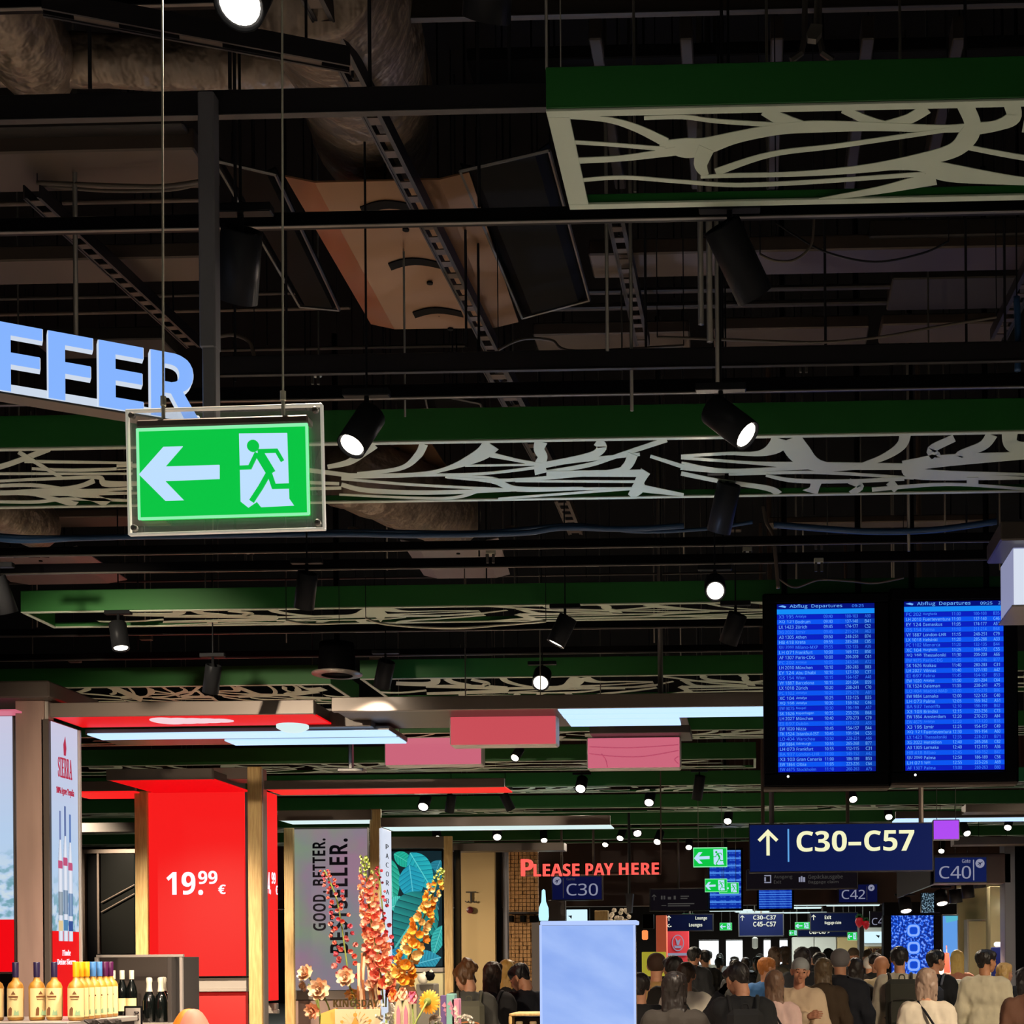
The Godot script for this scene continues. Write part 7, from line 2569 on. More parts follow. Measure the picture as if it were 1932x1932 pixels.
	for q in [[1776, 1700, 18.6, "lowest of the three under the brown fascia"], [1803, 1696, 18.8, "middle one under the brown fascia"], [1826, 1687, 19.0, "highest of the three under the brown fascia"], [1708, 1714, 19.6, "over the blue screen's black frame"], [1848, 1668, 19.6, "hidden behind the brown fascia"], [1900, 1660, 19.6, "behind the brown fascia, above the pillow lamp"]]:
		spot("black shop spot with a bright lens, " + q[3], q[0], q[1] - 6, q[2], Vector3(0.1, -1, -0.1 if q[0] > 1790 else 0.4), 26, 24, true, 14.0)
	# garments and boxes in the aisle
	petal_mat("garment_red", "e03a28")
	petal_mat("garment_salmon", "e0937a")
	for q in [["red garment hanging beside the person with long blonde hair", 1780, 1798, 1793, 1836, "garment_red"], ["white and red garment hanging at the blue screen's corner", 1768, 1806, 1782, 1836, "white_petal"]]:
		s = ST()
		var a := P((q[1] + q[3]) * 0.5, q[2], 19.0)
		var w: float = (q[3] - q[1]) / F * 19.0
		hexa(s, [a + Vector3(-w * 0.5, -0.32, 0), a + Vector3(w * 0.5, -0.32, 0), a + Vector3(w * 0.32, 0, 0), a + Vector3(-w * 0.32, 0, 0)], [a + Vector3(-w * 0.5, -0.32, -0.06), a + Vector3(w * 0.5, -0.32, -0.06), a + Vector3(w * 0.32, 0, -0.06), a + Vector3(-w * 0.32, 0, -0.06)])
		tube(s, [a, a + Vector3(0, 0.05, -0.03), a + Vector3(0.0, 0.1, -0.03)], 0.006, 5)
		single("garment", s, M[q[5]], q[0], "garment")
	o = thing("display_stand", "white slim display stand with small cards beside the white shirt", "stand", P(1808, 2000, 16.0))
	s = ST()
	pb(s, 1799, 1848, 1818, 2100, 16.0, 0.3, 0.004)
	part(o, "body", s, M.white_paint)
	for k in 5:
		s = ST()
		pb(s, 1801, 1856 + k * 13, 1815, 1864 + k * 13, 15.97, 0.03, 0.002)
		part(o, "card", s, [M.cream, M.duct_dark, M.cap_white][k % 3])
	# behind the marble pillar
	o = thing("glow_bottle", "glowing pale blue bottle shaped lamp above the marble pillar's corner", "lamp", P(1026, 1737, 18.0))
	s = ST(true)
	glow("bottle_glow", "b8eaff", 1.2)
	lathe(s, [Vector2(0, 0), Vector2(0.055, 0.0), Vector2(0.065, 0.05), Vector2(0.06, 0.16), Vector2(0.03, 0.24), Vector2(0.022, 0.38), Vector2(0, 0.4)], 16)
	part(o, "lit_body", s, M.bottle_glow, true)
	s = ST()
	box(s, Vector3(0, -P(1026, 1737, 18).y * 0.5 - 0.01, -0.1), Vector3(0.3, P(1026, 1737, 18).y - 0.02, 0.3), 0.004)
	part(o, "plinth", s, M.header_dark, true)
	s = ST()
	pb(s, 1036, 1698, 1068, 2100, 22.3, 0.1, 0.004)
	single("wall_panel", s, M.duct_dark, "brown wall panel under the C30 sign", "panel")
	o = thing("lit_poster", "white lit board with a bird mark just above the marble pillar", "lit poster", P(1088, 1740, 23.0))
	s = ST()
	pb(s, 1068, 1714, 1112, 1770, 23.02, 0.1, 0.004)
	part(o, "case", s, M.black)
	glow("board_white", "cfeefa", 1.1)
	s = ST()
	pb(s, 1069, 1716, 1108, 1768, 23.0, 0.02, 0.003)
	part(o, "lit_face", s, M.board_white)
	s = ST()
	pplate(s, [Vector2(1071, 1728), Vector2(1079, 1727), Vector2(1078, 1734), Vector2(1075, 1730)], 22.97, 0.01)
	part(o, "bird_mark", s, M.cable_blue)
	s = ST()
	pb(s, 1122, 1718, 1147, 1800, 22.5, 0.2, 0.006)
	single("wooden_box", s, M.oak, "light wooden box on the counter behind the marble pillar", "box")
	o = thing("blossom_cluster", "white orchid bunch behind the marble pillar, under the hanging speaker", "flower", P(1170, 1730, 22.0))
	var wf := floret_mesh(5, 0.05, 0.05, 0.02, 0.4)
	for k in 16:
		pmesh(o, "blossom", wf, M.white_petal, Transform3D(Basis(Vector3.BACK, k * 1.3) * Basis(Vector3.UP, rng.randf_range(-0.5, 0.5)), Vector3(rng.randf_range(-0.16, 0.16), rng.randf_range(-0.08, 0.12), rng.randf_range(0, 0.08))))
	s = ST(true)
	for k in 3:
		var b := P(1160 + k * 9, 1735, 22.0)
		tube(s, [b, Vector3(b.x, 0.9, b.z)], 0.02, 6)
	part(o, "stem", s, M.stem)
	s = ST()
	box(s, Vector3(P(1135, 1800, 22.3).x, 0.45, -22.4), Vector3(1.3, 0.9, 0.6), 0.01)
	single("counter", s, M.header_dark, "dark counter that carries the wooden box, hidden behind the marble pillar", "counter")
	s = ST()
	tube(s, [P(1187, 1600, 20.0), P(1187, 1686, 20.0)], 0.02, 8)
	tube(s, [P(1187, 1600, 20.0), Vector3(P(1187, 1600, 20.0).x, 5.9, -20.0)], 0.02, 8)
	single("speaker_pole", s, M.rail_grey, "grey pole that holds the hanging speaker, crossing the neon word HERE", "pole")
	o = thing("hanging_speaker", "dark tapered speaker hanging from a grey pole right of the C30 sign", "speaker", P(1187, 1720, 20.0))
	s = ST()
	var sp := [P(1180, 1686, 19.9), P(1194, 1686, 19.9), P(1191, 1722, 19.9), P(1183, 1722, 19.9)]
	var sq := []
	for v in sp:
		sq.append(v - Vector3(0, 0, 0.2))
	hexa(s, sp, sq)
	part(o, "body", s, M.rail_grey)


func hall() -> void:
	var s: SurfaceTool
	var o: Node3D
	mk("poster_red", "a82028", 0.6, 0.0, 0.45, "a82028")
	mk("poster_orange", "c85a3c", 0.6, 0.0, 0.4, "c85a3c")
	mk("poster_yellow", "c8c03c", 0.6, 0.0, 0.5, "c8c03c")
	o = thing("wall_poster", "red poster with a white oval emblem in the gate hall", "poster", P(1278, 1830, 31.0))
	s = ST()
	pb(s, 1257, 1757, 1300, 1830, 31.0, 0.1, 0.01)
	part(o, "board", s, M.poster_red)
	s = ST()
	var c := P(1279, 1779, 30.98)
	for k in 2:
		var q := disc(Vector2.ZERO, 1.0, 24)
		for i in q.size():
			q[i] *= Vector2(11.5 - 1.6 * k, 15.5 - 1.6 * k) / F * 31.0
		s = ST()
		plate(s, q, 0.004, Transform3D(Basis.IDENTITY, c + Vector3(0, 0, 0.006 * k)))
		part(o, "emblem_ring", s, M.sign_dim if k == 0 else M.poster_red)
	s = ST()
	pplate(s, [Vector2(1273, 1789), Vector2(1285, 1789), Vector2(1286, 1784), Vector2(1272, 1784)], 30.96, 0.004)
	pplate(s, [Vector2(1277, 1783), Vector2(1281, 1783), Vector2(1284, 1771), Vector2(1279, 1775), Vector2(1274, 1769)], 30.96, 0.004)
	part(o, "emblem", s, M.sign_dim)
	s = ST()
	pb(s, 1260, 1798, 1297, 1803, 30.97, 0.01, 0.0)
	part(o, "lettering_band", s, M.sign_dim)
	s = ST()
	pb(s, 1238, 1727, 1258, 1840, 29.5, 0.3, 0.01)
	single("hall_pillar", s, M.poster_orange, "orange lit pillar left of the red poster", "pillar")
	s = ST()
	pb(s, 1211, 1796, 1256, 1842, 27.5, 0.1, 0.01)
	single("wall_poster", s, M.poster_yellow, "yellow poster low behind the heads beside the marble pillar", "poster")
	glow("lamp_orange", "ff8a4c", 1.2)
	s = ST()
	pb(s, 1211, 1755, 1222, 1773, 27.4, 0.1, 0.02)
	single("square_lamp", s, M.lamp_orange, "small square orange lamp beside the orange pillar", "lamp")
	s = ST()
	pb(s, 1212, 1725, 1233, 1752, 27.6, 0.2, 0.01)
	single("hanging_case", s, M.black, "black hanging case above the small orange lamp", "case")
	# pale lockers, pillar, boards
	for k in 3:
		var q: Array = [[1495, 1536, "grey"], [1537, 1578, "middle grey"], [1580, 1618, "beige"]][k]
		s = ST()
		pb(s, q[0], 1768, q[1], 1850, 40.0, 0.5, 0.02)
		single("wall_cladding", s, M.white_paint if k < 2 else M.wall_beige, "%s cladding panel of the pale wall under the narrow hall sign" % q[2], "panel")
	s = ST()
	pb(s, 1620, 1745, 1631, 1860, 30.0, 0.35, 0.02)
	single("hall_pillar", s, M.duct_dark, "dark slim pillar under the red hanging decoration", "pillar")
	o = thing("lit_poster", "pale mint lit board with a small bird mark right of the dark slim pillar", "lit poster", P(1648, 1785, 31.0))
	s = ST()
	pb(s, 1627, 1750, 1672, 1786, 31.03, 0.1, 0.01)
	part(o, "case", s, M.white_paint)
	s = ST()
	pb(s, 1628, 1758, 1668, 1779, 31.0, 0.03, 0.004)
	part(o, "lit_face", s, M.board_white)
	s = ST()
	pplate(s, [Vector2(1652, 1764), Vector2(1660, 1765), Vector2(1658, 1770)], 30.97, 0.01)
	part(o, "bird_mark", s, M.cable_dark)
	o = thing("shop_board", "beige board with brown letters below the mint lit board", "sign", P(1648, 1830, 31.2))
	s = ST()
	pb(s, 1627, 1786, 1672, 1850, 31.2, 0.1, 0.01)
	part(o, "board", s, M.wall_beige)
	ptext(o, "letter", "pms", 1638, 1789, 1668, 1804, 31.18, M.wine, "Droid Sans", 700)
	# a red hanging decoration: two plain red lobes with green leaves
	o = thing("hanging_decoration", "red hanging decoration with green leaves on the dark slim pillar", "decoration", P(1628, 1750, 28.0))
	mk("deco_red", "c01c28", 0.4, 0.0, 0.25, "c01c28")
	mk("deco_green", "2c6a34", 0.5)
	for q in [[1621, 1739, 8], [1634, 1744, 7]]:
		s = ST(true)
		var p := P(q[0], q[1], 28.0)
		var r: float = q[2] / F * 28.0
		lathe(s, [Vector2(0, -r * 1.5), Vector2(r * 0.6, -r), Vector2(r, 0), Vector2(r * 0.7, r * 0.9), Vector2(0, r * 1.1)], 14, Transform3D(Basis.IDENTITY, p))
		part(o, "berry", s, M.deco_red)
		s = ST()
		for k in 4:
			plate(s, thick([Vector2.ZERO, Vector2(cos(k * 0.9 + 0.2), sin(k * 0.9 + 0.2)) * r * 0.9], r * 0.5), 0.03, Transform3D(Basis.IDENTITY, p + Vector3(0, r, r * 0.5)))
		part(o, "leaf", s, M.deco_green)
	s = ST()
	tube(s, [P(1628, 1738, 28.0), P(1628, 1700, 28.0)], 0.01, 5)
	part(o, "cord", s, M.rod)
	# long lights under the hall ceiling
	for q in [[1338, 1420, 1716, 1719, 30.0, "over the lounge sign"], [1495, 1560, 1705, 1708, 28.5, "upper one of the pair below the C42 sign"], [1495, 1550, 1711, 1714, 28.9, "lower one of the pair below the C42 sign"], [1395, 1560, 1721, 1723, 33.0, "over the C45-C57 hall sign"], [1560, 1660, 1706, 1709, 27.6, "reaching to the black screen frame"]]:
		o = thing("hall_light", "long slim white hall light, " + q[5], "light", P((q[0] + q[1]) * 0.5, q[3], q[4]), "long slim lights of the gate hall")
		s = ST()
		pb(s, q[0], q[2], q[1], q[3], q[4], 0.2, 0.01)
		part(o, "tube", s, M.strip_mint)
		s = ST()
		var p := P((q[0] + q[1]) * 0.5, q[2], q[4] + 0.1)
		tube(s, [p, Vector3(p.x, 4.2, p.z)], 0.01, 5)
		part(o, "hanger", s, M.rod)
	# hanging white lantern before the windows
	s = ST()
	pb(s, 1419, 1768, 1430, 1790, 50.0, 0.3, 0.05)
	tube(s, [P(1424, 1768, 50.1), Vector3(P(1424, 1768, 50.1).x, 4.2, -50.1)], 0.02, 5)
	single("hall_box", s, M.white_paint, "pale box hanging between the bright windows", "box")
	s = ST()
	box(s, Vector3(-4, 4.3, -42), Vector3(43.6, 0.2, 31.6))
	struct("ceiling_hall", s, M.deck)


func cm(hex: String, rough := 0.85) -> StandardMaterial3D:
	var k := "cloth_" + hex
	if not M.has(k):
		mk(k, hex, rough)
	return M[k]


func nets(bones: Array, cell: float, k: float, wrinkle := 0.0) -> ArrayMesh:     # smooth union of tapered capsules [a, b, ra, rb], meshed as surface nets
	var lo := Vector3.ONE * 1e6
	var hi := -lo
	for b in bones:
		var r: float = maxf(b[2], b[3]) + k * 0.5 + cell * 2
		lo = lo.min(b[0].min(b[1]) - Vector3.ONE * r)
		hi = hi.max(b[0].max(b[1]) + Vector3.ONE * r)
	var nx := int((hi.x - lo.x) / cell) + 2
	var ny := int((hi.y - lo.y) / cell) + 2
	var nz := int((hi.z - lo.z) / cell) + 2
	var f := PackedFloat32Array()
	f.resize(nx * ny * nz)
	f.fill(1.0)
	for b in bones:
		var a: Vector3 = b[0]
		var ab: Vector3 = b[1] - a
		var l2 := maxf(ab.length_squared(), 1e-9)
		var ra: float = b[2]
		var dr: float = b[3] - ra
		var r: float = maxf(b[2], b[3]) + k + cell * 2
		var p0: Vector3 = (b[0].min(b[1]) - Vector3.ONE * r - lo) / cell
		var p1: Vector3 = (b[0].max(b[1]) + Vector3.ONE * r - lo) / cell
		for z in range(maxi(int(p0.z), 0), mini(int(p1.z) + 1, nz)):
			for y in range(maxi(int(p0.y), 0), mini(int(p1.y) + 1, ny)):
				var i := (z * ny + y) * nx
				for x in range(maxi(int(p0.x), 0), mini(int(p1.x) + 1, nx)):
					var p := lo + Vector3(x, y, z) * cell - a
					var u := clampf(p.dot(ab) / l2, 0.0, 1.0)
					var d := (p - ab * u).length() - ra - dr * u
					var v := f[i + x]
					var h := maxf(k - absf(v - d), 0.0)
					f[i + x] = minf(v, d) - h * h / k * 0.25
	if wrinkle > 0.0:
		var n := FastNoiseLite.new()
		n.seed = 5
		n.frequency = 9.0 if cell > 0.01 else 26.0
		for z in nz:
			for y in ny:
				for x in nx:
					var i := (z * ny + y) * nx + x
					if absf(f[i]) < 0.05:
						f[i] += n.get_noise_3d((lo.x + x * cell) * 1.2, (lo.y + y * cell) * 0.5, (lo.z + z * cell) * 1.2) * wrinkle
	var at := PackedInt32Array()
	at.resize(nx * ny * nz)
	at.fill(-1)
	var verts := PackedVector3Array()
	var step := [0, 1, nx, nx + 1, nx * ny, nx * ny + 1, nx * ny + nx, nx * ny + nx + 1]
	var off := [Vector3(0, 0, 0), Vector3(1, 0, 0), Vector3(0, 1, 0), Vector3(1, 1, 0), Vector3(0, 0, 1), Vector3(1, 0, 1), Vector3(0, 1, 1), Vector3(1, 1, 1)]
	var edges := [[0, 1], [2, 3], [4, 5], [6, 7], [0, 2], [1, 3], [4, 6], [5, 7], [0, 4], [1, 5], [2, 6], [3, 7]]
	for z in nz - 1:
		for y in ny - 1:
			var row := (z * ny + y) * nx
			for x in nx - 1:
				var i := row + x
				var v0 := f[i]
				if v0 > cell * 2.0 or v0 < -cell * 2.0:
					continue
				var neg := 0
				for c in 8:
					if f[i + step[c]] < 0.0:
						neg += 1
				if neg == 0 or neg == 8:
					continue
				var sum := Vector3.ZERO
				var m := 0
				for e in edges:
					var fa := f[i + step[e[0]]]
					var fb := f[i + step[e[1]]]
					if (fa < 0.0) != (fb < 0.0):
						sum += off[e[0]].lerp(off[e[1]], fa / (fa - fb))
						m += 1
				at[i] = verts.size()
				verts.append(lo + (Vector3(x, y, z) + sum / m) * cell)
	var nor := PackedVector3Array()
	nor.resize(verts.size())
	var ix := PackedInt32Array()
	var ax := [1, nx, nx * ny]
	for z in range(1, nz - 1):
		for y in range(1, ny - 1):
			for x in range(1, nx - 1):
				var i := (z * ny + y) * nx + x
				if absf(f[i]) > cell * 2.0:
					continue
				for d in 3:
					if (f[i] < 0.0) == (f[i + ax[d]] < 0.0):
						continue
					var u: int = ax[(d + 1) % 3]
					var w: int = ax[(d + 2) % 3]
					var q := [at[i - u - w], at[i - w], at[i], at[i - u]]
					if q.min() < 0:
						continue
					if f[i] >= 0.0:
						q.reverse()
					var n := (verts[q[1]] - verts[q[0]]).cross(verts[q[2]] - verts[q[0]]) + (verts[q[2]] - verts[q[0]]).cross(verts[q[3]] - verts[q[0]])
					for t in 4:
						nor[q[t]] += n
					for t in [0, 2, 1, 0, 3, 2]:
						ix.append(q[t])
	for i in nor.size():
		nor[i] = nor[i].normalized()
	var arr := []
	arr.resize(Mesh.ARRAY_MAX)
	arr[Mesh.ARRAY_VERTEX] = verts
	arr[Mesh.ARRAY_NORMAL] = nor
	arr[Mesh.ARRAY_INDEX] = ix
	var me := ArrayMesh.new()
	me.add_surface_from_arrays(Mesh.PRIMITIVE_TRIANGLES, arr)
	return me


func V(x: float, y: float, z: float) -> Vector3:
	return Vector3(x, y, z)


func head_mesh() -> ArrayMesh:       # centre between the ears, facing -z, 0.235 m tall
	if not cache.has("head"):
		var b := [[V(0, 0.035, 0.028), V(0, 0.035, -0.012), 0.082, 0.078], [V(0, -0.01, -0.04), V(0, -0.055, -0.048), 0.056, 0.046], [V(0, -0.088, -0.07), V(0, -0.09, -0.062), 0.02, 0.022],
			[V(0, 0.004, -0.094), V(0, -0.03, -0.108), 0.009, 0.013], [V(-0.01, -0.034, -0.096), V(0.01, -0.034, -0.096), 0.011, 0.011], [V(-0.03, 0.022, -0.082), V(0.03, 0.022, -0.082), 0.014, 0.014],
			[V(-0.018, -0.06, -0.09), V(0.018, -0.06, -0.09), 0.008, 0.008], [V(-0.04, -0.025, -0.062), V(-0.04, -0.03, -0.06), 0.024, 0.024], [V(0.04, -0.025, -0.062), V(0.04, -0.03, -0.06), 0.024, 0.024],
			[V(0, -0.03, 0.03), V(0, -0.12, 0.03), 0.056, 0.054]]
		for s in [-1, 1]:
			b.append([V(0.08 * s, 0.012, 0.006), V(0.078 * s, -0.028, 0.0), 0.014, 0.009])
			b.append([V(0.088 * s, 0.014, 0.016), V(0.084 * s, -0.012, 0.014), 0.009, 0.007])
		cache["head"] = nets(b, 0.0055, 0.018)
	return cache["head"]


func hand_mesh() -> ArrayMesh:      # a relaxed right hand hanging along -y from the wrist, palm towards +x... thumb towards -z
	if not cache.has("hand"):
		var b := [[V(0, 0.02, 0), V(0, -0.03, 0.002), 0.026, 0.028], [V(0, -0.03, -0.02), V(0, -0.085, -0.026), 0.018, 0.014], [V(0, -0.03, 0.018), V(0, -0.08, 0.026), 0.018, 0.013], [V(0, -0.04, 0), V(0, -0.085, 0), 0.018, 0.015]]
		for q in [[-0.028, 0.068, 0.0085], [-0.009, 0.078, 0.009], [0.010, 0.072, 0.0085], [0.028, 0.056, 0.0078]]:
			var z: float = q[0]
			var l: float = q[1]
			var p := V(0.0, -0.088, z)
			var m := V(-0.008, -0.088 - l * 0.48, z * 1.12)
			var e := V(-0.024, -0.088 - l * 0.92, z * 1.16)
			b.append([p, m, q[2], q[2] * 0.92])
			b.append([m, e, q[2] * 0.92, q[2] * 0.78])
		b.append([V(-0.004, -0.02, -0.022), V(-0.014, -0.055, -0.052), 0.013, 0.0105])
		b.append([V(-0.014, -0.055, -0.052), V(-0.022, -0.088, -0.058), 0.0105, 0.0085])
		cache["hand"] = nets(b, 0.004, 0.008)
	return cache["hand"]


func pose(p: String) -> Dictionary:
	if cache.has("pose_" + p):
		return cache["pose_" + p]
	var sh := 0.178
	var el := [V(-0.25, 1.14, 0.035), V(0.25, 1.14, 0.035)]
	var wr := [V(-0.262, 0.90, -0.05), V(0.262, 0.90, -0.05)]
	var head := Basis.IDENTITY
	var knee := [V(-0.1, 0.5, -0.01), V(0.1, 0.5, -0.01)]
	var ank := [V(-0.105, 0.09, 0.02), V(0.105, 0.09, 0.02)]
	match p:
		"walk":
			knee = [V(-0.09, 0.51, -0.13), V(0.09, 0.49, 0.04)]
			ank = [V(-0.09, 0.09, -0.16), V(0.09, 0.11, 0.25)]
			wr = [V(-0.26, 0.91, 0.08), V(0.25, 0.92, -0.16)]
		"phone":
			el = [V(-0.24, 1.14, 0.0), V(0.24, 1.14, 0.0)]
			wr = [V(-0.08, 1.14, -0.26), V(0.10, 1.12, -0.24)]
			head = Basis(Vector3.RIGHT, -0.55)
		"bow_left":
			el = [V(-0.25, 1.13, -0.02), V(0.24, 1.14, 0.0)]
			wr = [V(-0.12, 1.0, -0.24), V(0.12, 1.0, -0.24)]
			head = Basis(Vector3.UP, 0.8) * Basis(Vector3.RIGHT, -0.5)
		"hand_head":
			el = [V(-0.29, 1.26, -0.2), V(0.25, 1.14, 0.03)]
			wr = [V(-0.17, 1.49, -0.2), V(0.26, 0.9, -0.06)]
			head = Basis(Vector3.UP, 0.55) * Basis(Vector3.RIGHT, -0.42)
		"crossed":
			el = [V(-0.25, 1.12, -0.04), V(0.25, 1.14, -0.02)]
			wr = [V(0.07, 1.16, -0.2), V(-0.10, 1.22, -0.19)]
			head = Basis(Vector3.UP, 0.3) * Basis(Vector3.BACK, 0.08)
		"look_right":
			head = Basis(Vector3.UP, -0.85)
		"look_left":
			head = Basis(Vector3.UP, 0.75)
		"look_up":
			head = Basis(Vector3.UP, 0.5) * Basis(Vector3.RIGHT, 0.25)
	var torso := [[V(-0.13, 1.40, 0.0), V(0.13, 1.40, 0.0), 0.068, 0.068], [V(-0.085, 1.28, -0.005), V(0.085, 1.28, -0.005), 0.102, 0.102], [V(-0.07, 1.1, 0.0), V(0.07, 1.1, 0.0), 0.09, 0.09],
		[V(-0.075, 0.96, 0.01), V(0.075, 0.96, 0.01), 0.105, 0.105], [V(0, 1.40, 0.01), V(0, 1.55, -0.005), 0.07, 0.054]]
	var legs := []
	for i in 2:
		var s := -1.0 if i == 0 else 1.0
		legs.append([V(0.092 * s, 0.93, 0.005), knee[i], 0.092, 0.058])
		legs.append([knee[i], ank[i], 0.058, 0.04])
	var feet := []
	for i in 2:
		feet.append([ank[i] + V(0, -0.03, 0.02), V(ank[i].x * 1.05, 0.045, ank[i].z - 0.16), 0.042, 0.036])
	var arms := []
	for i in 2:
		var s := -1.0 if i == 0 else 1.0
		arms.append([V(sh * s, 1.405, 0.005), el[i], 0.056, 0.042])
		arms.append([el[i], wr[i], 0.042, 0.029])
	var body := SurfaceTool.new()
	body.append_from(nets(torso + legs + feet + arms, 0.016, 0.045), 0, Transform3D.IDENTITY)
	var hx := Transform3D(head, V(0, 1.545, -0.012)) * Transform3D(Basis.IDENTITY, V(0, 0.108, -0.022))
	body.append_from(head_mesh(), 0, hx)
	for i in 2:
		var y: Vector3 = (el[i] - wr[i]).normalized()
		var side: Vector3 = Vector3.RIGHT if i == 1 else Vector3.LEFT
		var z := side.cross(y).normalized() if i == 1 else (-side).cross(y).normalized()
		if z.length() < 0.1:
			z = Vector3.BACK
		var x := y.cross(z).normalized()
		var bs := Basis(x if i == 1 else -x, y, z)
		if i == 0:      # the left hand is the mirrored right one
			bs = Basis(x, y, z) * Basis.from_scale(V(-1, 1, 1))
		body.append_from(hand_mesh(), 0, Transform3D(bs, wr[i] - y * 0.03))
	var top := []
	for b in torso.slice(0, 4) + arms:
		top.append([b[0], b[1], b[2] + 0.026, b[3] + 0.022])
	top.append([V(-0.03, 1.45, 0.01), V(0.03, 1.45, 0.01), 0.066, 0.066])
	top.append([V(-0.085, 0.92, 0.01), V(0.085, 0.92, 0.01), 0.118, 0.118])
	var coat := top.duplicate()
	coat.append([V(-0.09, 0.9, 0.01), V(-0.1, 0.58, 0.01), 0.13, 0.12])
	coat.append([V(0.09, 0.9, 0.01), V(0.1, 0.58, 0.01), 0.13, 0.12])
	coat.append([V(-0.05, 1.47, 0.05), V(0.05, 1.47, 0.05), 0.06, 0.06])
	var tr := [[V(-0.08, 0.95, 0.01), V(0.08, 0.95, 0.01), 0.112, 0.112]]
	for b in legs:
		tr.append([b[0], b[1] + (V(0, 0.0, 0)), b[2] + 0.018, b[3] + 0.022])
	var shoes := []
	for i in 2:
		shoes.append([ank[i] + V(0, -0.035, 0.025), V(ank[i].x * 1.05, 0.05, ank[i].z - 0.165), 0.054, 0.046])
	var out := {"body": body.commit(), "jacket": nets(top, 0.015, 0.05, 0.018), "coat": nets(coat, 0.017, 0.05, 0.02), "trousers": nets(tr, 0.017, 0.03, 0.01), "head": hx,
		"shoe0": nets([shoes[0]], 0.014, 0.01), "shoe1": nets([shoes[1]], 0.014, 0.01)}
	cache["pose_" + p] = out
	return out


func hair_mesh(k: String) -> ArrayMesh:
	if cache.has("hair_" + k):
		return cache["hair_" + k]
	var b := [[V(0, 0.048, 0.035), V(0, 0.055, -0.012), 0.092, 0.084], [V(0, 0.0, 0.062), V(0, -0.03, 0.062), 0.058, 0.045]]
	if k != "short" and k != "cap":
		for s in [-1, 1]:
			b.append([V(0.055 * s, 0.03, 0.02), V(0.066 * s, -0.05, 0.03), 0.045, 0.032])
	match k:
		"short":
			b.append([V(-0.05, 0.075, -0.05), V(0.05, 0.08, -0.045), 0.035, 0.035])
			for s in [-1, 1]:
				b.append([V(0.06 * s, 0.03, 0.02), V(0.068 * s, 0.0, 0.03), 0.03, 0.022])
		"bob":
			for s in [-1, 0, 1]:
				b.append([V(0.05 * s, -0.02, 0.05), V(0.06 * s, -0.13, 0.055 - 0.01 * absf(s)), 0.055, 0.035])
			b.append([V(-0.05, 0.08, -0.045), V(0.05, 0.085, -0.04), 0.036, 0.036])
		"long":
			for s in [-1.0, -0.55, -0.15, 0.3, 0.7, 1.0]:
				b.append([V(0.052 * s, 0.0, 0.045), V(0.066 * s, -0.17, 0.07 - 0.015 * absf(s)), 0.042, 0.03])
				b.append([V(0.066 * s, -0.17, 0.07 - 0.015 * absf(s)), V(0.09 * s, -0.33 - 0.04 * sin(s * 9.0), 0.105 - 0.02 * absf(s)), 0.03, 0.012])
			b.append([V(-0.05, 0.08, -0.045), V(0.05, 0.085, -0.04), 0.036, 0.036])
		"bun":
			b.append([V(-0.02, 0.06, 0.13), V(0.02, 0.03, 0.135), 0.05, 0.045])
			b.append([V(0.0, 0.12, 0.08), V(0.02, 0.1, 0.1), 0.04, 0.04])
			b.append([V(-0.05, 0.08, -0.045), V(0.05, 0.085, -0.04), 0.034, 0.034])
		"cap":
			b = [[V(0, 0.058, 0.03), V(0, 0.062, -0.015), 0.09, 0.084], [V(0, 0.03, 0.035), V(0, 0.03, 0.03), 0.087, 0.087]]
	cache["hair_" + k] = nets(b, 0.006, 0.012, 0.009 if k != "cap" else 0.0)
	return cache["hair_" + k]


func person(label: String, px: float, top: float, d: float, turn: float, ps: String, hair: String, cols: Array, kind := "jacket", slim := 1.0, group := "") -> Node3D:
	# cols: skin, hair, top, trousers
	var p := P(px, top, d)
	var g := pose(ps)
	var sc: float = p.y / 1.785
	var o := thing("person", label, "person", Vector3(p.x, 0, -d), group)
	o.transform = Transform3D(Basis(Vector3.UP, turn) * Basis.from_scale(Vector3(sc * slim, sc, sc * slim)), Vector3(p.x, 0, -d))
	pmesh(o, "body", g.body, cm(cols[0], 0.55))
	pmesh(o, kind, g[kind if kind == "coat" else "jacket"], cm(cols[2]))
	pmesh(o, "trousers", g.trousers, cm(cols[3]))
	for i in 2:
		pmesh(o, "shoe", g["shoe%d" % i], M.black)
	if hair == "bald":
		pass
	elif hair == "cap":
		pmesh(o, "cap", hair_mesh("cap"), cm(cols[1], 0.8), g.head)
	else:
		pmesh(o, "hair", hair_mesh(hair), cm(cols[1], 0.5), g.head)
	if absf(turn) > 1.0 or ps in ["look_left", "look_right", "look_up", "bow_left", "crossed"]:
		var s := ST(true)
		for k in [-1, 1]:
			lathe(s, [Vector2(0, -0.007), Vector2(0.012, 0), Vector2(0, 0.007)], 10, Transform3D(Basis.IDENTITY, V(0.032 * k, 0.0, -0.088)))
		s.generate_normals()
		pmesh(o, "eye", s.commit(), M.black, g.head)
		s = ST(true)
		for k in [-1, 1]:
			tube(s, [V(0.018 * k, 0.024, -0.098), V(0.034 * k, 0.029, -0.094), V(0.048 * k, 0.024, -0.083)], 0.004, 5)
		s.generate_normals()
		pmesh(o, "eyebrow", s.commit(), cm("2c1c14"), g.head)
		s = ST(true)
		tube(s, [V(-0.022, -0.06, -0.096), V(0, -0.061, -0.101), V(0.022, -0.06, -0.096)], [0.002, 0.005, 0.002], 6)
		s.generate_normals()
		pmesh(o, "mouth", s.commit(), cm("9a4a40"), g.head)
	return o


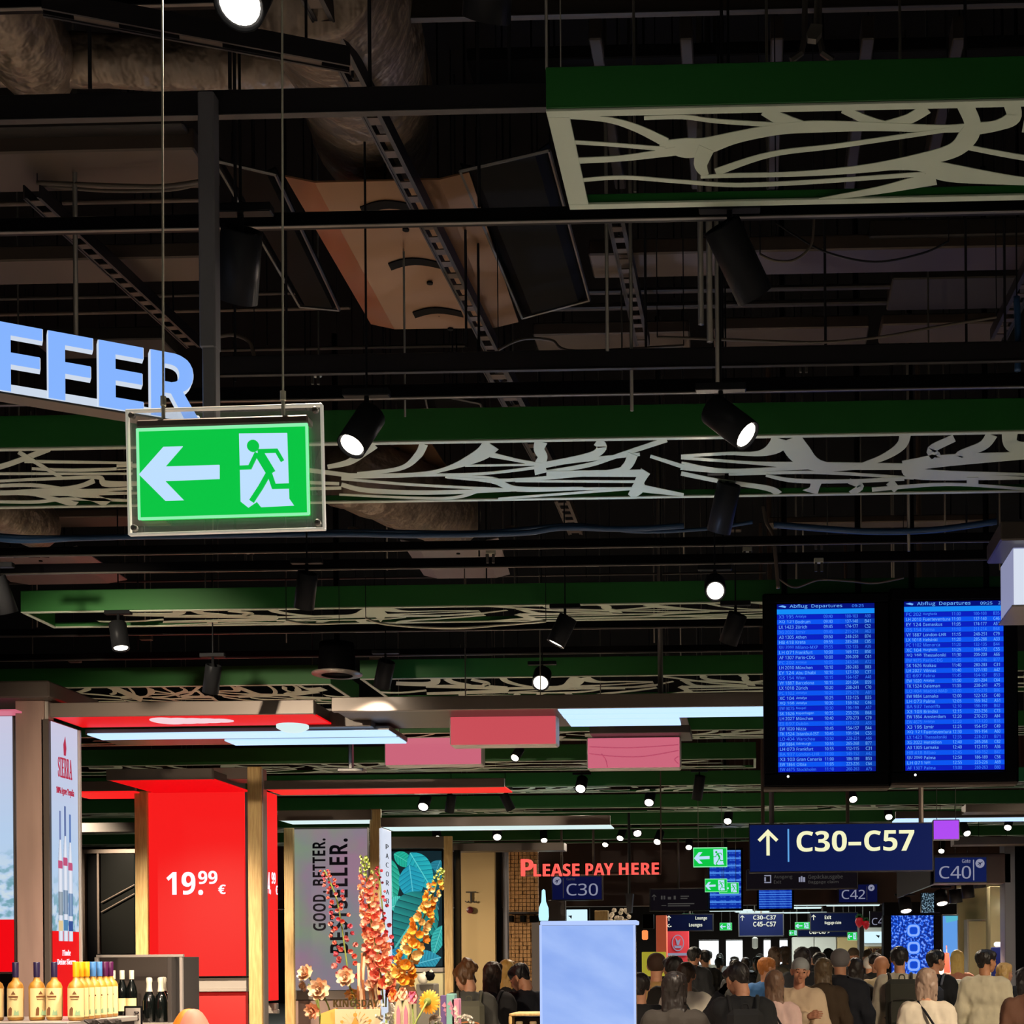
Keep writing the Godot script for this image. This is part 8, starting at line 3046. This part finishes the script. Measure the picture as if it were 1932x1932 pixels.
func backpack(who: Node3D, label: String, col: String, trim: String, w := 0.28, h := 0.42) -> void:
	var o := thing("backpack", label, "backpack")
	o.transform = who.transform
	var c := V(0, 1.2, 0.235)
	var s := ST()
	box(s, c, V(w, h, 0.15), 0.045)
	var bd := part(o, "body", s, cm(col), true)
	s = ST()
	box(s, c + V(0, -h * 0.18, 0.085), V(w * 0.82, h * 0.46, 0.06), 0.03)
	part(bd, "front_pocket", s, cm(col), true)
	s = ST(true)
	tube(s, smooth([c + V(-w * 0.36, -h * 0.4, 0.12), c + V(-w * 0.36, h * 0.02, 0.13), c + V(-w * 0.2, h * 0.1, 0.13), c + V(w * 0.2, h * 0.1, 0.13), c + V(w * 0.36, h * 0.02, 0.13), c + V(w * 0.36, -h * 0.4, 0.12)], 5), 0.007, 6)
	part(bd, "trim", s, cm(trim), true)
	for k in [-1, 1]:
		s = ST(true)
		tube(s, smooth([V(0.10 * k, 1.38, 0.16), V(0.115 * k, 1.50, 0.05), V(0.12 * k, 1.46, -0.08), V(0.135 * k, 1.28, -0.135), V(0.17 * k, 1.1, -0.06), V(0.14 * k, 1.03, 0.15)], 5), 0.016, 6)
		part(o, "strap", s, cm(trim if trim == "2e2a26" else col), true)
	s = ST(true)
	tube(s, smooth([c + V(-0.03, h * 0.5, -0.02), c + V(-0.02, h * 0.58, -0.02), c + V(0.02, h * 0.58, -0.02), c + V(0.03, h * 0.5, -0.02)], 4), 0.007, 6)
	part(bd, "handle", s, cm(col), true)


func people() -> void:
	var f := "c98f6e"
	var o: Node3D
	# the queue before the beige wall
	o = person("person with a braided brown bun bowing the head, wearing a grey top", 886, 1812, 11.6, 0.15, "bow_left", "bun", [f, "5a3a1c", "4c4a44", "26262a"], "jacket", 0.9)
	backpack(o, "grey rucksack with orange trim on the person with the braided bun", "5d5a4a", "c87848", 0.3, 0.46)
	o = person("person with long dark brown hair in a black jacket with a brown hood", 928, 1815, 12.2, -0.2, "stand", "long", [f, "2c1b12", "1c1a1c", "1c1c20"], "jacket", 0.9)
	backpack(o, "dark grey backpack on the person with long dark brown hair", "26262a", "3c3c40")
	person("blonde person standing close behind the dark haired one by the beige wall", 955, 1811, 13.6, -0.1, "stand", "long", [f, "b8924a", "1a1a1c", "202024"], "jacket", 0.88)
	person("person with black hair looking down sideways, in a navy jacket, beside the marble pillar", 993, 1815, 12.6, 0.5, "bow_left", "short", [f, "120e10", "12141e", "16161a"], "jacket", 0.95)
	s_crate()
	# right of the marble pillar
	person("person in a dark coat half hidden behind the marble pillar's edge", 1207, 1836, 11.0, 0.1, "stand", "short", [f, "1e1612", "141214", "141416"])
	person("person with an orange and black cap in a tan quilted jacket", 1238, 1800, 13.6, -0.1, "stand", "cap", [f, "3a2416", "b08a54", "28282c"], "jacket", 1.05)
	person("person with short black hair looking sideways behind the long haired woman", 1270, 1804, 12.8, -0.3, "look_left", "short", [f, "14100e", "24221e", "202024"])
	o = person("person with short brown hair in a white hooded top with a black strap", 1294, 1816, 12.4, 0.0, "stand", "short", [f, "3a2a1e", "c8c0b2", "2c2c32"])
	s_strap(o, "black shoulder strap bag on the person in the white hooded top")
	person("person with long dark hair seen from behind, close, in a dark jacket", 1272, 1834, 9.4, -0.05, "stand", "long", [f, "1c1512", "2e2822", "1c1c1e"], "jacket", 1.0)
	o = person("person in a black jacket holding a hand to the bowed dark haired head", 1400, 1814, 10.4, 0.1, "hand_head", "short", [f, "1e1614", "141417", "18181c"], "jacket", 1.02)
	backpack(o, "black backpack with grey straps on the person with a hand at the head", "1a1a1c", "4a4a42")
	person("person with curly ginger hair in a blue jacket", 1444, 1807, 15.0, -0.3, "look_right", "short", [f, "b06a2c", "2c5a8c", "2a2a30"], "jacket", 0.95)
	o = person("person with long straight light brown hair and a pale pink top", 1461, 1831, 11.2, 0.0, "stand", "long", [f, "6a4e3c", "c8a8a0", "2a2a30"], "jacket", 0.9)
	s_strap(o, "dark shoulder bag on the person with long straight light brown hair")
	person("person in a grey cap facing the camera, arms folded over a white and orange shirt", 1508, 1809, 12.8, PI - 0.25, "crossed", "cap", ["b87e62", "8e9090", "cdb496", "2a2a2e"], "jacket", 1.0)
	person("person with dark curly hair behind the grey cap", 1514, 1787, 16.5, 0.1, "stand", "bob", [f, "1e1512", "16161a", "1a1a1e"])
	person("person with dark blond hair tied back in a long brown coat", 1553, 1808, 13.6, -0.05, "stand", "long", [f, "5c4a34", "40301e", "26201a"], "coat", 0.95)
	person("person with black hair behind the brown coat", 1546, 1797, 18.0, 0.0, "stand", "short", [f, "0e0c0c", "1c1a1a", "1a1a1a"])
	person("tall person with a grey hood up and a navy coat", 1585, 1792, 13.8, 0.0, "stand", "cap", [f, "6e6a6a", "11131e", "14141a"], "coat", 1.08)
	person("person with short dark hair beside the navy coat, head turned", 1613, 1808, 14.8, -0.4, "look_left", "bob", [f, "241c18", "2a2624", "222226"], "jacket", 0.9)
	person("bald person in a beige jacket with a lighter stripe down the back", 1663, 1801, 15.6, 0.05, "stand", "bald", ["c08460", "000000", "b8a47c", "1c1c20"], "jacket", 1.02)
	person("person with dark hair just behind the bald one", 1652, 1798, 19.0, 0.1, "stand", "short", [f, "1c1210", "30302e", "202024"])
	person("person in a white cap behind the short dark haired one", 1640, 1806, 20.0, -0.2, "stand", "cap", [f, "d8d4cc", "5a5a5c", "242428"])
	o = person("person with dark hair and a pale hood in front of the blue screen", 1697, 1786, 14.6, 0.0, "stand", "short", [f, "1a1414", "b4aa98", "222226"])
	backpack(o, "dark green backpack on the person in front of the blue screen", "2c2c24", "2e2a26", 0.34, 0.5)
	person("person with cropped grey blond hair in a cream shirt, close to the camera", 1748, 1827, 10.8, -0.1, "stand", "bob", [f, "9a8070", "d6c8b4", "34343a"], "shirt", 0.95)
	s_strap(get_child(get_child_count() - 1), "thin dark shoulder strap bag over the cream shirt")
	o = person("person with black hair in a black jacket turned to the shop", 1763, 1793, 16.0, -0.3, "look_right", "short", [f, "120f10", "131316", "18181c"])
	backpack(o, "grey square backpack on the person in the black jacket", "5c6068", "44484e", 0.28, 0.34)
	person("person with long blonde hair in a salmon top in the bright shop entrance", 1806, 1793, 17.6, -0.1, "stand", "long", [f, "d8b868", "d0886c", "b8a080"], "jacket", 0.88)
	person("person with short dark hair in a white long-sleeved shirt, looking to the side", 1858, 1792, 14.8, -0.15, "look_right", "short", ["c48862", "1e1614", "cfc4a8", "1a1e2a"], "shirt", 1.06)
	person("older person with short blond hair in a black top next to the white shirt", 1893, 1817, 15.6, -0.3, "look_right", "bob", [f, "c8a060", "181a20", "20222a"], "jacket", 0.92)
	person("person in a reddish brown coat cut off by the edge", 1936, 1826, 12.0, 0.1, "stand", "bob", [f, "1e1a1a", "6a4634", "2a2220"], "coat", 0.95)
	person("fair haired person in front of the blue screen's black frame", 1740, 1805, 21.0, 0.2, "look_left", "short", [f, "c0a070", "a88870", "303034"])
	# the distant travellers before the windows
	var hc := ["16120f", "2c2018", "4a3624", "1c1a1c", "5a4a3a"]
	var jc := ["1c1c20", "2a2622", "3a3a3e", "14161e", "4a4438", "5c5c5c"]
	var poses := ["stand", "walk", "stand", "look_left"]
	for i in 34:
		var row := i / 5
		var d := 20.6 + row * 2.3
		var x := 1308.0 + (i % 5) * 76 + (row % 3) * 25 + rng.randf_range(-4, 4)
		if row > 3 and x > 1600:
			x -= 44
		var hgt := rng.randf_range(1.62, 1.84)
		var y := 1812.0 - (hgt - EYE) * F / d + (x - 1352.0) * -0.008
		person("distant traveller seen as a dark silhouette against the bright windows", x, y, d, rng.randf_range(-0.5, 0.5) + (PI if i % 5 == 4 else 0.0), poses[i % 4], ["short", "long", "bob", "short", "cap"][i % 5], [f, hc[i % 5], jc[(i * 5) % 6], "1e1e22"], "jacket" if i % 3 else "coat", rng.randf_range(0.88, 1.02), "distant travellers before the bright windows")


func s_crate() -> void:
	var o := thing("display_crate", "orange edged wooden display crate with small tins beside the marble pillar", "crate", P(990, 1990, 7.2))
	var s := ST()
	pb(s, 960, 1912, 1022, 1917, 7.2, 0.3, 0.003)
	pb(s, 960, 1917, 966, 2100, 7.2, 0.3, 0.003)
	part(o, "frame", s, M.oak)
	s = ST()
	pb(s, 966, 1920, 1022, 2100, 7.3, 0.2, 0.003)
	part(o, "body", s, M.duct_dark)
	for x in [974, 1000]:
		s = ST(true)
		var p := P(x + 6, 1936, 7.25)
		lathe(s, [Vector2(0, -0.03), Vector2(0.018, -0.03), Vector2(0.018, 0.02), Vector2(0.015, 0.024), Vector2(0, 0.024)], 14, Transform3D(Basis.IDENTITY, p))
		part(o, "tin", s, M.card_cream)


func s_strap(who: Node3D, label: String) -> void:
	var o := thing("shoulder_bag", label, "bag")
	o.transform = who.transform
	var s := ST(true)
	tube(s, smooth([V(-0.08, 1.50, 0.03), V(0.02, 1.36, 0.15), V(0.13, 1.18, 0.155), V(0.2, 1.0, 0.13)], 6), 0.011, 6)
	tube(s, smooth([V(-0.08, 1.50, 0.03), V(-0.02, 1.40, -0.14), V(0.12, 1.18, -0.16), V(0.22, 1.0, 0.02)], 6), 0.011, 6)
	part(o, "strap", s, M.cable_dark, true)
	s = ST()
	box(s, V(0.25, 0.92, 0.08), V(0.1, 0.18, 0.24), 0.03)
	part(o, "bag", s, M.cable_dark, true)
